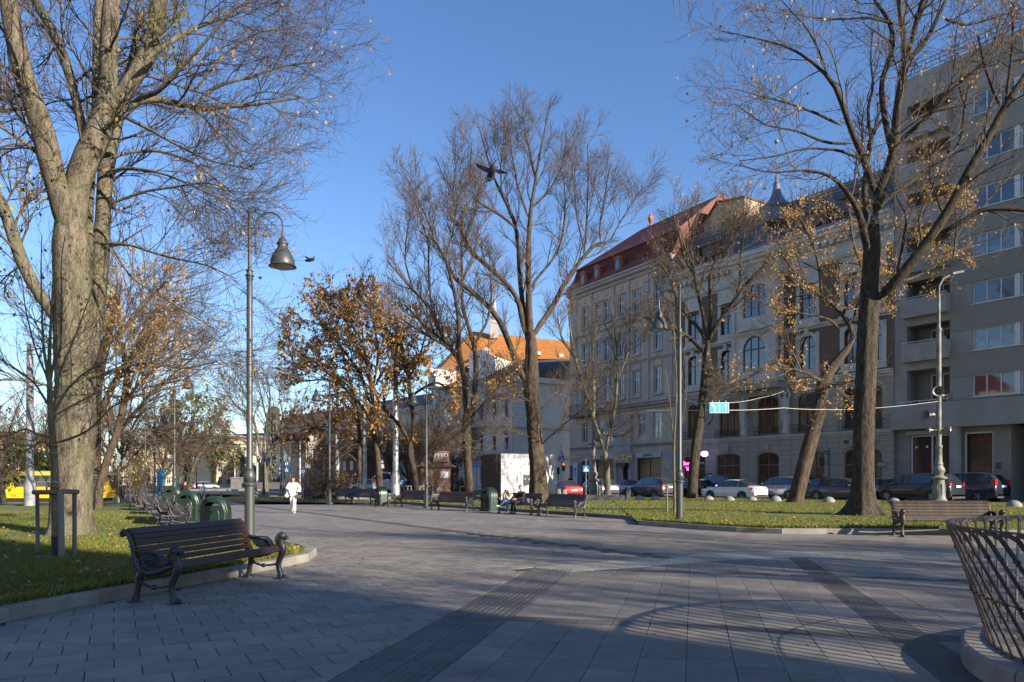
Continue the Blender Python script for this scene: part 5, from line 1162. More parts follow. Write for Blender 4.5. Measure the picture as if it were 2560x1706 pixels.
# ---- fire wall house showing behind the hotel -----------------------------------
fw = thing('rear_house', 'sunlit cream firewall gable with patches of bare brick rising behind the hotel roof', 'building', FB.w(LB_+.3, -1, 0), FB.rz)
mb = MB(); q = [(-5.4,18),(.6,18),(.6,24.6),(-2.3,27.5),(-5.4,27.0)]; mb.slab([(x,z) for x, z in q], -12, -2.5); mb.build('wall', mat('patched_cream_wall', (.50,.42,.28), .9, .3, 1.2, 20, .3, dirt=.6, col2=(.48,.36,.22)), fw)
mb = MB(); mb.obox((-.85,-7.2,26.15), (4.2,9.8,.12), 0, 0, 0, .785); mb.obox((-3.9,-7.2,27.32), (3.2,9.8,.12), 0, 0, 0, -.16); mb.build('roof', red_tile, fw)
# ---- 3. cream building with red mansard -------------------------------------------
FC = Face(FB.w(LB_, 0, 0)[:2], (-.504, .864)); LC = 17.1
cb = thing('jewelry_building', 'cream corner building with red tiled mansard roof above the AURUM jewelry shop', 'building', FC.P, FC.rz)
cx_ = lambda px, off=0: FC.s_(px, off)
cols = [(1645,9),(1591,8.5),(1553,8),(1517,7.5),(1494,6),(1463,7)]; c_ops = []
for px, w in cols:
    a, b = sorted((cx_(px-w), cx_(px+w)))
    c_ops += [(a,b,9.9,12.3),(a,b,14.1,16.3),(a,b,18.3,20.4)]
e_ops = [(*sorted((cx_(px-w), cx_(px+w))), 5.5, 8.0) for px, w in ((1643,11),(1604,10),(1566,9.5),(1531,9),(1500,8),(1462,7))]
s_ops = [(*sorted((cx_(1592), cx_(1653))), .55, 3.6), (*sorted((cx_(1556), cx_(1573))), .15, 3.0), (*sorted((cx_(1487), cx_(1538))), .55, 3.6), (*sorted((cx_(1452), cx_(1473))), .6, 3.5), (*sorted((cx_(1434), cx_(1424))), .15, 3.0)]
mb = MB(); wall(mb, 0, LC, 0, 22.4, s_ops+e_ops+c_ops, 0, .28); mb.quad((LC,0,0),(LC,-14,0),(LC,-14,22.4),(LC,0,22.4)); mb.quad((0,-14,0),(0,0,0),(0,0,22.4),(0,-14,22.4)); mb.quad((LC,-14,0),(0,-14,0),(0,-14,22.4),(LC,-14,22.4)); mb.build('wall', stucco_cream, cb)
n3 = rust(cb, 0, LC, .4, 4.4, [(o[0]-.2,o[1]+.2,o[2],o[3]+.3) for o in s_ops], .5, stucco_lav, 0, 1.3)
mb = MB(); cornice(mb, 0, LC, 4.75, .3, .3); cornice(mb, 0, cx_(1478), 8.45, .7, .75); cornice(mb, 0, LC, 13.1, .3, .25); cornice(mb, 0, LC, 17.2, .25, .2); cornice(mb, -.1, LC+.1, 21.7, .85, .8)
edges = sorted([o for o in c_ops if o[2] == 9.9]); px_ = [0] + [v for o in edges for v in (o[0]-.45, o[1]+.45)] + [LC]
for a, b in zip(px_[::2], px_[1::2]):
    if b-a > .25:
        m_ = (a+b)/2; w = min(.35, (b-a)/2-.05); mb.box(m_-w, 0, 9.2, m_+w, .12, 21.7); mb.box(m_-w-.06, 0, 20.9, m_+w+.06, .2, 21.2)
mb.build('cornice', stucco_lav, cb)
for (a, b, z0_, z1_) in c_ops:
    mb = MB(); mb.box(a-.2,0,z0_-.28,b+.2,.22,z0_-.1); mb.box(a-.16,0,z0_-.1,a-.01,.07,z1_+.12); mb.box(b+.01,0,z0_-.1,b+.16,.07,z1_+.12); mb.box(a-.2,0,z1_+.12,b+.2,.14,z1_+.28)
    if z0_ == 9.9:
        ap = arch_pts(a-.15, b+.15, z1_+1.25, .9, 8)
        for p, q in zip(ap, ap[1:]): mb.tube([(p[0],.03,p[1]),(q[0],.03,q[1])], .06, 4, False)
    if z0_ > 18: mb.lathe([(.3,0),(.3,.04),(.2,.07)], 10, (0,0,0), 0, Matrix.Translation(((a+b)/2,.0,z1_+.75)) @ Matrix.Rotation(-math.pi/2, 4, 'X'))
    mb.build('window_surround', stucco_lav, cb); window(cb, a, b, z0_, z1_, 0, -.12, pvc, glass if z0_ > 12 else glass_c, 2, .66, .07)
for (a, b, z0_, z1_) in e_ops: window(cb, a, b, z0_, z1_, 0, -.12, pvc, glass_c, 2, .68, .08, subs=1)
for i, (a, b, z0_, z1_) in enumerate(s_ops): window(cb, a, b, z0_, z1_, 0, -.18, black_m, (glass_art, dark_m, glass_art, glass_c, dark_m)[i], (2,1,2,1,1)[i], 0, .06, 'shop_window' if i in (0,2,3) else 'door')
mb = MB(); a, b = cx_(1581), cx_(1538); mb.box(a, 0, 3.1, b, .25, 8.0); mb.box(a, 0, .0, a+.45, .2, 3.1); mb.box(b-.45, 0, 0, b, .2, 3.1); mb.build('portal', stucco_lav, cb)
text('AURUM', cb, (cx_(1559.5,.3), .3, 3.62), .92, gold, math.pi, .05, w=.86)
for a, b, t in ((1591,1652,'JEWELRY'), (1487,1538,'JEWELRY')):
    x0_, x1_ = sorted((cx_(a,.1), cx_(b,.1))); mb = MB(); mb.box(x0_, .04, 3.62, x1_, .14, 4.1); mb.build('sign_board', flat('pale_board', (.40,.42,.44), .5), cb); text(t, cb, ((x0_+x1_)/2, .16, 3.86), .36, black_m, math.pi, .01)
mb = MB(); x0_, x1_ = sorted((cx_(1556), cx_(1573))); mb.slab([(x0_-.2,2.75),(x1_+.2,2.75),(x1_+.2,3.15),(x0_-.2,3.15)], .2, .75); mb.build('awning', black_m, cb)
text('OKSANA MUKHA', cb, (cx_(1437,.1), .1, 3.95), .36, gold, math.pi, .02)
mb = MB(); x0_, x1_ = sorted((cx_(1431,.6), cx_(1442,.6))); mb.box(x0_, .5, .9, x1_, .54, 3.3); bn = mb.build('banner', flat('blue_white_banner', (.50,.55,.68), .6), cb); text('M', bn, ((x0_+x1_)/2, .56, 2.5), .6, black_m, math.pi, .004); text('U', bn, ((x0_+x1_)/2, .56, 2.05), .5, black_m, math.pi, .004)
mb = MB(); a, b = sorted((cx_(1480,.8), cx_(1424,.8))); mb.box(a,0,8.3,b,1.2,8.6)
for k in range(int((b-a)/.16)): mb.tube([(a+k*.16,1.1,8.6),(a+k*.16,1.1,9.7)], .018, 4)
mb.tube([(a,1.1,9.7),(b,1.1,9.7)], .025, 5); mb.build('balcony', iron, cb)
# roof of the cream building
mb = MB()
def ring(o, z): return [(-.1+0, o), (LC+.1-abs(o)*.9, o), (LC+.1-abs(o)*.9, -14-o*.2), (-.1, -14)]
prof = [(.75,22.55),(.45,22.8),(.1,23.4),(-.25,24.2),(-.45,25.0),(-.3,25.1),(-1.1,25.7),(-5.6,29.2)]
for (o0,z0_),(o1,z1_) in zip(prof, prof[1:]):
    k = 6 if z1_-z0_ > .7 else 1
    for j in range(k):
        f0, f1_ = j/k, (j+1)/k; ya, za = o0+(o1-o0)*f0, z0_+(z1_-z0_)*f0; yb, zb_ = o0+(o1-o0)*f1_, z0_+(z1_-z0_)*f1_; e = .04 if k > 1 else 0
        xa_, xb_ = LC+ya, LC+yb*1.0
        mb.quad((xa_,ya,za),(-.1,ya,za),(-.1,yb-e,zb_),(xb_-e,yb-e,zb_)); mb.quad((xb_-e,yb-e,zb_),(-.1,yb-e,zb_),(-.1,yb,zb_),(xb_,yb,zb_))
        mb.quad((xa_,-14,za),(xa_,ya,za),(xb_,yb,zb_),(xb_,-14,zb_))
mb.quad((LC-5.6,-5.6,29.2),(-.1,-5.6,29.2),(-.1,-14,29.2),(LC-5.6,-14,29.2)); mb.poly([(-.1,p[0],p[1]) for p in prof] + [(-.1,-14,29.2),(-.1,-14,22.5)]); mb.build('roof', red_tile, cb)
mb = MB(); x = cx_(1616,-5); mb.lathe([(.25,0),(.28,.12),(.15,.25),(.12,.4),(.22,.55),(.30,.85),(.27,1.1),(.13,1.3),(.08,1.4),(.02,1.75)], 10, (x,-5.6,29.0)); mb.build('finial', mat('terracotta', (.30,.10,.045), .7, .1, 3, 30, .1), cb, True, 50)
for px, z in ((1458,23.1),(1492,23.2),(1545,23.2),(1648,23.3)):
    x = cx_(px, .3); mb = MB(); mb.box(x-.5,-1.2,z-.5,x+.5,.3,z+.95); mb.slab([(x-.62,z+.95),(x+.62,z+.95),(x+.4,z+1.2),(x,z+1.35),(x-.4,z+1.2)], -1.2, .4); d_ = mb.build('dormer', mat('terracotta', (.30,.10,.045)), cb)
    g = MB(); g.poly([(x-.32*math.cos(a*math.pi/6), .37, z+.4+.55*math.sin(a*math.pi/6)) for a in range(12)][::-1]); g.build('pane', glass, d_)
# ---- 4. white corner building ----------------------------------------------------
FD = Face((0, 94.5), (-.632, .775)); LD = 17.6
wb = thing('corner_building', 'white rusticated corner building with balconies behind the kiosk and central tree', 'building', FD.P, FD.rz)
w_ops = []
for px, w in ((1267,4.5),(1237,4),(1204.5,4),(1172,4),(1142,4)):
    a, b = sorted((FD.s_(px-w), FD.s_(px+w))); w_ops += [(a,b,5.3,7.5),(a,b,9.4,11.6),(a,b,1.0,3.2)]
mb = MB(); wall(mb, 0, LD, 0, 14.7, w_ops, 0, .25)
FE = Face((0, 94.5), (.86, .51)); Lc = FD.P + Vector((.86,.51,0))*11.5
ca, sa = math.cos(FE.rz-FD.rz), math.sin(FE.rz-FD.rz); E = lambda t, z: (ca*t, sa*t, z)
mb.quad(E(0,0), E(11.5,0), E(11.5,14.7), E(0,14.7)); mb.quad(E(11.5,0), (LD,-12,0), (LD,-12,14.7), E(11.5,14.7)); mb.quad((LD,-12,0),(LD,0,0),(LD,0,14.7),(LD,-12,14.7)); mb.build('wall', white_wall, wb)
mb = MB(); cornice(mb, 0, LD, 14.0, .7, .6); cornice(mb, 0, LD, 8.1, .3, .25); cornice(mb, 0, LD, 4.2, .35, .3); 
for k in range(1, 11): pass
mb.build('cornice', white_wall, wb)
mb = MB(); a_e = FE.rz-FD.rz
for j in range(20):
    for t0_, t1_ in ((.15,1.7),(9.3,11.2)):
        q = MB(); q.box(t0_, -.05 if 0 else -.09, 4.7+j*.46, t1_, 0, 5.03+j*.46); mb.add([(ca*v[0]-sa*v[1], sa*v[0]+ca*v[1], v[2]) for v in q.v], q.f)
for z, h in ((14.0,.7),(8.1,.3),(4.2,.35)): q = MB(); q.box(0,-.35,z,11.6,.02,z+h); mb.add([(ca*v[0]-sa*v[1], sa*v[0]+ca*v[1], v[2]) for v in q.v], q.f)
mb.build('quoin', white_wall, wb)
for (a, b, z0_, z1_) in w_ops:
    window(wb, a, b, z0_, z1_, 0, -.1, wood_brown, glass, 2, .68, .07)
    if z0_ > 5:
        mb = MB(); mb.box(a-.25,0,z0_-.2,b+.25,.16,z0_-.06); mb.box(a-.2,0,z0_-.06,a-.02,.07,z1_+.15); mb.box(b+.02,0,z0_-.06,b+.2,.07,z1_+.15)
        if z0_ < 9: mb.slab([(a-.3,z1_+.2),(b+.3,z1_+.2),((a+b)/2+.3,z1_+.65),((a+b)/2-.3,z1_+.65)], 0, .16)
        mb.build('window_surround', white_wall, wb)
a, b = FD.s_(1215), FD.s_(1165); a, b = sorted((a, b))
for z in (8.3, 4.3):
    mb = MB(); mb.box(a,0,z,b,1.0,z+.2)
    for k in range(int((b-a)/.2)): mb.tube([(a+k*.2,.95,z+.2),(a+k*.2,.95,z+1.1)], .02, 4)
    mb.tube([(a,.95,z+1.1),(b,.95,z+1.1)], .03, 5); mb.build('balcony', iron, wb)
mb = MB(); mb.add([(0,.5,14.7),(LD,.5,14.7),(LD-2,-6,16.5),E(0,14.71),E(11.8,14.71),(E(11.8,0)[0]-1,E(11.8,0)[1],17.6),(1.5,-3.5,17.4)], [(0,6,2,1),(3,4,5,6),(6,5,2)]); mb.build('roof', dark_roof, wb)
# ---- 5. orange roofed church behind it -----------------------------------------------
oc = thing('orange_roofed_building', 'tall white building with a huge sunlit orange tiled roof behind the corner building', 'building', (0,112,0))
A_ = [P(1180,829,124)-Vector((0,112,0)), P(1445,857,119)-Vector((0,112,0)), P(1445,930,107)-Vector((0,112,0)), P(1228,913,112)-Vector((0,112,0)), P(1100,925,117)-Vector((0,112,0)), P(1080,930,135)-Vector((0,112,0))]
mb = MB(); nrow = 26
for k in range(nrow):
    f0, f1_ = k/nrow, (k+1)/nrow; q0 = A_[3].lerp(A_[0], f0); q1 = A_[2].lerp(A_[1], f0); q2 = A_[2].lerp(A_[1], f1_)+Vector((0,.06,0)); q3 = A_[3].lerp(A_[0], f1_)+Vector((0,.06,0))
    mb.quad(q0,q1,q2,q3); mb.quad(q3,q2,A_[2].lerp(A_[1], f1_),A_[3].lerp(A_[0], f1_))
    a0, a1 = A_[4].lerp(A_[0], f0), A_[3].lerp(A_[0], f0); b1, b0 = A_[3].lerp(A_[0], f1_), A_[4].lerp(A_[0], f1_); mb.quad(a0,a1,b1,b0)
mb.quad(A_[5],A_[4],A_[0],A_[0]+Vector((0,12,0))); mb.build('roof', orange_tile, oc)
mb = MB(); z_ = lambda v: (v.x, v.y, v.z); B_ = [Vector((v.x,v.y,0)) for v in A_]
for i, j in ((3,2),(4,3),(5,4)): mb.quad(B_[i],B_[j],A_[j]-Vector((0,0,.15)),A_[i]-Vector((0,0,.15)))
w0 = P(1236,912,109)-Vector((0,112,0)); w1 = P(1298,912,107)-Vector((0,112,0)); mb.quad((w0.x,w0.y,10),(w1.x,w1.y,10),w1,w0); mb.build('wall', white_wall, oc)
mb = MB(); c0 = P(1173,886,108)-Vector((0,112,0)); c1 = P(1238,892,105)-Vector((0,112,0)); d = (c1-c0); mb.add([(c0.x,c0.y,10),(c1.x,c1.y,10),(c1.x,c1.y,c1.z),(c0.x,c0.y,c0.z),(c0.x+1,c0.y+9,10),(c1.x+3,c1.y+6,10),(c1.x+3,c1.y+6,c1.z),(c0.x+1,c0.y+9,c0.z),((c0.x+c1.x)/2,(c0.y+c1.y)/2,c0.z+.5),((c0.x+c1.x)/2+2,(c0.y+c1.y)/2+7,c0.z+.5)], [(0,1,2,3),(1,5,6,2),(3,2,8),(7,3,8,9),(2,6,9,8),(4,0,3,7)]); mb.build('attic', mat('bright_white_wall', (.72,.70,.65), .8, .05, 1, 40, .1), oc)
for px, py in ((1219,878),(1346,888),(1402,894)):
    v = P(px, py, 115)-Vector((0,112,0)); mb = MB(); mb.obox(v+Vector((0,-1.2,0)), (.7,1.2,.5)); mb.build('dormer', white_wall, oc)
mb = MB(); v = P(1236,812,121)-Vector((0,112,0)); mb.obox(v-Vector((0,0,.8)), (1.3,1.1,3.0)); mb.lathe([(.5,0),(.3,2.0),(.12,3.5),(.04,6.0)], 8, (v.x, v.y, v.z+.8)); mb.build('chimney', stucco_lav, oc)
# ---- 6. long white building left of it ------------------------------------------------
FG = Face(FD.w(LD+.3, 0, 0)[:2], (-.632, .775)); LG = 66
lb = thing('long_building', 'long pale building in shade with heavy cornice behind the Y-forked tree', 'building', FG.P, FG.rz)
lo = []; t_split = FG.s_(1098)
for k in range(14):
    x = t_split + .8 + k*3.6; lo += [(x, x+1.3, 5.6, 7.9), (x, x+1.3, 1.0, 3.2)]
mb = MB(); wall(mb, t_split, LG, 0, 12.2, lo, 0, .25); wall(mb, 0, t_split, 0, 17.4, [(t_split*.35, t_split*.35+1.2, 12, 14.4)], .6, .2); mb.quad((t_split,.6,0),(t_split,-10,0),(t_split,-10,17.4),(t_split,.6,17.4)); mb.quad((LG,0,0),(LG,-10,0),(LG,-10,12.2),(LG,0,12.2)); mb.quad((0,-10,0),(0,.6,0),(0,.6,17.4),(0,-10,17.4)); mb.build('wall', stucco_pale, lb)
mb = MB(); cornice(mb, t_split, LG, 11.4, .9, .8); cornice(mb, 0, t_split, 16.4, 1.0, .9, 0, .6); cornice(mb, 0, t_split, 11.2, .5, .5, 0, .6); mb.build('cornice', stucco_pale, lb)
for (a, b, z0_, z1_) in lo: window(lb, a, b, z0_, z1_, 0, -.1, pvc, glass, 2, .66, .07)
mb = MB(); mb.add([(t_split,.8,12.3),(LG,.8,12.3),(LG,-5,15.2),(t_split,-5,15.2),(LG,-10,12.3),(t_split,-10,12.3)], [(0,3,2,1),(3,5,4,2)]); mb.add([(0,1.4,17.4),(t_split,1.4,17.4),(t_split*.8,-4,18.4),(t_split*.2,-4,18.4),(0,-10,17.4),(t_split,-10,17.4)], [(0,3,2,1),(1,2,5),(3,4,5,2)]); mb.build('roof', mat('dull_red_sheet_roof', (.12,.06,.05), .6, .2, 1, 30, .1), lb)
# ---- far buildings round the square ---------------------------------------------------
def block(name, label, p0, p1, eave, Y0, Y1, depth, m, roofm, rh, nwin, rowsz, mf=pvc, mg=glass, ww=1.0, wh=1.8, cor=.5):
    a, b = (p0-CX)/F*Y0, (p1-CX)/F*Y1; zt = H + (HY-eave)/F*Y0; u = Vector((a-b, Y0-Y1, 0)); L = u.length; f = Face((b, Y1), u.normalized())
    r = thing(name, label, 'building', (b, Y1, -.5), f.rz); zt += .5
    ops = []
    for k in range(nwin):
        x = L*(k+.5)/nwin
        for z in rowsz: ops.append((x-ww/2, x+ww/2, zt*z, zt*z+wh))
    mb = MB(); wall(mb, 0, L, 0, zt, ops, 0, .2); mb.quad((L,0,0),(L,-depth,0),(L,-depth,zt),(L,0,zt)); mb.quad((0,-depth,0),(0,0,0),(0,0,zt),(0,-depth,zt)); mb.quad((L,-depth,0),(0,-depth,0),(0,-depth,zt),(L,-depth,zt)); mb.build('wall', m, r)
    mb = MB(); cornice(mb, -.2, L+.2, zt-.1, .5, cor); cornice(mb, 0, L, zt*.36, .25, .2); mb.build('cornice', m, r)
    mb = MB(); i = min(3.0, L*.2); mb.add([(-.2,cor,zt+.4),(L+.2,cor,zt+.4),(L-i,-depth*.45,zt+.4+rh),(i,-depth*.45,zt+.4+rh),(-.2,-depth,zt+.4),(L+.2,-depth,zt+.4)], [(0,3,2,1),(1,2,5),(0,4,3),(3,4,5,2)]); mb.build('roof', roofm, r)
    for o in ops: window(r, *o, 0, -.08, mf, mg, 2, .66, .08)
    return r, f, L, zt
block('yellow_building', 'sunlit yellow three-storey building with low red roof behind the tall dark monument', 541, 742, 1101, 168, 190, 14, sun_yellow, red_tile, 1.2, 8, (.08,.38,.68))
r, f, L, zt = block('yellow_building', 'yellow house with grey mansard corner left of the monument statue', 541, 600, 1122, 160, 164, 12, sun_yellow, slate, 2.6, 3, (.08,.40,.70))
r, f, L, zt = block('domed_building', 'white building with a rounded glass dome and balustrade behind the dark monument', 690, 742, 1088, 200, 208, 16, white_wall, slate, .5, 4, (.1,.5))
mb = MB(); mb.lathe([(3.4,0),(3.3,1.2),(2.9,2.4),(2.2,3.4),(1.6,3.9)], 16, (L*.35,-4,zt+.4)); mb.box(L*.35-2.6,-5.5,zt+4.2,L*.35+1.8,-2.5,zt+5.6); mb.build('dome', mat('pale_dome', (.42,.44,.47), .4, .1, 1, 20, .1), r, True, 40)
block('classical_building', 'grey classical building with a sunlit pilastered end wall, right of the dome', 722, 770, 1118, 190, 130, 14, stucco_lav, slate, 2.2, 5, (.1,.5), ww=.9)
block('classical_building', 'pale yellow narrow gable end between the dome and the brown-red house', 765, 800, 1103, 130, 132, 10, sun_yellow, red_tile, 1.5, 2, (.1,.5), ww=.8)
block('brown_house', 'brownish red plastered house with maroon roof behind the seed tree', 800, 905, 1128, 118, 112, 12, mat('maroon_plaster', (.17,.085,.07), .9, .15, 1, 30, .2), red_tile, 1.8, 6, (.12,.52), ww=.8, wh=1.4)
block('theatre', 'ornate sunlit cream theatre front with a tall arched window behind the left trees', 318, 378, 1112, 215, 215, 20, mat('theatre_cream', (.62,.52,.33), .85, .15, .6, 20, .3), slate, 1.5, 5, (.08,.36,.68), ww=1.1, wh=2.4, cor=1.2)
block('theatre_wing', 'lower cream side wing of the theatre, left of the arched front', 262, 320, 1150, 205, 206, 16, sun_yellow, slate, 1.4, 5, (.1,.5))
block('theatre_wing', 'lower cream side wing of the theatre, right of the arched front', 376, 440, 1160, 205, 206, 16, sun_yellow, slate, 1.4, 5, (.1,.5))
block('pale_building', 'pale sunlit building with long red roof above the tram at the left edge', -60, 132, 1104, 112, 118, 14, mat('peach_wall', (.60,.46,.30), .85, .12, .8, 30, .1, dirt=.3), red_tile, 1.6, 9, (.15,.58))
block('pale_building', 'far beige row of houses closing the avenue between the trees', 430, 545, 1162, 260, 262, 16, mat('beige_far', (.40,.34,.27), .85, .12, .5, 20, .1), red_tile, 2.0, 10, (.15,.55))
block('pale_building', 'far shaded row of houses between the red house and the long pale building', 890, 1010, 1120, 150, 140, 14, stucco_lav, dark_roof, 2.2, 7, (.12,.5))
# arch of the theatre
k_ = thing('theatre_portal', 'tall arched portal with columns in the middle of the cream theatre front', 'portal', ((345-CX)/F*213, 213.0, -.5)); mb = MB(); wall(mb, -2.8, 2.8, 0, 10.2, [(-1.3,1.3,2.5,7.6,1.3)], 0, 1.0); mb.v = [(v[0], -v[1], v[2]) for v in mb.v]; mb.f = [tuple(reversed(f)) for f in mb.f]
for x in (-2.3,-1.7,1.7,2.3): mb.lathe([(.22,1.5),(.18,8.2),(.26,8.6)], 8, (x,-.35,0))
mb.box(-3,-.9,8.6,3,0,9.4); mb.slab([(-3,9.4),(3,9.4),(0,10.8)], -.8, 0); mb.build('arch', mat('theatre_cream', (.62,.52,.33)), k_); g = MB(); g.quad((-1.4,.8,2.4),(1.4,.8,2.4),(1.4,.8,7.7),(-1.4,.8,7.7)); g.build('pane', flat('white_arch_pane', (.6,.62,.66), .4), k_)
# pink kiosk
pk = thing('pink_kiosk', 'small pink plastered kiosk with tiled roof behind the railing', 'kiosk', ((1088-CX)/F*66, 66, .1), .25); mb = MB(); mb.box(-1.4,-1,0,1.2,1.5,2.5); mb.build('wall', mat('pink_plaster', (.30,.17,.13), .9, .15, 1, 30, .2), pk)
mb = MB(); mb.add([(-1.9,-1.4,2.5),(1.7,-1.4,2.5),(1.7,1.9,2.5),(-1.9,1.9,2.5),(-.6,0,3.4),(.4,0,3.4)], [(0,1,5,4),(1,2,5),(2,3,4,5),(3,0,4),(3,2,1,0)]); mb.box(-.3,-1.05,2.9,1.1,-.9,3.9); mb.build('roof', mat('pink_brown_roof', (.2,.12,.10), .8, .15, 1, 30, .2), pk); text('PYVO', pk, (.35,-1.1,3.5), .5, white_metal, 0, .02)
mb = MB(); mb.box(.3,-1.08,1.5,1.0,-1.0,2.1); mb.build('notice', white_metal, pk)
# unseen block added behind the camera to shade the near-left paving
bh = thing('added_shade_block', 'tall plain unseen block added behind the camera position to shade the near paving', 'building', (40*.8+6.9*.6, -40*.6+6.9*.8, 0), math.atan2(-.6,.8)); mb = MB(); mb.box(0,-34,0,20,0,30); mb.build('wall', stucco_cream, bh); mb = MB(); mb.box(-.4,-34.4,30,20.4,.1,30.7); mb.build('roof', dark_roof, bh)
# rows on the other side of the square, outside the frame, which the windows mirror
for k, (y0, hh, m_) in enumerate(((-92,17,sun_yellow),(-52,20,stucco_cream),(-14,15,white_wall),(22,19,sun_yellow),(58,16,stucco_cream))):
    t_ = thing('townhouse', 'pale townhouse across the square outside the frame, number %s from behind the camera' % ('one','two','three','four','five')[k], 'building', (-82, y0, -.5), 0, 'townhouses outside the frame'); mb = MB(); mb.box(-12,0,0,0,34,hh); mb.build('wall', m_, t_)
    mb = MB(); mb.add([(0,-.3,hh),(0,34.3,hh),(-12,34.3,hh),(-12,-.3,hh),(-6,3,hh+5),(-6,31,hh+5)], [(0,1,5,4),(1,2,5),(2,3,4,5),(3,0,4)]); mb.build('roof', red_tile, t_)
    w_ = MB(); [w_.box(-.05,1.5+i*2.9,1.5+j*3.9,.02,2.7+i*2.9,3.7+j*3.9) for i in range(11) for j in range(int(hh/3.9))]; o = w_.build('windows', dark_m, t_); o['kind'] = 'stuff'
# ============================ STREET FURNITURE ===============================
green_p = mat('green_cast_paint', (.010,.027,.017), .35, .12, 2, 70, .15, spec=.6)
green_l = mat('green_ridge_highlight', (.022,.055,.035), .3, .12, 2, 70, .1, spec=.7)  # lighter green paints in the light caught by raised ribs, emblem and lettering
# ---- lamps -----------------------------------------------------------------
def tor(R, r, z, n=5): return [(R+r*math.sin(math.pi*k/n), z - r*math.cos(math.pi*k/n)) for k in range(n+1)]
def make_lamp(m, label, group):
    t = thing('street_lamp', label, 'street lamp', group=group)
    mb = MB(); mb.lathe([(.24,-.05),(.235,.04),(.17,.09),(.125,.14),(.122,1.35)] + tor(.122,.05,1.4) + [(.10,1.46),(.135,1.52),(.15,1.60),(.125,1.70),(.09,1.76),(.10,1.79),(.078,1.84),(.072,6.0),(.072,6.55)] + tor(.075,.02,6.58) + [(.078,6.62)] + tor(.08,.03,6.66) + [(.072,6.72)] + tor(.072,.02,6.78) + [(.045,6.82),(.044,8.22),(.066,8.26),(.066,8.29),(.04,8.34),(.005,8.36)], 20)
    mb.build('pole', m, t, True, 35)
    mb = MB(); pts = [(.16,0,7.25),(.16,0,7.88)]; R = .355; cx, cz = .16+R, 7.88
    pts += [(cx-R*math.cos(a), 0, cz+R*math.sin(a)) for a in [math.pi*k/16 for k in range(1,17)]] + [(cx+R,0,7.68)]
    mb.tube(pts, .021, 8); mb.tube([(.03,0,7.86),(.16,0,7.86)], .018, 6); mb.tube([(.03,0,7.40),(.16,0,7.40)], .018, 6)
    for z in (7.93,7.80,7.46,7.34): mb.lathe([(.034,-.012),(.034,.012)], 8, (.16,0,z))
    mb.ball((.16,0,7.22), .032, 8); mb.build('arm', m, t, True, 40)
    X = cx+R; mb = MB(); mb.lathe([(.345,6.86),(.30,6.90),(.30,6.94),(.295,7.0),(.27,7.08),(.225,7.16),(.215,7.18),(.17,7.27),(.125,7.32),(.12,7.40),(.14,7.42),(.14,7.45),(.11,7.49),(.085,7.55),(.045,7.60),(.035,7.63),(.035,7.68),(.015,7.69)], 24, (X,0,0))
    sh = mb.build('lamp_shade', m, t, True, 45)
    g = MB(); g.lathe([(.02,6.78),(.16,6.80),(.25,6.84),(.29,6.88),(.29,6.9)], 20, (X,0,0)); g.build('glass_cover', flat('frosted_cover', (.30,.30,.27), .15), sh, True)
    return t
l1 = G(624,1350); lampA = make_lamp(lamp_grey, 'tall grey arched-arm lamp right beside the near bench, its bell shade against the sky', 'arched street lamps'); lampA.location = (l1.x, l1.y, 0); lampA.rotation_euler = (0,0,-.12); lampA.scale = (1.03,)*3
def put_lamp(px, Y, label, rz, s=1.0, z=0.0): return dup(lampA, label, ((px-CX)/F*Y, Y, z), rz, 'arched street lamps', s)
put_lamp(1699, 25.3, 'grey arched-arm lamp standing in the right lawn corner, shade turned left', math.pi-.82, .97, .13)
put_lamp(436, 44.5, 'grey arched-arm lamp between the green bins on the left, second largest on that side', -.15, 1.02)
put_lamp(386.5, 68, 'thin arched-arm lamp just left of the lamp by the green bins', 0.0, 1.0, -.1)
put_lamp(1066, 39.5, 'arched-arm lamp behind the bench between the two bare trees, shade turned left', math.pi+.3, .81)
put_lamp(824, 47, 'dark arched-arm lamp rising into the brown seed tree', math.pi+.2, .95)
def triple(px, Y, h, label, m):
    t = thing('triple_lamp', label, 'street lamp', ((px-CX)/F*Y, Y, -.4), 0, 'triple-shade street lamps'); mb = MB(); mb.lathe([(.2,0),(.12,.1),(.11,1.2),(.14,1.3),(.06,1.4),(.05,h+.5),(.02,h+.6)], 10); mb.build('pole', m, t, True, 40)
    for k in range(3):
        a = k*2.09+.3; mb = MB(); dx, dy = math.cos(a), math.sin(a); mb.tube([(0,0,h)] + [((.32-.32*math.cos(b))*dx, (.32-.32*math.cos(b))*dy, h+.32*math.sin(b)) for b in [math.pi*j/8 for j in range(9)]] + [(.64*dx,.64*dy,h-.15)], .02, 6); ar = mb.build('arm', m, t, True)
        mb = MB(); mb.lathe([(.26,-.62),(.24,-.55),(.18,-.40),(.10,-.30),(.10,-.2),(.03,-.12)], 12, (.64*dx,.64*dy,h)); mb.build('lamp_shade', m, t, True, 40)
triple(363, 60, 5.45, 'grey triple-shade lamp left of the thin arched lamp', lamp_grey); triple(703, 62, 5.7, 'dark triple-shade lamp just left of the woman in white', black_m)
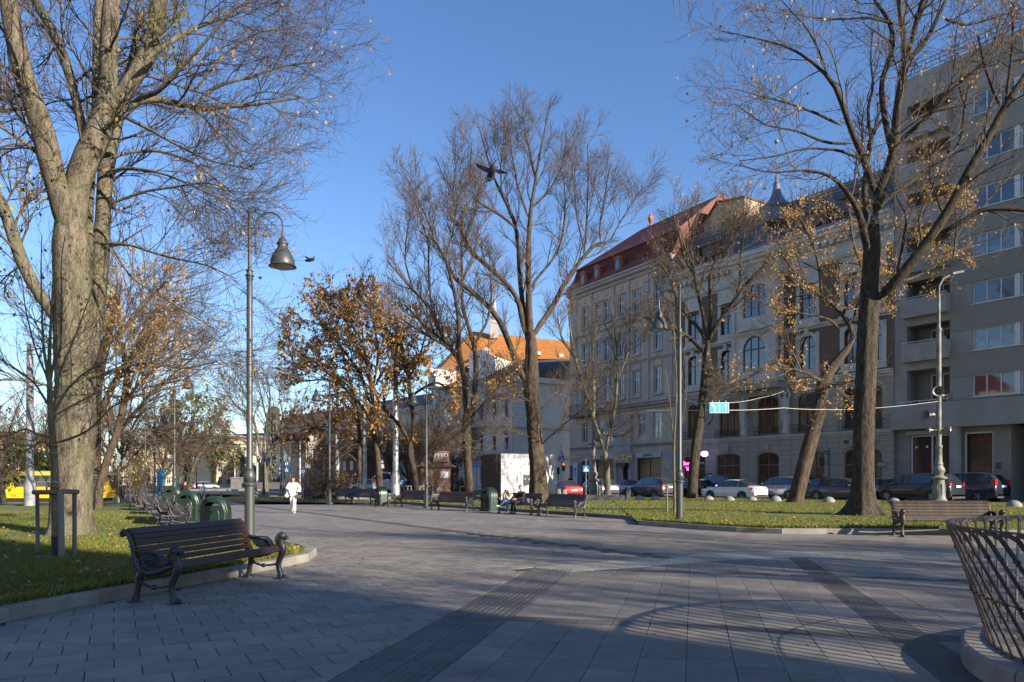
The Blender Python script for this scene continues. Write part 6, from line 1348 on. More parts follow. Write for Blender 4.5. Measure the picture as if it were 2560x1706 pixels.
def lantern(px, Y, h, label):
    t = thing('lantern_post', label, 'lantern post', ((px-CX)/F*Y, Y, -.4), .3, 'old-style lantern posts'); mb = MB(); mb.lathe([(.3,0),(.28,.3),(.16,.5),(.14,1.0),(.09,1.1),(.07,h-.9),(.1,h-.8)], 10)
    L = [(0,0,h)] + [(.42*math.cos(a),.42*math.sin(a),h-.42) for a in (0,1.57,3.14,4.71)]
    for x, y, z in L[1:]: mb.tube([(0,0,h-1.15),(x*.6,y*.6,h-1.2),(x,y,h-.75)], .03, 5)
    mb.build('post', lamp_grey, t, True, 40)
    for x, y, z in L: mb = MB(); mb.lathe([(.07,-.32),(.10,-.28),(.17,.02),(.19,.05),(.12,.16),(.05,.22),(.03,.34)], 6, (x,y,z)); mb.build('lantern', flat('grey_lantern', (.22,.25,.26), .3), t)
lantern(296, 60, 3.75, 'grey cast lantern post with five lanterns next to the tram front'); lantern(659, 66, 4.1, 'grey lantern post with clustered lanterns in front of the monument tree'); lantern(711, 70, 4.3, 'grey lantern post above and left of the woman in white'); lantern(491, 120, 5.5, 'small distant lantern post right of the mistletoe tree trunk')
# ---- benches ------------------------------------------------------------------
def flattube(mb, pts, r, w=.05, n=8): mb.tube(pts, r, n)
def bench_frame(m):
    mb = MB(); X = 0
    def L(pts, r, n=8): mb.tube([(X, y, z) for y, z in pts], r, n)
    # front (y<0) leg, a lion's leg in S curve ending in a paw on a plate
    L([(-.27,.02),(-.275,.06),(-.25,.14),(-.235,.22),(-.26,.30),(-.295,.38),(-.315,.46),(-.30,.52)], [.055,.045,.038,.042,.045,.05,.055,.05])
    mb.ball((0,-.31,.03), .05, 8, 0, (.8,1.3,.7)); mb.lathe([(.115,0),(.11,.014)], 12, (0,-.28,0))
    mb.tube([(0,-.30,.43),(0,-.27,.40),(0,-.26,.36),(0,-.285,.34),(0,-.30,.37)], .018, 6)
    # neck, mane and lion head
    L([(-.295,.50),(-.275,.56),(-.285,.62)], [.055,.065,.06]); mb.ball((0,-.29,.66), .068, 10, 0, (.85,1.0,1.05)); mb.ball((0,-.36,.635), .036, 8, 0, (.85,1.3,.8)); mb.ball((0,-.245,.62), .06, 8)
    mb.ball((0,-.39,.655), .014, 6)
    for sx_ in (-1,1): mb.ball((sx_*.045,-.265,.70), .018, 6); mb.ball((sx_*.03,-.345,.665), .01, 5)
    for k in range(9):
        a = -.9+k*.42; mb.tube([(.045*math.cos(a*1.1)*(1 if k%2 else -1), -.30+.06*math.sin(k), .70-.012*k),(.05*(1 if k%2 else -1),-.245+.01*(k%3),.62-.012*k),(.035*(1 if k%2 else -1),-.24,.54-.006*k)], .014, 5)
    # seat rail and swelling under the seat
    L([(-.27,.47),(-.18,.445),(-.05,.385),(.08,.37),(.18,.40),(.235,.50),(.265,.62),(.295,.74),(.335,.84),(.375,.885)], [.04,.04,.042,.042,.042,.04,.034,.03,.03,.032])
    L([(-.10,.40),(.06,.335),(.19,.34),(.275,.44),(.31,.56)], [.02,.024,.028,.024,.02])
    # scroll at the top of the back
    mb.tube([(0,.375,.885),(0,.415,.90),(0,.44,.87),(0,.425,.835),(0,.395,.845),(0,.40,.87)], [.03,.032,.03,.026,.022,.018], 8)
    # rear leg
    L([(.16,.38),(.20,.30),(.215,.18),(.235,.08),(.25,.01)], [.05,.045,.036,.036,.05]); mb.lathe([(.10,0),(.095,.014)], 12, (0,.25,0))
    # stretcher with ball
    L([(.20,.27),(.13,.225),(.03,.195)], [.026,.02,.018]); L([(.03,.195),(-.10,.20),(-.23,.225)], .016); mb.ball((0,.0,.195), .036, 8)
    # wing arm rest: broad curved plate with ribbed feathers
    pts = [(.30,.70),(.24,.655),(.14,.635),(.02,.64),(-.05,.63),(-.10,.58),(-.14,.51),(-.18,.475)]
    for (a, b) in zip(pts, pts[1:]):
        w0, w1 = .028, .045
        mb.add([(-w1,a[0],a[1]),(w1,a[0],a[1]),(w1,b[0],b[1]),(-w1,b[0],b[1]),(-w1,a[0],a[1]+.02),(w1,a[0],a[1]+.02),(w1,b[0],b[1]+.02),(-w1,b[0],b[1]+.02)], [(4,5,6,7),(3,2,1,0),(1,2,6,5),(3,0,4,7)])
    for k in range(5): mb.tube([(0,.24-k*.03,.645-k*.035),(0,.08-k*.02,.615-k*.035),(0,-.06-k*.012,.585-k*.03),(0,-.13,.50-k*.006)], [.016,.02,.022,.012], 6)
    return mb.mesh('side_frame', m, True, 60)
def make_bench(label, fm, sm, L=2.42):
    t = thing('bench', label, 'bench', group='lion-headed slatted benches'); me = bench_frame(fm)
    for s in (-1,1): link('side_frame', me, t, (s*L/2, 0, 0))
    def slat(w, th, ln):
        mb = MB(); h, u, b = w/2, th/2, .006; pr = [(-h,-u+b),(-h+b,-u),(h-b,-u),(h,-u+b),(h,u-b),(h-b,u),(-h+b,u),(-h,u-b)]; n = 8
        vs = [(-ln/2,y,z) for y, z in pr] + [(ln/2,y,z) for y, z in pr]; mb.add(vs, [(i,n+i,n+(i+1)%n,(i+1)%n) for i in range(n)] + [tuple(range(n)), tuple(range(2*n-1,n-1,-1))]); return mb.mesh('slat', sm, True, 30)
    ms, mf = slat(.072,.036,L-.03), slat(.10,.045,L-.03)
    seat = [(-.20,.475,-.12),(-.115,.448,-.3),(-.03,.425,-.2),(.055,.415,0),(.135,.43,.35)]
    link('slat', mf, t, (0,-.262,.468), (1.15,0,0))
    for y, z, a in seat: link('slat', ms, t, (0,y,z), (a,0,0))
    for k, (y, z, a) in enumerate([(.195,.505,1.15),(.222,.585,1.25),(.242,.665,1.25),(.266,.742,1.2),(.298,.815,1.1),(.345,.885,.85)]): link('slat', ms if k < 5 else mf, t, (0,y,z), (a,0,0))
    return t
# near bench, feet from the photograph
bn1 = make_bench('near bench with glossy dark brown slats and black lion heads beside the left kerb', iron, slatwood)
def bench_at(o, c, front, label=None):
    """front = unit vector the sitter faces (local -y)"""
    rz = math.atan2(front[1], front[0]) + math.pi/2
    if label: return dup(o, label, c, rz, 'lion-headed slatted benches')
    o.location = c; o.rotation_euler = (0,0,rz)
fl, fr, rl, rr_2 = G(433,1512), G(700,1447), G(332,1505), G(622,1441)
c = (fl+fr)/2*.5 + (rl+rr_2)/2*.5; d = ((fr-fl).normalized()+(rr_2-rl).normalized()).normalized(); bench_at(bn1, (c.x,c.y,0), (d.y,-d.x)); bn1.scale = (1.03,1.12,1.02)
bo_ = make_bench('weathered bench with peeling brown slats at the right lawn kerb, behind the planter basket', ironrust, slatold, 2.42); c = G(2400,1344); bench_at(bo_, (11.95,20.35,0), (-.06,-1)); bo_.scale = (1.08,1.05,1.04)
d = (Vector((.6,-.8,0))); R_ = [((2.05,30.9),'empty bench just right of the seated couple'),((.35,33.2),'bench on which the couple sits, right of the green bin'),((-2.95,36.7),'bench right of the lamp post, in front of the twin-stemmed tree'),((-5.5,41.2),'bench left of the lamp post, in front of the Y-forked tree'),((-9.4,46.2),'bench left of the small dark bin, right one of a close pair'),((-11.0,48.6),'bench left of the small dark bin, left one of a close pair'),((-13.6,52.0),'bench half hidden behind the woman in white, by the dark lamp')]
for i, ((x, y), l) in enumerate(R_): bench_at(bn1, (x, y, 0), (-.8,-.6) if i < 2 else (-.62,-.78), l)
L_ = [((-10.9,24.2),'dark bench seen from behind, left of the largest green bin'),((-12.5,26.8),'second dark bench from the largest green bin in the left row'),((-14.5,31.0),'third bench of the left row with sunlit lion frame'),((-16.9,34.8),'fourth bench of the left row, near the thin lamp'),((-18.9,38.6),'farthest bench of the left row, at the edge of the lawn')]
for (x, y), l in L_: bench_at(bn1, (x, y, 0.03), (.9,.42), l)
for o in bpy.data.objects:
    if o.name.startswith('bench') and o is not bn1 and o is not bo_ and o.parent is None: o.scale = (.98,1.02,1.0)
# ---- litter bins ---------------------------------------------------------------
def make_bin(label):
    t = thing('litter_bin', label, 'litter bin', group='green domed litter bins'); w, dp = .37, .26
    out = [(-w,0)] + [(-w,.62)] + [(-w*math.cos(a), .62+w*1.18*math.sin(a)) for a in [math.pi*k/14 for k in range(1,14)]] + [(w,.62),(w,0)]
    mb = MB(); n = len(out); c = (0,.55)
    def ringp(k, y): return [(c[0]+(x-c[0])*k, y, max(0, c[1]+(z-c[1])*k) if z > .01 else 0) for x, z in out]
    layers = [ringp(.90,-dp), ringp(.96,-dp+.02), ringp(1,-dp+.06), ringp(1.03,-dp+.075), ringp(1.03,dp-.075), ringp(1,dp-.06), ringp(.96,dp-.02), ringp(.90,dp)]
    vs = [v for l in layers for v in l]; fs = [(j*n+i, j*n+i+1, (j+1)*n+i+1, (j+1)*n+i) for j in range(7) for i in range(n-1)]
    fs = [tuple(reversed(f)) for f in fs]; mb.add(vs, fs)
    # front and back faces leave the arched mouth open
    for y, s in ((-dp,1),(dp,-1)):
        r0 = ringp(.90, y); mouth = [(x*.21/.24, y, .80+z) for x, z in ((-.24,0),(-.22,.06),(-.14,.11),(0,.13),(.14,.11),(.22,.06),(.24,0))]
        low = [(x, y, .78) for x in (-.21,0,.21)]
        top = [v for v in r0 if v[2] > .70]; nt2 = len(top)
        pts = top; k = len(mouth); b = []
        for i in range(nt2-1):
            a = mouth[min(k-1, int(i/(nt2-1)*k))]; a2 = mouth[min(k-1, int((i+1)/(nt2-1)*k))]; q = [top[i], top[i+1], a2, a] if a != a2 else [top[i], top[i+1], a]
            mb.poly(q if s < 0 else q[::-1])
        lowp = [r0[0], r0[1], top[0], mouth[0], mouth[-1], top[-1], r0[-2], r0[-1]]
        mb.poly(lowp[::-1] if s < 0 else lowp) if False else mb.poly(lowp if s < 0 else lowp[::-1])
    mb.box(-.40,-.28,0,.40,.28,.05); mb.build('bin_body', green_p, t, True, 35)
    for s in (-1,1):
        mb = MB(); y = s*(dp+.012); ap = [(-.19,.12),(-.19,.58)] + [(-.19*math.cos(a), .58+.17*math.sin(a)) for a in [math.pi*k/10 for k in range(1,10)]] + [(.19,.58),(.19,.12)]
        mb.tube([(x,y,z) for x, z in ap], .016, 6); mb.slab([(x*.94,z) for x, z in ap], y-.012*s, y+.004*s)
        mp = [(x*.21/.24, y, .80+z) for x, z in ((-.24,-.02),(-.24,0),(-.22,.06),(-.14,.11),(0,.13),(.14,.11),(.22,.06),(.24,0),(.24,-.02))]; mb.tube(mp, .016, 5)
        mb.build('front_panel', green_p, t, True, 40)
    mb = MB(); mb.box(-.20,-.12,.45,.20,.12,.80); mb.build('liner', black_m, t)
    mb = MB(); y = -dp-.02; T = Matrix.Translation((0,y,.32)) @ Matrix.Rotation(math.pi/2, 4, 'X')
    mb.lathe([(.075,0),(.078,.012),(.062,.016),(.06,.008)], 16, (0,0,0), 0, T); mb.ball((0,y-.008,.325), .042, 8, 0, (.9,.35,1)); mb.ball((0,y-.022,.31), .02, 6, 0, (1,.5,.8))
    for sx_ in (-1,1): mb.ball((sx_*.018,y-.02,.335), .008, 5); mb.ball((sx_*.036,y-.012,.36), .014, 5)
    mb.build('lion_emblem', green_l, t, True); text('LVIV', t, (0,-dp-.02,.50), .12, green_l, 0, .01)
    for k_, y_ in ((.965,-.235),(1.045,-.17)):
        mb = MB(); mb.tube(ringp(k_, y_)[1:-1], .014, 6); mb.build('rib', green_l, t, True)
    return t
bin1 = make_bin('largest green domed litter bin with lion emblem, right behind the near bench'); g = G(539,1338); bin1.location = (g.x, g.y, .02); bin1.rotation_euler = (0,0,.02)
for px, Y, l, rz, s in ((471,27.0,'second green domed bin of the left row, partly behind the bench backs',.1,1.05),(431,36.5,'third green bin of the left row, behind the tall lamp foot',.1,1.1),(1224,36.0,'green domed bin standing left of the seated couple',-.95,1.08),(953,43.0,'small dark green bin right of the bench pair',-1.0,1.05)):
    b = dup(bin1, l, ((px-CX)/F*Y, Y, .02 if px < 600 else 0), rz, 'green domed litter bins', s)
# ---- sapling stakes -------------------------------------------------------------
stake_w = mat('weathered_stake_wood', (.16,.125,.095), .9, .25, 4, 30, .5, stretch=(1,1,.15), col2=(.21,.18,.15)); Ys = 14.1
st_ = thing('tree_support', 'wooden three-post stake frame with round top rails holding the young tree', 'tree stake', ((136-CX)/F*Ys, Ys, .1))
def sp_(px, py, dy=0): v = P(px, py, Ys+dy); return v - st_.location
for (px0, px1, dy, r, yb) in ((93,94,.35,.036,1412),(151,154,-.25,.055,1410),(186,186,.1,.04,1398)):
    mb = MB(); a = sp_(px0, 1228, dy); b = sp_(px1, yb, dy); b.z = -.05; mb.tube([a, a.lerp(b,.5)+Vector((.004,0,0)), b], r, 10); mb.build('post', stake_w, st_, True, 50)
for (a, b, r) in ((sp_(85,1231,.3), sp_(146,1231,-.2), .048), (sp_(155,1229,-.25), sp_(194,1230,.15), .047)): mb = MB(); mb.tube([a, b], r, 10); mb.build('rail', stake_w, st_, True, 50)
mb = MB(); c = sp_(139,1405); c.z = 0; mb.lathe([(.075+.006*(k%2), .02*k) for k in range(18)], 12, (c.x, c.y, .04)); mb.build('trunk_guard', black_m, st_)
for i, (z, m, nm) in enumerate(((2.13, flat('orange_ribbon', (.75,.22,.02), .6), 'ribbon'), (1.98, flat('green_ribbon', (.15,.35,.25), .6), 'ribbon'), (1.42, flat('pale_ribbon', (.35,.45,.42), .6), 'ribbon'), (1.35, flat('orange_ribbon', (.75,.22,.02), .6), 'ribbon'))):
    mb = MB(); r0 = .085; cxr = sp_(140,1100).x; mb.tube([(cxr-.03*(z-1)+r0*math.cos(a), .05+r0*math.sin(a), z+.01*math.sin(3*a)) for a in [k*math.pi/6 for k in range(13)]], .012, 5); mb.tube([(cxr-.05*(z-1)-r0,-.02,z),(cxr-.16,-.05,z-.03),(cxr-.13,-.04,z-.16)], [.02,.014,.006], 5); mb.build(nm, m, st_, True)
ps = thing('signpost', 'thin grey steel post standing alone in the left lawn', 'post', G(325,1277,.06)); mb = MB(); mb.tube([(0,0,0),(0,0,2.35)], .032, 8); mb.build('post', lamp_grey, ps, True)
sk = thing('stake', 'short wooden stake in the right lawn left of the tied sapling', 'tree stake', G(1668,1280,.15)); mb = MB(); mb.tube([(0,0,-.1),(-.02,0,1.2)], .045, 8); mb.build('post', stake_w, sk, True)
sk = thing('stake', 'pale round stake against the thin sapling by the right lamp', 'tree stake', G(1687,1281,.15)); mb = MB(); mb.tube([(.03,0,-.1),(0.05,0,1.2)], .07, 8); mb.tube([(-.16,0,1.15),(.1,0,1.15)], .05, 8); mb.build('post', stake_w, sk, True)
# ---- planter basket in the right foreground -----------------------------------------
PC = Vector((6.0, 5.4, 0)); pl = thing('planter', 'round stone planter ring in the right foreground with a wrought iron basket of hooped bars', 'planter', PC)
NS = 16
for i in range(NS):
    a0, a1 = 2*math.pi*i/NS + .004, 2*math.pi*(i+1)/NS - .004; mb = MB(); q = []; n = 6
    for j in range(n+1):
        a = a0+(a1-a0)*j/n; cs, sn = math.cos(a), math.sin(a)
        for r, z in ((2.33,-.01),(2.33,.17),(2.305,.195),(1.86,.20),(1.85,.05)): q.append((r*cs, r*sn, z))
    fs = [(j*5+k, (j+1)*5+k, (j+1)*5+k+1, j*5+k+1) for j in range(n) for k in range(4)] + [(0,1,2,3,4), tuple(n*5+k for k in (4,3,2,1,0))]; mb.add(q, fs); mb.build('kerb_stone', granite, pl, True, 30)
mb = MB(); mb.lathe([(1.87,.12),(.01,.13)], 32); mb.build('soil', soil, pl)
NB = 84; RT, RB, ZT_, ZB = 2.43, 2.12, 1.20, .17
def ringpt(f, a, off=0.0): r = RB + (RT-RB)*f**1.2 + off; return (r*math.cos(a), r*math.sin(a), ZB+(ZT_-ZB)*f)
def flatbar(mb, pts, w, t):
    """flat bar whose broad side faces outward"""
    V = []
    for i, p in enumerate(pts):
        p = Vector(p); d = (Vector(pts[min(i+1,len(pts)-1)]) - Vector(pts[max(i-1,0)])).normalized(); o = Vector((p.x,p.y,0)).normalized(); s = d.cross(o).normalized()
        V += [p+s*w/2-o*t/2, p-s*w/2-o*t/2, p-s*w/2+o*t/2, p+s*w/2+o*t/2]
    fs = [(i*4+k, i*4+(k+1)%4, (i+1)*4+(k+1)%4, (i+1)*4+k) for i in range(len(pts)-1) for k in range(4)] + [(3,2,1,0), tuple(len(V)-4+k for k in range(4))]; mb.add(V, fs)
bar = MB(); st = 2*math.pi/NB; lean = .24
pts = [ringpt(k/7, -lean*k/7, .012) for k in range(8)][:-1] + [ringpt(.955, -lean*.97+.002, .012), ringpt(.985, -lean-.5*st*.5, .012), ringpt(.99, -lean-.5*st, .012), ringpt(.985, -lean-.85*st, .012), ringpt(.93, -lean*.93-1.0*st, .008), ringpt(.80, -lean*.80-1.0*st, .004)]
flatbar(bar, pts, .034, .010)
for f in (.45,.80): p = ringpt(f, -lean*f, .012); bar.obox(p, (.03,.04,.022), -lean*f)
bme = bar.mesh('basket_bar', ironrust)
for i in range(NB): link('basket_bar', bme, pl, (0,0,0), (0,0,st*i))
mb = MB()
for f, w, t in ((1.0,.016,.05),(.45,.006,.012),(.03,.02,.02)):
    n = 96; ring_ = [ringpt(f, 2*math.pi*k/n, -.0) for k in range(n+1)]
    if f == 1.0: mb.lathe([(RT-.012,ZT_),(RT+.020,ZT_),(RT+.020,ZT_+.014),(RT-.012,ZT_+.014),(RT-.012,ZT_)], 96, caps=False)
    else: mb.tube(ring_, w, 6, False)
mb.build('rim', iron, pl, True, 40)
r9 = np.random.default_rng(19); n = 260; a = r9.uniform(0, 2*np.pi, n); rr9 = 1.8*np.sqrt(r9.random(n)); leaf_quads('leaves', np.stack([rr9*np.cos(a), rr9*np.sin(a), .16+.08*r9.random(n)], 1), r9.uniform(.10,.22,n), drym, pl, r9, .5)
def ringgrass(r, n): a = r.uniform(0, 2*np.pi, n); q = 1.5+.4*r.random(n); return np.stack([q*np.cos(a), q*np.sin(a), np.full(n,.15)], 1)
blades('weeds', 2600, ringgrass, .06, .16, .012, grassm, pl, 31)
# ---- poles with loudspeakers ----------------------------------------------------------
pole_grey = mat('peeling_grey_pole', (.13,.13,.12), .6, .3, 2.5, 25, .3, col2=(.22,.215,.20))
def horn(parent, c, d, s):
    d = Vector(d).normalized(); q = d.to_track_quat('Z', 'Y').to_matrix().to_4x4(); mb = MB(); mb.lathe([(.04,-.30),(.09,-.29),(.09,-.12),(.055,-.08),(.09,.05),(.14,.18),(.20,.28),(.24,.32),(.225,.315),(.13,.18),(.06,.06),(.04,.2),(.01,.21)], 16, (0,0,0), 0, Matrix.Translation(c) @ q @ Matrix.Scale(s, 4)); mb.build('loudspeaker', mat('dirty_horn_metal', (.24,.23,.21), .45, .3, 5, 30, .2, metal=.3), parent, True, 50)
def deco_pole(px, Y, z0, label, htop, thin, arm):
    t = thing('lamp_pole', label, 'pole', ((px-CX)/F*Y, Y, z0)); mb = MB()
    mb.lathe([(.46,-.05),(.45,.08),(.38,.14),(.34,.22),(.30,.9),(.27,1.2),(.40,1.28),(.42,1.34),(.30,1.40),(.22,1.46),(.24,1.55),(.31,1.68),(.30,1.8),(.20,1.95),(.19,2.0),(.23,2.05),(.19,2.12),(.17,2.2),(.155,2.9),(.18,2.94),(.18,3.05),(.15,3.1)], 16)
    for k in range(8): a = k*math.pi/4; mb.obox((.31*math.cos(a),.31*math.sin(a),.6), (.05,.05,.75), a)
    mb.lathe([(.13,3.1),(.12,thin)], 12); mb.lathe([(.15,thin-.05),(.15,thin+.1),(.085,thin+.12),(.075,htop-.8)], 10)
    mb.build('pole', pole_grey, t, True, 35); mb = MB(); mb.tube([(0,0,htop-.8),(.03*arm,0,htop-.3),(.25*arm,0,htop+.1),(.75*arm,0,htop+.35)], .05, 8); mb.obox((1.0*arm,0,htop+.40), (.6,.26,.12), 0, 0, 0, -.2*arm); mb.build('lamp_arm', pole_grey, t, True); return t
p1 = deco_pole(2347, 40, .30, 'ornate grey pole with horn loudspeakers behind the right bench', 12.0, 9.3, 1)
horn(p1, (-.30,-.35,5.95), (-.35,-1,-.05), 1.15); horn(p1, (.32,-.1,5.75), (1,-.3,-.05), .9); horn(p1, (-.55,-.1,4.72), (-1,-.45,-.05), 1.1); horn(p1, (.30,-.15,3.95), (.9,-.8,0), .7); horn(p1, (-.35,0,3.9), (-1,.1,0), .7)
p2 = deco_pole(1484, 51, .15, 'ornate pale pole left of the slim forked tree in front of the jewelry shop', 9.2, 7.6, -1); horn(p2, (.12,-.3,4.0), (.1,-1,0), .8); horn(p2, (-.35,-.1,3.8), (-1,-.3,0), .7)
def pole(px, Y, z0, h, r, label, m, nm='pole'):
    t = thing(nm, label, 'pole', ((px-CX)/F*Y, Y, z0)); mb = MB(); mb.lathe([(r*1.5,0),(r*1.5,h*.14),(r*1.05,h*.17),(r*.8,h)], 10); mb.build('pole', m, t, True, 40); return t
tp = pole(75, 41, .05, 9.0, .20, 'thick riveted steel tram pole in front of the yellow tram', mat('blue_grey_pole', (.15,.165,.19), .6, .2, 2, 30, .2, col2=(.30,.30,.31)))
pw = mat('peeling_white_pole', (.5,.5,.48), .7, .35, 3, 14, .2, col2=(.62,.61,.6)); big = pole(989, 58, 0, 12.5, .22, 'tall shiny steel pole between the van and the Y-forked tree', flat('galvanised_pole', (.42,.44,.46), .4, .3))
for px, Y, h, l in ((912,56,8.4,'flaking white pole left of the pale van'),(843,60,9.0,'flaking white pole behind the left benches'),(750,85,6.2,'thin white pole just right of the woman in white'),(781,88,6.5,'thin white pole with bracket, second right of the woman'),(643,118,8.5,'thin pale pole right of the tall lamp, before the yellow building'),(587,130,8.0,'thin pale pole left of the tall lamp, by the statue')): pole(px, Y, -.3, h, .10 if h < 8.3 else .16, l, pw)
for px, Y, l in ((487,110,-1),(540,110,-1)): pass
# ---- signs -------------------------------------------------------------------------------
blue_s = flat('sign_blue', (.02,.16,.45), .4); white_s = flat('sign_white', (.75,.77,.78), .4); red_s = flat('sign_red', (.55,.03,.04), .4); yel_s = flat('sign_yellow', (.75,.72,.05), .4)
def sign_post(px, Y, z0, h, label, nm='road_sign'):
    t = thing(nm, label, 'road sign', ((px-CX)/F*Y, Y, z0), 0, 'road signs on posts'); mb = MB(); mb.tube([(0,.05,0),(0,.05,h)], .035, 6); mb.build('post', pole_grey, t, True); return t
def crossing(t, z, w=.65):
    mb = MB(); mb.box(-w/2,-.02,z,w/2,.01,z+w); o = mb.build('sign_plate', blue_s, t); mb = MB(); mb.slab([(-w*.42,z+w*.1),(w*.42,z+w*.1),(0,z+w*.88)], -.028, -.02); mb.build('triangle', white_s, o)
    mb = MB(); mb.slab([(-w*.04,z+w*.34),(w*.06,z+w*.34),(w*.06,z+w*.55),(-w*.04,z+w*.55)], -.034, -.028); mb.tube([(0,-.03,z+w*.36),(-w*.1,-.03,z+w*.2)], .014, 4); mb.tube([(.01,-.03,z+w*.36),(w*.1,-.03,z+w*.2)], .014, 4); mb.ball((w*.02,-.03,z+w*.61), w*.045, 6); mb.build('walking_figure', black_m, o)
def lanes(t, z, w=.9, h=.65, arrows=(0,1)):
    mb = MB(); mb.box(-w/2,-.02,z,w/2,.01,z+h); o = mb.build('sign_plate', blue_s, t); mb = MB(); n = len(arrows)
    for i, k in enumerate(arrows):
        x = -w/2 + w*(i+.5)/n
        if k: mb.slab([(x-.03,z+h*.12),(x+.03,z+h*.12),(x+.03,z+h*.66),(x+.09,z+h*.66),(x,z+h*.9),(x-.09,z+h*.66),(x-.03,z+h*.66)], -.03, -.02)
        else: mb.slab([(x+.02,z+h*.12),(x+.08,z+h*.12),(x+.08,z+h*.72),(x-.04,z+h*.72),(x-.04,z+h*.82),(x-.15,z+h*.66),(x-.04,z+h*.52),(x-.04,z+h*.6),(x+.02,z+h*.6)], -.03, -.02)
    mb.build('lane_arrow', white_s, o)
def nostop(t, z, r=.33):
    T = Matrix.Translation((0,0,z)) @ Matrix.Rotation(math.pi/2, 4, 'X'); mb = MB(); mb.lathe([(r,0),(r,.02)], 18, (0,0,0), 0, T); o = mb.build('sign_plate', red_s, t); mb = MB(); mb.lathe([(r*.8,.02),(r*.8,.026)], 18, (0,0,0), 0, T); mb.build('disc', blue_s, o)
    mb = MB(); mb.obox((0,-.03,z), (r*1.7,.006,r*.2), 0, 0, 0, .78); mb.obox((0,-.032,z), (r*1.7,.006,r*.2), 0, 0, 0, -.78); mb.build('cross_bar', red_s, o)
def warn(t, z, w=.75):
    mb = MB(); mb.slab([(-w/2,z),(w/2,z),(0,z+w*.86)], -.01, .01); o = mb.build('sign_plate', red_s, t); mb = MB(); mb.slab([(-w*.34,z+w*.09),(w*.34,z+w*.09),(0,z+w*.66)], -.02, -.01); mb.build('triangle', white_s, o); mb = MB(); mb.box(-.1,-.028,z+.16,.1,-.02,z+.26); mb.build('symbol', black_m, o)
s = sign_post(1404, 88, .1, 5.6, 'pedestrian crossing sign under a red warning triangle, right of the kiosk'); crossing(s, 3.5, .62); warn(s, 4.2, .68)
tl = thing('traffic_light', 'traffic light showing red beside the crossing sign right of the kiosk', 'traffic light', ((1409-CX)/F*86, 86, .1)); mb = MB(); mb.box(-.16,-.12,2.35,.16,.12,3.3); mb.build('housing', black_m, tl)
T = Matrix.Translation((0,-.13,3.12)) @ Matrix.Rotation(math.pi/2, 4, 'X'); mb = MB(); mb.lathe([(.11,0),(.10,.02)], 12, (0,0,0), 0, T); mb.build('red_lamp', flat('red_light', (1,.05,.02), .4, emit=4), tl)
for z in (2.82,2.52): mb = MB(); mb.lathe([(.11,0),(.10,.02)], 12, (0,0,0), 0, Matrix.Translation((0,-.13,z)) @ Matrix.Rotation(math.pi/2, 4, 'X')); mb.build('dark_lamp', dark_m, tl)
tl2 = thing('traffic_light', 'dark back-turned traffic light at the right edge of the kiosk', 'traffic light', ((1396-CX)/F*86, 86, .1)); mb = MB(); mb.box(-.2,-.1,1.95,.15,.12,2.75); mb.tube([(0,0,0),(0,0,2)], .05, 6); mb.build('housing', black_m, tl2)
s = sign_post(1192, 86, .05, 5.0, 'lane arrow sign with a no-stopping disc left of the kiosk'); lanes(s, 2.8, .85, .55); nostop(s, 3.8, .32)
s = sign_post(1146, 80, .05, 5.0, 'small blue arrow sign on the twin-stemmed tree side'); lanes(s, 4.2, .4, .6, (1,))
s = sign_post(716, 72, -.3, 4.3, 'pair of blue crossing and arrow signs left of the woman in white'); crossing(s, 2.5, .46); lanes(s, 3.1, .5, .4)
s = sign_post(700, 78, -.3, 4.0, 'blue bus stop plate left of the dark triple lamp'); mb = MB(); mb.box(-.14,-.02,2.1,.14,.01,3.2); mb.build('sign_plate', blue_s, s); mb = MB(); mb.box(-.11,-.03,2.3,.11,-.02,2.55); mb.box(-.11,-.03,2.8,.11,-.02,3.05); mb.build('symbol', white_s, s)
s = sign_post(725, 80, -.3, 6.7, 'round no-stopping sign high above the woman in white'); nostop(s, 5.9, .22)
s = sign_post(770, 80, -.3, 3.9, 'yellow-framed crossing sign right of the woman in white'); mb = MB(); mb.box(-.26,-.01,3.0,.26,.01,3.55); mb.build('backing', yel_s, s); crossing(s, 3.08, .38)
s = sign_post(758, 84, -.3, 3.2, 'low blue direction plate right of the woman in white'); lanes(s, 2.5, .45, .36)
s = sign_post(955, 60, 0, 4.2, 'narrow blue crossing sign beside the pale van'); crossing(s, 2.8, .34); mb = MB(); mb.box(-.17,-.02,2.4,.17,.01,2.72); mb.build('sign_plate', white_s, s)
s = sign_post(1465, 53, .15, 2.9, 'small blue crossing sign in front of the bridal shop window'); crossing(s, 1.9, .45)
s = sign_post(850, 62, 0, 3.5, 'blue sign behind the left bench pair'); lanes(s, 2.6, .4, .45, (1,))
ss = sign_post(1678, 30.4, .15, 0.1, 'low sign box'); 
for ch in KIDS.pop(ss.name): bpy.data.objects.remove(ch)
bpy.data.objects.remove(ss)
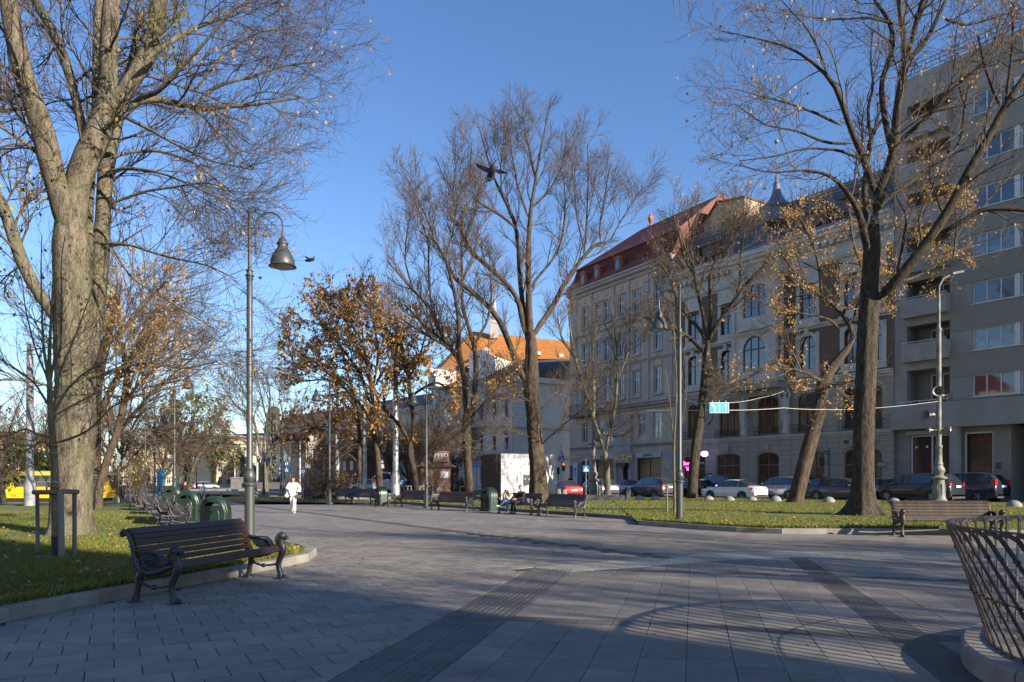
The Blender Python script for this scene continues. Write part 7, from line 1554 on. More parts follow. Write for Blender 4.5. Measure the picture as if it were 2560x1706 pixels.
# hanging lane sign and wires
YH = 33.0; hs = thing('hanging_sign', 'bright blue hanging lane sign with three white arrows strung on cables over the road', 'road sign', P(1798,1020,YH)); w = 48/F*YH; hh = 26/F*YH
mb = MB(); mb.box(-w/2,-.02,-hh/2,w/2,.02,hh/2); o = mb.build('sign_plate', flat('lit_sign_white', (.85,.9,.95), .4, emit=.08), hs); mb = MB(); mb.box(-w/2+.02,-.03,-hh/2+.02,w/2-.02,-.02,hh/2-.02); mb.build('blue_field', flat('lit_sign_blue', (.03,.36,.62), .4, emit=.25), o)
mb = MB()
for i, x in enumerate((-.27,0,.27)):
    if i: mb.slab([(x-.025,-.2),(x+.025,-.2),(x+.025,.08),(x+.07,.08),(x,.18),(x-.07,.08),(x-.025,.08)], -.04, -.03)
    else: mb.slab([(x+.02,-.2),(x+.07,-.2),(x+.07,.10),(x-.02,.14),(x-.02,.19),(x-.11,.11),(x-.02,.03),(x-.02,.08),(x+.02,.06)], -.04, -.03)
for x in (-.14,.135):
    for k in range(5): mb.slab([(x-.012,-.2+k*.06),(x+.012,-.2+k*.06),(x+.012,-.165+k*.06),(x-.012,-.165+k*.06)], -.04, -.03)
mb.build('lane_arrow', white_s, o)
mb = MB(); [mb.tube([(x,0,hh/2),(x,0,hh/2+.09)], .014, 5) for x in (-.3,0,.3)]; mb.build('hook', white_s, hs)
def wire(name, label, pts, r, m, sag=0.0):
    V = []; n = 24; pts = [Vector(p) for p in pts]
    for a, b in zip(pts, pts[1:]):
        for k in range(n): t = k/n; v = a.lerp(b, t); v.z -= sag*4*t*(1-t); V.append(v)
    V.append(pts[-1]); c = V[0].copy(); mb = MB(); mb.tube([v-c for v in V], r, 5); o = mb.build(name, m, None, True, loc=c); return tag(o, label, 'cable', 'overhead cables')
wl = flat('pale_cable', (.55,.54,.5), .6)
wire('cable', 'pale wavy cable running left from below the hanging lane sign', [P(1615,1026,36), P(1700,1024,35), P(1775,1026,33), P(1822,1026,33), P(1960,1020,36), P(2060,1024,38), P(2170,1022,39), P(2345,1004,39.9)], .012, wl, .03)
wire('cable', 'pale cable rising right from the hanging lane sign to the facade', [P(1775,1008,33), P(1822,1007,33), P(1900,995,40), P(1960,978,48)], .010, wl, .05)
wire('cable', 'pale cable from the jewelry building toward the hanging sign', [P(1470,975,60), P(1600,985,50), P(1720,1000,40), P(1775,1008,33)], .011, wl, .1)
for i, (a, b, Y0, Y1) in enumerate((((0,1092),(1063,1117),60,60),((520,1108),(1140,1128),70,90),((560,1085),(900,1080),80,80),((700,1140),(900,1150),90,90),((300,1118),(760,1135),62,75))): wire('cable', ('long tram wire crossing the square above the benches','lower tram wire right of the monument','high thin wire above the dome','short wire between the white poles','tram wire left of the tall lamp')[i], [P(*a,Y0), P(*b,Y1)], .018, black_m, .15)
# ---- kiosk ------------------------------------------------------------------------------
kw = mat('white_kiosk_panel', (.47,.48,.50), .25, .05, 1, 30, .02, spec=.6); kb = mat('brown_slat_cladding', (.075,.05,.038), .6, .15, 2, 30, .1)
ka, kbn = G(1252,1251,.1), P(1390,1240,53); ka.z = 0; kbn.z = 0; d = (kbn-ka); d.z = 0; Lk = d.length; rz = math.atan2(d.y, d.x)
ko = thing('toilet_kiosk', 'white panelled public toilet kiosk with brown slatted side behind the couple', 'kiosk', (ka.x, ka.y, .08), rz); Hk = 3.2
mb = MB(); mb.box(0,0,0,Lk,2.6,Hk); mb.build('wall', kw, ko)
npn = 6; ed = [0,.115,.34,.42,.60,.86,1.0]
for a, b in zip(ed, ed[1:]): mb = MB(); mb.box(a*Lk+.012,-.035,.03,b*Lk-.012,-.001,Hk-.75); mb.build('panel', kw, ko); mb = MB(); mb.box(a*Lk+.012,-.035,Hk-.73,b*Lk-.012,-.001,Hk); mb.build('panel', kw, ko)
for k in range(22): mb = MB(); mb.box(-.03,.05+k*.115,0,-.002,.05+k*.115+.09,Hk); mb.build('slat', kb, ko)
mb = MB(); mb.box(Lk*.39,-.06,1.05,Lk*.55,-.036,1.75); pn = mb.build('info_panel', flat('dark_panel', (.06,.06,.065), .3), ko); text('WC', ko, (Lk*.52,-.05,Hk-.93+.25), .22, black_m, 0, .004)
for x, s_ in ((.42,'K'), (.49,'24')): text(s_, pn, (Lk*x,-.065,1.45), .14, white_s, 0, .003)
for k in range(4): mb = MB(); mb.box(Lk*.525,-.066,1.15+k*.13,Lk*.54,-.062,1.22+k*.13); mb.build('symbol', white_s, pn)
for x in (.16,.18,.87,.89):
    mb = MB(); mb.box(Lk*x-.02,-.04,Hk-.92+.18,Lk*x+.02,-.036,Hk-.80+.20); mb.ball((Lk*x,-.04,Hk-.56), .018, 6, 0, (1,.3,1)); mb.build('figure_symbol', black_m, ko)
for x in (.115,.86,.42): mb = MB(); mb.box(Lk*x-.01,-.002,0,Lk*x+.01,.0,Hk); mb.build('joint', black_m, ko)
mb = MB(); mb.tube([(Lk*.28,-.1,1.2),(Lk*.28,-.1,1.7)], .02, 6); mb.build('door_handle', black_m, ko)
# low parapet, bollards and railings by the street
pb = thing('low_wall', 'long low dark granite wall right of the kiosk, before the red car', 'wall', G(1400,1245)*.0+Vector(((1395-CX)/F*48,48,0)), math.atan2(-.2,1)); mb = MB(); mb.box(-.2,0,0,4.4,.4,.52); mb.box(4.4,-.05,0,4.65,.45,.85); mb.build('stone', granite_dark, pb)
for px, Y, l in ((1464,49,'left one of two grey bollards in front of the dark hatchback'),(1498,48.5,'right one of two grey bollards in front of the dark hatchback'),(1396,47,'short pale post left of the low dark wall'),(1410,47,'short pale post on the low dark wall')):
    t = thing('bollard', l, 'bollard', ((px-CX)/F*Y, Y, .1), 0, 'grey bollards'); mb = MB(); mb.lathe([(.12,0),(.10,.1),(.08,.9),(.1,.95),(.02,1.05)] if px > 1420 else [(.2,.45),(.16,.75),(.18,.8)], 10); mb.build('post', granite if px < 1420 else pole_grey, t, True, 40)
half = [(1555,49,'in front of the silver hatchback nose'),(1598,47.5,'before the front wheel of the grey compact SUV'),(1638,47,'before the rear wheel of the grey compact SUV'),(1772,46,'before the front wheel of the white sedan'),(1824,45,'under the middle of the white sedan'),(1880,44.5,'behind the rear wheel of the white sedan'),(1939,43,'before the silver hatchback, left of the crooked trunk'),(2072,40.5,'before the grey crossover between the two right trunks'),(2235,38,'beside the flared roots of the big right tree'),(2535,34,'at the far right above the bench end')]
hm = mat('concrete_bollard', (.26,.25,.23), .9, .2, 3, 60, .3)
for i, (px, Y, l) in enumerate(half):
    t = thing('stone_hemisphere', 'half-round concrete stopper '+l, 'bollard', ((px-CX)/F*Y, Y, .28 if px > 1900 else .2), 0, 'half-round concrete stoppers'); mb = MB(); mb.lathe([(.33,-.05),(.33,.03),(.30,.14),(.22,.24),(.10,.30),(.01,.31)], 12); mb.build('dome', hm, t, True)
for px, Y, l in ((678,58,'larger stone ball on the square left of the woman'),(666,60,'smaller pale stone ball behind the larger one')): t = thing('stone_hemisphere', l, 'bollard', ((px-CX)/F*Y, Y, -.42), 0, 'half-round concrete stoppers'); mb = MB(); mb.lathe([(.2,0),(.17,.13),(.01,.24)], 10); mb.build('dome', hm, t, True)
for k, (px, Y) in enumerate(((486,52),(499,50),(553,51),(604,50))): t = thing('bollard', 'thin black post on the square, number %s from the left' % ('one','two','three','four')[k], 'bollard', ((px-CX)/F*Y, Y, -.25), 0, 'thin black posts'); mb = MB(); mb.lathe([(.05,0),(.05,.8),(.06,.84),(.02,.9)], 8); mb.build('post', black_m, t, True)
rail_m = flat('pale_rail', (.38,.37,.34), .5)
for p0, p1, Y, l in ((1002,1028,56,'short pale railing in front of the blue cars'),(1050,1110,55,'pale railing in front of the pink kiosk'),(1150,1212,54,'grey railing left of the white kiosk')):
    t = thing('railing', l, 'railing', ((p0-CX)/F*Y, Y, .05), 0, 'low railings'); L = (p1-p0)/F*Y; mb = MB(); mb.tube([(0,0,.95),(L,0,.95)], .04, 6); mb.tube([(0,0,.5),(L,0,.5)], .02, 6); mb.build('rail', rail_m, t, True)
    for k in range(4): mb = MB(); mb.lathe([(.05,0),(.04,.95)], 6, (L*k/3,0,0)); mb.build('post', rail_m, t, True)
for p0, p1, Y, l, h in ((835,975,52,'low stone parapet behind the bench pair and the small bin',.45),(1060,1130,53,'low stone parapet under the railing by the pink kiosk',.4),(635,760,62,'long low stone parapet right of the monument steps',.5)):
    t = thing('parapet', l, 'wall', ((p0-CX)/F*Y, Y, -.45 if p0 < 700 else 0), 0, 'low stone parapets'); mb = MB(); mb.box(0,0,0,(p1-p0)/F*Y,.4,h); mb.box(-.03,-.04,h,(p1-p0)/F*Y+.03,.44,h+.08); mb.build('stone', mat('pale_stone', (.30,.28,.24), .8, .15, 1, 60, .2), t)
# ---- monument -------------------------------------------------------------------------------
mo = thing('monument', 'tall dark curved bronze stele arching over at its top behind the bare tree', 'monument', ((684-CX)/F*108, 108, -.4)); bronze = mat('weathered_bronze', (.05,.05,.05), .6, .35, 1.2, 14, .8, col2=(.10,.095,.085))
k = 108/F; pt = lambda px, py: ((px-684)*k, (1219-py)*k)
mb = MB(); outl = [pt(674,1196), pt(671,1110), pt(671,1030), pt(675,1015), pt(683,1006), pt(690,1005), pt(695,1013), pt(695,1030), pt(692,1034)]
inner = [pt(689,1032), pt(685,1031), pt(682,1040), pt(681,1060), pt(684,1110), pt(686,1196)]
mb.slab([pt(673,1205),pt(671,1100),pt(671,1032),pt(680,1034),pt(682,1100),pt(684,1205)], -.6, .8); mb.slab([pt(671,1032),pt(672,1020),pt(678,1010),pt(686,1005),pt(693,1008),pt(695,1020),pt(695,1036),pt(690,1032),pt(684,1032),pt(680,1034)], -.7, .9); mb.slab([pt(688,1034),pt(695,1036),pt(696,1120),pt(698,1205),pt(684,1205),pt(686,1120)], -.5, .9)
r = random.Random(4)
for i in range(60): x, z = r.uniform(-.7,.7), r.uniform(1,11.2); mb.ball((x-.1,-.62,z), r.uniform(.12,.3), 6, 0, (1,.5,1.3))
mb.build('stele', bronze, mo, True, 45)
sm_ = thing('statue', 'dark bronze statue of a standing robed figure on a square granite pedestal', 'statue', ((601-CX)/F*112, 112, -.4)); mb = MB(); mb.box(-1.1,-1,0,1.3,1,2.1); mb.box(-1.3,-1.2,0,1.5,1.2,.5); mb.box(-1.2,-1.1,1.95,1.4,1.1,2.15); mb.build('pedestal', mat('grey_granite_block', (.20,.20,.19), .7, .25, 1, 40, .2), sm_)
mb = MB(); mb.lathe([(.55,2.1),(.5,2.6),(.42,3.6),(.46,4.4),(.5,4.9),(.42,5.3),(.2,5.5),(.14,5.6),(.2,5.75),(.21,5.95),(.12,6.15),(.01,6.2)], 12, (0,0,0), 0, None, 1, .7); mb.tube([(-.45,0,5.1),(-.62,-.1,4.5),(-.35,-.35,4.2)], [.17,.14,.1], 7); mb.tube([(.45,0,5.1),(.6,-.05,4.4),(.5,-.15,3.8)], [.17,.14,.1], 7)
for k_i in range(7): mb.tube([(-.4+k_i*.13,-.33,3.9),(-.42+k_i*.14,-.38,2.8),(-.42+k_i*.14,-.40,2.12)], .06, 5)
mb.build('figure', bronze, sm_, True, 50)
mb = MB(); g = thing('monument_steps', 'broad low granite steps around the monument on the square', 'steps', ((560-CX)/F*92, 92, -.5)); 
for k_i in range(4): mb = MB(); mb.box(-6.5+k_i*.5,0+k_i*.6,k_i*.17,8.5-k_i*.2,18,k_i*.17+.17); mb.build('step', mat('pale_stone', (.30,.28,.24)), g)
wl_ = thing('low_wall', 'long dark curved wall at the foot of the tall stele', 'wall', ((632-CX)/F*100, 100, -.4)); mb = MB(); mb.box(0,0,0,5.4,.6,1.45); mb.build('stone', granite_dark, wl_)
# ---- shrubs ------------------------------------------------------------------------------------
evg = leafmat('evergreen_leaf', [(.035,.055,.012),(.08,.10,.02),(.12,.13,.03)], .15)
def shrub(px, Y, w, h, n, m, stems, label, name='shrub', size=.12, z0=.0, seed=0, twm=None, lv=None):
    r = np.random.default_rng(seed+int(px)); x = (px-CX)/F*Y; t = thing(name, label, 'shrub', (x, Y, z0), 0)
    L = []; R = []
    for i in range(stems):
        a = r.uniform(0, 6.28); e = r.uniform(.1,.7); K = 6; p = np.array([r.uniform(-.12,.12)*w, r.uniform(-.12,.12)*w, 0.]); d = norm(np.array([math.cos(a)*e*w/h, math.sin(a)*e*w/h, 1.0])); q = [p.copy()]
        for k in range(K-1): d = norm(d + r.normal(0,.12,3)); p = p + d*h*r.uniform(.75,1.1)/(K-1); q.append(p.copy())
        L.append(q); R.append(np.linspace(.022,.006,K)*(Y/40)**.5)
    L, R = np.array(L), np.array(R); c1 = grow(L, R, 7, h*.45, .5, 4, r, rmin=.006, trop=.1); c2 = grow(*c1, 5, h*.22, .5, 3, r, rmin=.005)
    V, FQ = join([tubes(L, R, 4), tubes(*c1, 3), tubes(*c2, 3)]); o = link('stems', np_mesh('stems', V, FQ, twm or twig), t); o['kind'] = 'stuff'
    if n: pts = c2[0][:,1:].reshape(-1,3); i = r.choice(len(pts), n); leaf_quads('leaves', pts[i]+r.normal(0,.05,(n,3)), r.uniform(size*.6,size*1.3,n), m, t, r, 2.0)
    return t
shrub(345, 44, 2.4, 2.7, 160, leaf_ye, 26, 'leafless yellowish shrub right of the lone steel post', seed=1); shrub(312, 45, 2.0, 1.6, 120, leaf_or, 18, 'low reddish shrub right of the tram front', seed=2)
shrub(795, 52, 3.6, 2.2, 160, leaf_br, 46, 'dense brown shrub right of the woman in white', seed=3, twm=twig); shrub(835, 54, 2.6, 2.2, 200, leaf_br, 26, 'brown twiggy shrub behind the left bench pair', seed=4)
shrub(1078, 57, 2.2, 2.9, 0, None, 16, 'bare spreading shrub before the pink kiosk', seed=5); shrub(1150, 55, 1.6, 1.6, 60, leaf_br, 18, 'low brown shrub left of the twin-stemmed trunk', seed=6)
def evergreen(px, Y, w, h, n, label, seed):
    r = np.random.default_rng(seed); t = thing('evergreen_shrub', label, 'shrub', ((px-CX)/F*Y, Y, 0), 0, 'rounded evergreens'); d = norm(r.normal(size=(n,3))); rad = r.uniform(.55,1,n)**.5*(1+.15*np.sin(5*d[:,0]+3*d[:,2])); p = d*rad[:,None]*np.array([w/2,w/2,h/2]) + np.array([0,0,h/2]); leaf_quads('foliage', p, r.uniform(.15,.4,n), evg, t, r, 2.0)
    mb = MB(); mb.tube([(0,0,0),(0,0,h*.6)], .12, 6); mb.build('stem', bark_brown, t)
for px, Y, w, h, l in ((20,66,4.5,4.6,'wide dark evergreen at the left edge above the tram'),(52,66,3.6,5.4,'taller dark evergreen above the tram, second from the left edge'),(92,70,3.0,3.4,'small light green bush above the tram, right of the steel pole'),(122,68,2.4,4.2,'evergreen above the tram half behind the giant trunk')): evergreen(px, Y, w, h, 1500, l, int(px))
# poster column
pc = thing('poster_column', 'bright blue poster pillar among the walkers on the square', 'poster column', ((402-CX)/F*75, 75, -.4)); mb = MB(); mb.lathe([(.5,0),(.5,.6),(.38,.65),(.38,2.6),(.45,2.65),(.3,2.9)], 14); mb.build('column', mat('blue_poster', (.02,.28,.50), .4, .4, 1.4, 5, 0, col2=(.10,.42,.60)), pc, True, 40)
# ============================ CARS ===========================================
tyre_m = flat('tyre_rubber', (.02,.02,.021), .8); rim_m = flat('alloy_rim', (.42,.43,.45), .3, .7); carglass = glassmat('car_glass', (.012,.015,.018), .03); tail_m = flat('tail_light_red', (.55,.02,.02), .2); plate_m = flat('number_plate', (.75,.76,.72), .4); head_m = flat('headlight', (.55,.57,.6), .1); plast = flat('dark_plastic_trim', (.03,.03,.032), .6); chrome = flat('chrome_strip', (.6,.6,.6), .2, .8)
SED = [(0,.35,.55,.56,.70,.62),(.012,.26,.62,.64,.80,.70),(.04,.20,.70,.73,.88,.76),(.12,.18,.80,.84,.96,.80),(.22,.18,.86,.91,.99,.80),(.28,.18,.89,.96,1.0,.79),(.36,.18,.915,1.21,1.0,.72),(.43,.18,.93,1.385,1.0,.665),(.50,.18,.94,1.445,1.0,.665),(.60,.18,.945,1.45,1.0,.665),(.70,.18,.94,1.415,1.0,.65),(.785,.18,.94,1.27,.99,.64),(.875,.18,.94,1.03,.96,.70),(.93,.20,.93,.99,.92,.72),(.98,.24,.91,.95,.86,.70),(.993,.32,.78,.80,.83,.68),(1,.42,.62,.64,.78,.62)]
SUV = [(0,.40,.66,.68,.74,.64),(.012,.30,.76,.78,.82,.72),(.04,.24,.85,.88,.90,.78),(.12,.22,.95,1.0,.97,.81),(.19,.22,1.0,1.06,1.0,.81),(.24,.22,1.02,1.12,1.0,.80),(.31,.22,1.04,1.38,1.0,.74),(.38,.22,1.05,1.58,1.0,.69),(.47,.22,1.06,1.66,1.0,.69),(.60,.22,1.07,1.68,1.0,.69),(.74,.22,1.09,1.665,1.0,.69),(.86,.22,1.11,1.61,.99,.68),(.915,.22,1.12,1.55,.98,.67),(.955,.24,1.11,1.32,.97,.72),(.978,.27,1.08,1.13,.96,.78),(.992,.34,.95,.97,.94,.76),(1,.46,.72,.74,.90,.70)]
def make_car(label, paint, kind, L, Wd, Hh, glass_idx, rim='rim', cat='car', name='parked_car', tails=True, roofrail=False):
    st = SED if kind == 'sedan' else SUV; hz = Hh/(1.45 if kind == 'sedan' else 1.68); t = thing(name, label, cat, group='cars in the street behind the right lawn')
    n = 9; S = []
    for xf, zl, zb, zt, w, wt in st:
        x = L/2 - xf*L; w *= Wd/2; wt *= Wd/2; zl, zb, zt = zl*hz, zb*hz, zt*hz
        S.append([(x, w*.80, zl), (x, w*.965, zl+.10*hz), (x, w, zl+(zb-zl)*.50), (x, w*.985, zb-.10*hz), (x, w*.93, zb), (x, wt+(w*.93-wt)*.10, zt-.055*hz if zt-zb > .12 else zb+(zt-zb)*.5), (x, wt*.90, zt-.012), (x, wt*.55, zt+.004), (x, 0, zt+.010)])
    a, b, c, d = glass_idx    # side glass a..b, windscreen a..c, rear d..b
    body, gl, gw, gr = MB(), MB(), MB(), MB()
    for sgn in (1, -1):
        V = [(p[0], p[1]*sgn, p[2]) for s in S for p in s]; fb, fs, fw, fr = [], [], [], []
        for i in range(len(S)-1):
            for k in range(n-1):
                f = (i*n+k, i*n+k+1, (i+1)*n+k+1, (i+1)*n+k)
                if sgn < 0: f = f[::-1]
                if k == 4 and a <= i < b: fs.append(f)
                elif k >= 5 and a <= i < c: fw.append(f)
                elif k >= 5 and d <= i < b: fr.append(f)
                else: fb.append(f)
        body.add(V, fb); gl.add(V, fs); gw.add(V, fw); gr.add(V, fr)
        for i in (0, len(S)-1):
            f = tuple(range(n+1)); body.add([V[i*n+k] for k in range(n)] + [(S[i][0][0], 0, S[i][0][2])], [f if (i == 0) != (sgn > 0) else f[::-1]])
    body.build('body', paint, t, True, 38)
    for m_, nm in ((gl, 'side_window'), (gw, 'windscreen'), (gr, 'rear_window')):
        if m_.f:
            used = sorted(set(i for f in m_.f for i in f)); mp = {v: i for i, v in enumerate(used)}
            for sgn in ((1,-1) if nm == 'side_window' else (0,)):
                fs = [f for f in m_.f if sgn == 0 or all(m_.v[i][1]*sgn > 0 for i in f)]; q = MB(); us = sorted(set(i for f in fs for i in f)); mp = {v: i for i, v in enumerate(us)}
                q.add([(m_.v[i][0], m_.v[i][1]*.992, m_.v[i][2]) for i in us], [tuple(mp[i] for i in f) for f in fs]); q.build(nm, carglass, t, True, 40)
    wr = .325 if kind == 'sedan' else .355; wb = L*.29; by = Wd/2-.10
    wm = MB(); T = Matrix.Rotation(math.pi/2, 4, 'X'); wm.lathe([(wr*.62,-.10),(wr*.93,-.11),(wr,-.08),(wr,.08),(wr*.93,.11),(wr*.62,.10)], 22, (0,0,0), 0, T); wme = wm.mesh('wheel', tyre_m, True, 40)
    rm = MB(); rm.lathe([(wr*.64,-.09),(wr*.60,-.105),(wr*.56,-.06),(wr*.1,-.05),(.04,-.10),(.01,-.10)], 20, (0,0,0), 0, T)
    for k in range(5 if rim == 'rim' else 9): an = k*2*math.pi/(5 if rim == 'rim' else 9); rm.tube([(.03*math.cos(an),-.095,.03*math.sin(an)),(wr*.6*math.cos(an),-.105,wr*.6*math.sin(an))], wr*.075, 5)
    rme = rm.mesh('rim', rim_m, True, 40)
    for sx_ in (1,-1):
        for sy in (1,-1):
            o = link('wheel', wme, t, (sx_*wb + .02*L*sx_*0, sy*by, wr), (0, 0, 0 if sy < 0 else math.pi)); link('rim', rme, o)
            ar = MB(); R = wr+.055; ar.lathe([(R*.85,.0),(R,.0),(R,.006),(R*.85,.006)], 24, (0,0,0), 0, Matrix.Translation((sx_*wb, sy*(Wd/2+.001), wr+.015)) @ Matrix.Rotation(math.pi/2*sy*-1, 4, 'X'), caps=False); ar.build('wheel_arch', plast, t)
    zb_ = st[len(st)//2][2]*hz; tr = MB(); z0 = (.24 if kind == 'sedan' else .30)
    # pillars, seams, sill, handles, mirrors
    for sgn in (1,-1):
        for i in [(a+b)//2-1, (a+b)//2+2]:
            if a < i < b: p, q = S[i][4], S[i][5]; tr.tube([(p[0],p[1]*sgn*.998,p[2]),(q[0],q[1]*sgn*.998,q[2])], .022, 4)
        tr.obox((0, sgn*(Wd/2-.02), z0), (wb*1.35,.05,.08))
        for xf in (.02,-.25,.26): tr.tube([(xf*L*.9, sgn*Wd*.4975, z0+.04),(xf*L*.9-.01, sgn*Wd*.502, .6*hz),(xf*L*.9-.03, sgn*Wd*.474, zb_-.02)], .006, 4)
        tr.tube([(S[i][4][0], S[i][4][1]*sgn*1.0, S[i][4][2]+.008) for i in range(a, b+1)], .013, 4)
    tr.build('trim', plast, t)
    for sgn in (1,-1):
        q = MB(); q.ball((S[a][0][0]-.28, sgn*(Wd/2+.07), zb_+.08), .09, 8, 0, (.7,1.0,.75)); q.build('mirror', paint, t, True)
        for xf in (.0,-.22): q = MB(); q.obox((xf*L-.12, sgn*(Wd/2-.004), zb_-.13), (.17,.03,.028)); q.build('door_handle', paint, t)
    for sgn in (1,-1):
        q = MB(); x = -L/2+.05
        if kind == 'sedan': q.prism([(x-.02,sgn*Wd*.24),(x+.02,sgn*Wd*.40),(x+.30,sgn*Wd*.482),(x+.30,sgn*Wd*.40),(x+.1,sgn*Wd*.24)][::sgn], .74*hz, .90*hz)
        else: q.prism([(x-.03,sgn*Wd*.36),(x-.01,sgn*Wd*.45),(x+.22,sgn*Wd*.492),(x+.20,sgn*Wd*.36)][::sgn], .92*hz, (1.30 if L > 4.55 else 1.12)*hz)
        q.build('tail_light', tail_m, t)
        q = MB(); x = L/2-.1; q.prism([(x+.07,sgn*Wd*.30),(x+.03,sgn*Wd*.42),(x-.25,sgn*Wd*.485),(x-.2,sgn*Wd*.3)][::-sgn], .62*hz, .76*hz); q.build('headlight', head_m, t)
    q = MB(); q.box(-L/2-.035,-.26,(.60 if kind=='sedan' else .86)*hz,-L/2-.005,.26,(.60 if kind=='sedan' else .86)*hz+.115); q.build('number_plate', plate_m, t)
    q = MB(); q.box(-L/2-.03,-Wd*.40,.24*hz,-L/2+.2,Wd*.40,.36*hz); q.build('rear_bumper', plast, t)
    if roofrail:
        q = MB()
        for sgn in (1,-1): q.tube([(S[i][6][0], S[i][6][1]*sgn, S[i][6][2]+.035) for i in range(c, d+1)], .018, 5)
        q.build('roof_rail', chrome, t)
    return t
def paint(n, c, metal=.35, rough=.22): 
    m = flat(n, c, rough, metal, .6); b = m.node_tree.nodes['Principled BSDF']; b.inputs['Coat Weight'].default_value = .8; b.inputs['Coat Roughness'].default_value = .05; return m
P_white, P_grey, P_silver, P_dark, P_navy, P_red, P_blue, P_gsed = paint('white_paint', (.72,.73,.75), 0), paint('grey_metallic', (.10,.105,.115)), paint('silver_metallic', (.32,.35,.41), .5), paint('graphite_paint', (.035,.037,.042)), paint('navy_paint', (.03,.035,.06)), paint('red_car_paint', (.45,.02,.025), .1), paint('blue_car_paint', (.05,.14,.28)), paint('blue_grey_paint', (.075,.085,.115))
SG, UG = (5,12,7,10), (5,14,7,12)
def place_car(o, px, Y, ang, z=.18): o.location = ((px-CX)/F*Y, Y, z); o.rotation_euler = (0,0,math.radians(ang))
# heading measured from +x; the street runs away to the left at about 124 degrees
place_car(make_car('white sedan with lit rear lights, parked between two tree trunks', P_white, 'sedan', 4.6, 1.8, 1.47, SG), 1834, 52.0, 126, .05)
place_car(make_car('dark grey metallic compact SUV with tall upright tail lights, left of the right lamp post', P_grey, 'suv', 4.5, 1.82, 1.68, UG), 1630, 58.5, 119, .02)
place_car(make_car('silver blue hatchback half behind the crooked tree trunk', P_silver, 'suv', 4.3, 1.80, 1.60, UG), 1953, 51.5, 124, .12)
place_car(make_car('slate grey crossover with bright window line between the crooked tree and the big tree', P_gsed, 'suv', 4.7, 1.86, 1.52, UG, 'multi'), 2112, 46.5, -58, .12)
place_car(make_car('black compact SUV behind the ornate loudspeaker pole', P_dark, 'suv', 4.5, 1.84, 1.68, UG, 'multi'), 2293, 43.0, 124, .22)
place_car(make_car('dark navy large SUV with roof rails, farthest right of the parked cars', P_navy, 'suv', 4.8, 1.92, 1.78, UG, roofrail=True), 2408, 47.0, 120, .14)
place_car(make_car('light grey hatchback showing only its rear between the big trunk and the black SUV', P_silver, 'suv', 4.1, 1.74, 1.55, UG), 2165, 50.5, 124, .10)
place_car(make_car('dark blue SUV parked behind the white sedan', P_navy, 'suv', 4.7, 1.86, 1.75, UG), 1788, 60.0, 122, .1)
place_car(make_car('black hatchback mostly hidden behind the lamp and forked tree', P_dark, 'suv', 4.2, 1.76, 1.5, UG), 1722, 60.0, 124, .05)
place_car(make_car('silver sedan nosed behind the grey compact SUV', P_silver, 'sedan', 4.4, 1.76, 1.45, SG), 1560, 68.0, 124, .0)
place_car(make_car('dark blue-grey hatchback behind the slim forked tree', P_gsed, 'suv', 4.5, 1.8, 1.6, UG), 1492, 60.0, 112, .0)
place_car(make_car('red sedan seen from behind, right of the white kiosk', P_red, 'sedan', 4.5, 1.8, 1.44, SG), 1411, 60.0, 106, .0)
place_car(make_car('light blue hatchback with yellow roof sign near the Y-forked tree', P_blue, 'suv', 4.2, 1.74, 1.5, UG), 1018, 72, 110, 0)
place_car(make_car('small silver car behind the trunk of the broad seed tree', P_silver, 'suv', 4.1, 1.74, 1.5, UG), 922, 80, 160, 0)
place_car(make_car('small red car beyond the pink kiosk', P_red, 'suv', 4.1, 1.74, 1.5, UG), 1128, 78, 115, 0)
place_car(make_car('tiny distant white car left of the monument steps', P_white, 'suv', 4.2, 1.74, 1.5, UG), 516, 130, 30, -.5)
place_car(make_car('tiny distant red car left of the white distant car', P_red, 'suv', 4.2, 1.74, 1.5, UG), 496, 140, 20, -.5)
vn = make_car('white van seen from behind between the flaking pole and the tree', P_white, 'suv', 5.2, 1.95, 2.2, UG, cat='van', name='parked_van'); place_car(vn, 962, 70, 95, 0)
# ---- tram -----------------------------------------------------------------------
tram_y = mat('tram_yellow', (.78,.50,.015), .35, .06, 1, 20, 0, spec=.6); YT = 66.0; X1t, X0t = (293-CX)/F*YT, (23-CX)/F*YT; LT = X1t - X0t
tm_ = thing('tram', 'yellow tram with dark windows passing behind the old trees on the left', 'tram', (X0t, YT, -.5)); hT = 2.72
mb = MB(); sec = lambda y: [(0,y,.35),(LT-1.0,y,.35),(LT-.15,y,.8),(LT,y,1.1),(LT-.45,y,2.45),(LT-.7,y,2.6),(0,y,2.6)]
wins = []; x = .25
for wdt in (.62,1.6,1.6,1.6,1.6): wins.append((x, x+wdt)); x += wdt+.24
while x+1.3 < LT-.2 and len(wins) < 7: wins.append((x, min(x+1.0, LT-.55))); x += 1.24
wall(mb, 0, LT-.62, .35, 2.6, [(a, min(b, LT-.7), 1.35, 2.35) for a, b in wins if a < LT-.8], 0, .06); mb.v = [(v[0], -v[1]-1.15, v[2]) for v in mb.v]; mb.f = [tuple(reversed(f)) for f in mb.f]
mb.add([(LT-.62,-1.15,.35),(LT-.15,-1.0,.8),(LT,-.9,1.15),(LT-.40,-.95,2.35),(LT-.62,-1.15,2.6)], [(0,1,2,3,4)]); mb.add([(LT-.62,-1.15,.35),(LT-.15,-1.0,.8),(LT,-.9,1.15),(LT-.4,-.95,2.35),(LT-.62,-1.15,2.6),(LT-.62,1.15,.35),(LT-.15,1.0,.8),(LT,.9,1.15),(LT-.4,.95,2.35),(LT-.62,1.15,2.6)], [(0,5,6,1),(1,6,7,2),(3,8,9,4)]); mb.quad((0,1.15,.35),(LT-.62,1.15,.35),(LT-.62,1.15,2.6),(0,1.15,2.6)); mb.build('body', tram_y, tm_)
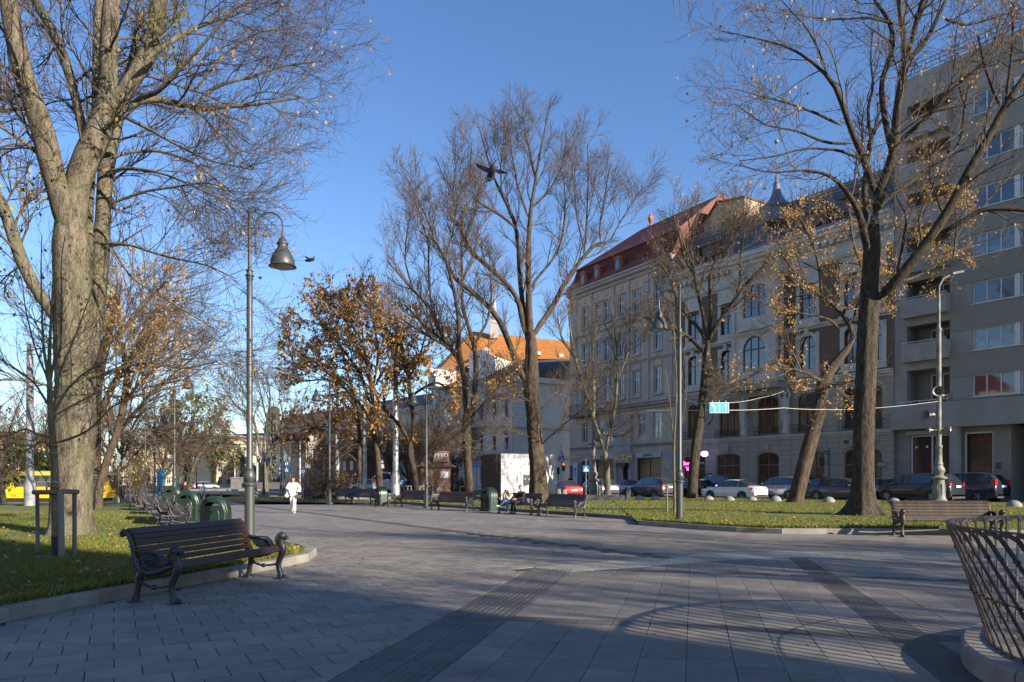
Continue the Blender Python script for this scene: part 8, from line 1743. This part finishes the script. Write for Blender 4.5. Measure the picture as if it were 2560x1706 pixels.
mb = MB(); mb.slab([(-.0,2.6),(LT-.6,2.6),(LT-.75,2.72),(0,2.74)], -1.1, 1.1); mb.build('roof', flat('tram_roof_grey', (.35,.36,.37), .5), tm_)
for a, b in wins:
    if a < LT-.8: mb = MB(); b = min(b, LT-.7); mb.quad((a,-1.1,1.35),(b,-1.1,1.35),(b,-1.1,2.35),(a,-1.1,2.35)); o = mb.build('window', carglass, tm_); mb = MB(); mb.box(a,-1.12,1.78,b,-1.105,1.81); mb.build('window_bar', chrome, o)
mb = MB(); mb.quad((LT,-.88,1.17),(LT,.88,1.17),(LT-.4,.93,2.33),(LT-.4,-.93,2.33)); mb.build('windscreen', carglass, tm_)
mb = MB(); mb.box(.1,-1.0,0.02,LT-1.0,1.0,.35); mb.build('underframe', plast, tm_); mb = MB(); mb.box(.05,-1.165,.72,LT-.7,-1.15,.745); mb.build('side_moulding', flat('tram_dark_line', (.35,.22,.01), .5), tm_); text('1143', tm_, (1.15,-1.17,.56), .22, black_m, 0, .004)
tw_ = thing('tram_wagon', 'dark green ribbed wagon behind the yellow tram at the left edge', 'tram', (X0t-6.1, YT, -.5)); mb = MB(); mb.box(0,-1.2,.3,6.0,1.2,2.75); mb.build('body', mat('dark_green_ribbed', (.045,.085,.06), .5, .2, 1, 20, .1), tw_); mb = MB()
for k in range(20): mb = MB(); mb.box(.1+k*.3,-1.24,.3,.2+k*.3,-1.2,2.7); mb.build('panel', MATS['dark_green_ribbed'], tw_)
mb = MB(); mb.box(-.1,-1.4,2.75,6.05,1.4,2.88); mb.build('roof', flat('tram_roof_grey', (.35,.36,.37)), tw_)
# ============================ PEOPLE =========================================
import bmesh
skin_m = flat('skin', (.50,.27,.18), .55); skin_l = flat('hand_skin', (.52,.29,.20), .55)
def cloth(n, c): return mat(n, c, .85, .12, 6, 60, .3, bdist=.01)
def skinned(name, pts, edges, m, parent, sub=1, root=0):
    bm = bmesh.new(); L = bm.verts.layers.skin.verify(); vs = []
    for i, p in enumerate(pts):
        v = bm.verts.new(p[:3]); r = p[3]; v[L].radius = (r, p[4] if len(p) > 4 else r); v[L].use_root = (i == root); vs.append(v)
    for a, b in edges: bm.edges.new((vs[a], vs[b]))
    me = bpy.data.meshes.new(name); bm.to_mesh(me); bm.free(); me.materials.append(m); o = link(name, me, parent)
    s = o.modifiers.new('Skin', 'SKIN'); s.use_smooth_shade = True; s.branch_smoothing = .6; d = o.modifiers.new('Subdivision', 'SUBSURF'); d.levels = d.render_levels = sub; return o
def person(label, loc, rz, J, top, bottom, hair, shoe, h=1.7, coat=1.0, hairlen=0, flare=1.0, bag=None, detail=2, hood=False):
    """J: joint places in metres, facing -y"""
    t = thing('person', label, 'person', loc, rz); t.scale = (h/1.72,)*3
    g = lambda k: J[k]
    order = ['pelvis','waist','chest','neck','head0','head1']
    pts = [(*g('pelvis'),.13,.10),(*g('waist'),.115,.09),(*g('chest'),.15,.10),(*g('neck'),.052),(*g('head0'),.070,.078),(*g('head1'),.078,.088)]; E = [(0,1),(1,2),(2,3),(3,4),(4,5)]
    crown = [g('head1')[i] + (g('head1')[i]-g('head0')[i])*.75 for i in range(3)]; pts.append((*crown,.055)); E.append((5,6)); n = 7
    for s in ('l','r'):
        b = n; pts += [(*g('sh_'+s),.062),(*g('el_'+s),.042),(*g('wr_'+s),.026),(*g('ha_'+s),.030,.018)]; E += [(2,b),(b,b+1),(b+1,b+2),(b+2,b+3)]; n += 4
        # five fingers per hand
        hv = Vector(g('ha_'+s)); d = (hv-Vector(g('wr_'+s))).normalized(); sd_ = d.cross(Vector((0,0,1)) if abs(d.z) < .8 else Vector((0,1,0))).normalized()
        for k in range(5):
            o_ = (k-1.5)*.017 if k < 4 else -.035; ln = (.055,.062,.058,.045,.04)[k]; dd = d if k < 4 else (d+sd_*-1.0).normalized()
            p0 = hv+sd_*o_+d*(.02 if k < 4 else -.01); p1 = p0+dd*ln*.6; p2 = p1+(dd+Vector((0,-.2,-.35))).normalized()*ln*.5
            pts += [(*p0,.009),(*p1,.008),(*p2,.007)]; E += [(b+3,n),(n,n+1),(n+1,n+2)]; n += 3
    for s in ('l','r'):
        b = n; pts += [(*g('hip_'+s),.085),(*g('kn_'+s),.055),(*g('an_'+s),.036),(*g('to_'+s),.034,.028)]; E += [(0,b),(b,b+1),(b+1,b+2),(b+2,b+3)]; n += 4
    skinned('body', pts, E, skin_m, t, 1)
    c = coat; P_ = [(*g('pelvis'),.155*c*.96,.12*c),(*g('waist'),.145*c,.115*c),(*g('chest'),.175*c,.125*c),(*[g('neck')[i]*.6+g('chest')[i]*.4 for i in range(3)],.085*c)]; E = [(0,1),(1,2),(2,3)]; n = 4
    for s in ('l','r'):
        w = Vector(g('wr_'+s)); e = Vector(g('el_'+s)); w = e.lerp(w, .93); P_ += [(*g('sh_'+s),.085*c),(*e,.062*c),(*w,.045*c)]; E += [(2,n),(n,n+1),(n+1,n+2)]; n += 3
    skinned('jacket', P_, E, top, t, detail)
    P_ = [(*g('pelvis'),.135,.115)]; E = []; n = 1
    for s in ('l','r'):
        k, a = Vector(g('kn_'+s)), Vector(g('an_'+s)); P_ += [(*g('hip_'+s),.10),(*k,.070*flare**.5),(*k.lerp(a,.6),.058*flare),(*a,.056*flare)]; E += [(0,n),(n,n+1),(n+1,n+2),(n+2,n+3)]; n += 4
    skinned('trousers', P_, E, bottom, t, detail)
    for s in ('l','r'):
        a, b = Vector(g('an_'+s)), Vector(g('to_'+s)); a = a + Vector((0,0,-.03)); d = (b-a); heel = a - Vector((d.x,d.y,0)).normalized()*.05 + Vector((0,0,-.02)); skinned('shoe', [(*heel,.042,.036),(*a.lerp(b,.3),.045,.045),(*b,.045,.03),(*(b+d.normalized()*.05),.034,.02)], [(0,1),(1,2),(2,3)], shoe, t, 1)
    # hair
    h0, h1 = Vector(g('head0')), Vector(g('head1')); up = (h1-h0).normalized(); fw = Vector(J.get('face', (0,-1,0))).normalized(); bk = -(fw - up*fw.dot(up)).normalized(); sd_ = up.cross(bk)
    cc = h1 + up*.02 + bk*.018; P_ = [(*(cc+up*.065),.062),(*cc,.092,.095),(*(cc-up*.06+bk*.035),.078)]; E = [(0,1),(1,2)]
    if hairlen: P_ += [(*(cc-up*.14+bk*.045),.07),(*(cc-up*(.14+hairlen)+bk*.04),.05)]; E += [(2,3),(3,4)]
    if hairlen:
        for sg in (-1,1): n = len(P_); P_ += [(*(cc+sd_*sg*.075-bk*.02-up*.03),.03),(*(cc+sd_*sg*.082-bk*.02-up*.15),.028),(*(cc+sd_*sg*.08-bk*.03-up*(.15+hairlen*.9)),.018)]; E += [(1,n),(n,n+1),(n+1,n+2)]
    skinned('hair', P_, E, hair, t, 1)
    fc = h1 - up*.01 - bk*.075
    mb = MB(); nz = fc - bk*.018 - up*.012; mb.tube([fc+up*.02, nz, nz-up*.012+bk*.01], [.009,.014,.008], 6); mb.build('nose', skin_m, t, True)
    for sg in (-1,1): mb = MB(); p = fc+up*.022+sd_*sg*.032+bk*.006; mb.ball(p, .0085, 6); mb.build('eye', black_m, t, True); mb = MB(); p = h1-up*.005+sd_*sg*.088; mb.ball(p, .02, 6, 0, (.6,.8,1.2)); mb.build('ear', skin_m, t, True)
    mb = MB(); p = fc-up*.045+bk*.002; mb.tube([p-sd_*.022, p-bk*.004, p+sd_*.022], .005, 5); mb.build('mouth', flat('lips', (.40,.12,.10), .5), t, True)
    return t
def walk(step=.32, arm=.22, lean=.02):
    return dict(pelvis=(0,0,.95), waist=(0,-lean*.5,1.10), chest=(0,-lean,1.32), neck=(0,-lean*1.5,1.47), head0=(0,-lean*1.8-.01,1.55), head1=(0,-lean*2-.015,1.62),
      sh_l=(.17,-lean,1.40), el_l=(.23,arm*.3,1.13), wr_l=(.22,-arm*.4,.92), ha_l=(.21,-arm*.6,.85), sh_r=(-.17,-lean,1.40), el_r=(-.23,-arm*.1,1.12), wr_r=(-.22,arm*.5,.93), ha_r=(-.21,arm*.6,.86),
      hip_l=(.09,0,.90), kn_l=(.09,-step*.55,.50), an_l=(.08,-step*.8,.09), to_l=(.09,-step*.8-.14,.045), hip_r=(-.09,0,.90), kn_r=(-.08,step*.15,.49), an_r=(-.07,step*.85,.13), to_r=(-.07,step*.85-.12,.045))
brownh = flat('dark_brown_hair', (.055,.028,.018), .5); blackh = flat('black_hair', (.015,.013,.012), .5); sandy = flat('short_brown_hair', (.10,.065,.04), .6)
white_c = cloth('white_cloth', (.78,.76,.72)); black_c = cloth('black_cloth', (.018,.018,.022)); beige_c = cloth('beige_jacket', (.46,.41,.33)); denim = cloth('blue_denim', (.10,.19,.34)); teal_c = cloth('dark_teal_coat', (.035,.055,.07)); grey_c = cloth('grey_cloth', (.14,.14,.15)); pblue = cloth('pale_blue_jacket', (.45,.50,.56))
wshoe = flat('white_sneaker', (.70,.70,.68), .5); bshoe = flat('black_boot', (.02,.02,.022), .4); dshoe = flat('blue_white_sneaker', (.28,.32,.45), .5)
J = walk(.14, .05); J.update(el_r=(-.30,.0,1.16), wr_r=(-.17,-.20,1.10), ha_r=(-.09,-.24,1.10), el_l=(.30,.02,1.15), wr_l=(.22,-.16,1.02), ha_l=(.14,-.22,1.05), kn_l=(.07,-.12,.50), kn_r=(-.08,.06,.49), an_r=(-.09,.20,.15), to_r=(-.09,.10,.06))
wp = G(733,1284); wm = person('woman walking toward the camera in a white puffer jacket and white wide trousers, arms folded', (wp.x, wp.y, 0), .12, J, white_c, white_c, brownh, wshoe, 1.66, 1.30, .10, 1.35)
mb = MB(); mb.obox((.26,-.12,.80), (.24,.12,.17), .3); mb.tube([(.16,-.12,.86),(.20,-.1,1.25),(.12,-.05,1.43)], .010, 5); hb_ = mb.build('handbag', black_m, wm); 
mb = MB(); mb.obox((-.22,-.14,.92), (.16,.05,.30), .2, 0, .2, .5); mb.obox((-.02,-.22,1.10), (.26,.10,.30), .1, 0, .1, -.35); mb.build('white_scarf', white_c, wm)
def seated(): return dict(pelvis=(0,.05,.50), waist=(0,.04,.66), chest=(0,.03,.88), neck=(0,.0,1.04), head0=(0,-.02,1.12), head1=(0,-.03,1.19), sh_l=(.17,.02,.96), el_l=(.22,-.08,.70), wr_l=(.14,-.30,.66), ha_l=(.10,-.36,.64), sh_r=(-.17,.02,.96), el_r=(-.22,-.08,.70), wr_r=(-.14,-.30,.66), ha_r=(-.10,-.36,.64),
   hip_l=(.09,0,.50), kn_l=(.11,-.42,.52), an_l=(.11,-.44,.10), to_l=(.11,-.58,.045), hip_r=(-.09,0,.50), kn_r=(-.11,-.42,.52), an_r=(-.11,-.44,.10), to_r=(-.11,-.58,.045))
# couple on the bench: local frame of the bench (front -y); bench runs along (.6,-.8)
bc = Vector((.35,33.2,0)); brz = math.atan2(-.6,-.8) + math.pi/2; R_b = Matrix.Rotation(brz, 3, 'Z')
def on_bench(dx, dy=0.0): return bc + R_b @ Vector((dx, dy, 0))
J = seated(); J.update(face=(-.3,-1,-.35), head0=(-.02,-.03,1.12), head1=(-.035,-.06,1.18), wr_l=(.05,-.34,.66), ha_l=(.02,-.40,.64)); person('young man in black hooded top and black trousers, seated on the bench beside the woman', on_bench(.12), brz, J, black_c, black_c, sandy, bshoe, 1.76, 1.05)
J = seated(); J.update(waist=(-.02,-.06,.66), chest=(-.05,-.22,.84), neck=(-.08,-.33,.96), head0=(-.09,-.38,1.0), head1=(-.10,-.43,1.05), face=(-.2,-1,-.6), sh_l=(.11,-.22,.92), sh_r=(-.22,-.24,.91), el_l=(.10,-.40,.66), wr_l=(-.0,-.50,.88), ha_l=(-.04,-.51,.95), el_r=(-.24,-.42,.66), wr_r=(-.15,-.52,.88), ha_r=(-.12,-.52,.95),
   kn_l=(.05,-.44,.54), an_l=(.04,-.46,.10), to_l=(.03,-.60,.045), kn_r=(-.02,-.50,.64), an_r=(-.26,-.64,.38), to_r=(-.34,-.76,.36)); person('woman in beige jacket and blue jeans leaning forward on the bench, hands at her face', on_bench(-.42), brz, J, beige_c, denim, brownh, wshoe, 1.66, 1.12, .05)
bgm = thing('backpack', 'small patterned dark bag lying on the bench beside the couple', 'bag', on_bench(.62,-.05)+Vector((0,0,.47)), brz); mb = MB(); mb.ball((0,0,.12), .15, 10, 0, (1,.7,.85)); mb.build('bag', grey_c, bgm, True)
def passer(px, Y, hh, label, rz, top, bot, hair, shoe, step=.3, z=None, **k): x = (px-CX)/F*Y; return person(label, (x, Y, dip(x, Y) if z is None else z), rz, walk(step), top, bot, hair, shoe, hh, k.pop('coat', 1.1), **k, detail=1)
passer(408, 60, 1.78, 'man in dark teal coat striding right behind the far benches', 1.45, teal_c, black_c, sandy, bshoe, .4)
passer(437, 57, 1.75, 'person in black jacket behind the lamp foot and the third bin', 2.8, black_c, black_c, blackh, bshoe, .2)
a = passer(461, 55, 1.76, 'person in black hooded coat with a black backpack walking right', 1.7, black_c, black_c, blackh, bshoe, .3, coat=1.25); mb = MB(); mb.obox((0,.22,1.25), (.30,.2,.45)); mb.build('backpack', black_c, a)
passer(507.5, 57, 1.68, 'woman in pale blue jacket and grey trousers walking away on the square', 3.0, pblue, grey_c, blackh, bshoe, .15, coat=1.2)
a = passer(688-50, 60, 1.7, 'person in olive coat with round black bag just right of the tall lamp', 1.3, cloth('olive_coat', (.20,.20,.14)), cloth('light_jeans', (.22,.32,.42)), flat('pink_hat', (.45,.25,.38), .7), wshoe, .2); mb = MB(); mb.ball((0,.24,1.25), .19, 10, 0, (1,.6,1.1)); mb.build('round_bag', black_m, a)
passer(372, 100, 1.75, 'small distant dark figure on the square left of the poster pillar', .5, black_c, black_c, blackh, bshoe); passer(380, 101, 1.7, 'second small distant dark figure beside the first, left of the poster pillar', .2, black_c, black_c, blackh, bshoe)
passer(2060, 55, 1.82, 'man in black jacket standing behind the slate grey crossover', -.5, black_c, black_c, blackh, bshoe, .05, .2); passer(1712, 66, 1.7, 'woman in white shirt at the pink-lit hotel entrance', -.4, white_c, black_c, blackh, bshoe, .05, .15)
passer(1426, 78, 1.75, 'dark figure beside the white banner right of the red sedan', -.4, black_c, black_c, sandy, bshoe, .05, .14)
# ---- birds ------------------------------------------------------------------------
crow = flat('dark_feathers', (.018,.018,.024), .6)
def bird(label, loc, wl, wr_, body_d, tail, s, rz=0):
    t = thing('bird', label, 'bird', loc, rz); t.scale = (s,)*3
    skinned('body', [(*(Vector(body_d)*.16),.03),(*(Vector(body_d)*.10),.04),(0,0,0,.065),(*(Vector(body_d)*-.12),.05),(*(Vector(body_d)*-.2),.025)], [(0,1),(1,2),(2,3),(3,4)], crow, t, 1, 2)
    for nm, W_ in (('wing', wl), ('wing', wr_)):
        mb = MB(); a, b = W_; n = len(a); V = [Vector(v) for v in a] + [Vector(v) for v in b]; mb.add(V + [v+Vector((0,.012,.006)) for v in V], [(i,i+1,n+i+1,n+i) for i in range(n-1)] + [(2*n+n+i,2*n+n+i+1,2*n+i+1,2*n+i) for i in range(n-1)] + [(i+1,i,2*n+i,2*n+i+1) for i in range(n-1)] + [(n+i,n+i+1,3*n+i+1,3*n+i) for i in range(n-1)]); mb.build(nm, crow, t)
    mb = MB(); V = [Vector(v) for v in tail]; n = len(V); mb.add(V + [v+Vector((0,.012,0)) for v in V], [tuple(range(n)), tuple(range(2*n-1,n-1,-1))] + [(i,(i+1)%n,n+(i+1)%n,n+i)[::-1] for i in range(n)]); mb.build('tail', crow, t)
    mb = MB(); p = Vector(body_d)*.20; mb.tube([p, p+Vector(body_d)*.045], [.012,.002], 5); mb.build('beak', crow, t)
Yb = 11.0; kx = Yb/F
bird('large dark bird with wings spread against the central tree crown', P(1229,430,Yb), ([(-.01,0,.05),(-.12,0,.085),(-.22,.0,.12),(-.27,0,.145)],[(-.02,0,-.03),(-.12,.03,.02),(-.2,.03,.07),(-.262,0,.14)]), ([(.02,0,.04),(.10,0,.035),(.18,0,.01),(.245,0,-.02)],[(.02,0,-.03),(.10,.03,-.02),(.18,.03,-.015),(.24,0,-.025)]), (.25,-.6,.5), [(-.03,0,-.03),(.02,0,-.03),(.045,.02,-.10),(.0,.02,-.115),(-.06,.02,-.11),(-.105,.02,-.10)], 1.0)
bird('small dark bird with raised wings in the sky right of the tall lamp', P(776,650,22), ([(-.01,0,.03),(-.10,0,.09),(-.20,0,.13)],[(-.04,0,.0),(-.12,.03,.05),(-.195,0,.125)]), ([(.02,0,.03),(.08,0,.08),(.15,0,.125)],[(.05,0,.01),(.09,.03,.06),(.148,0,.12)]), (.9,-.2,.1), [(-.02,0,0),(-.10,.01,-.03),(-.11,.01,-.045),(-.02,0,-.03)], 1.0)
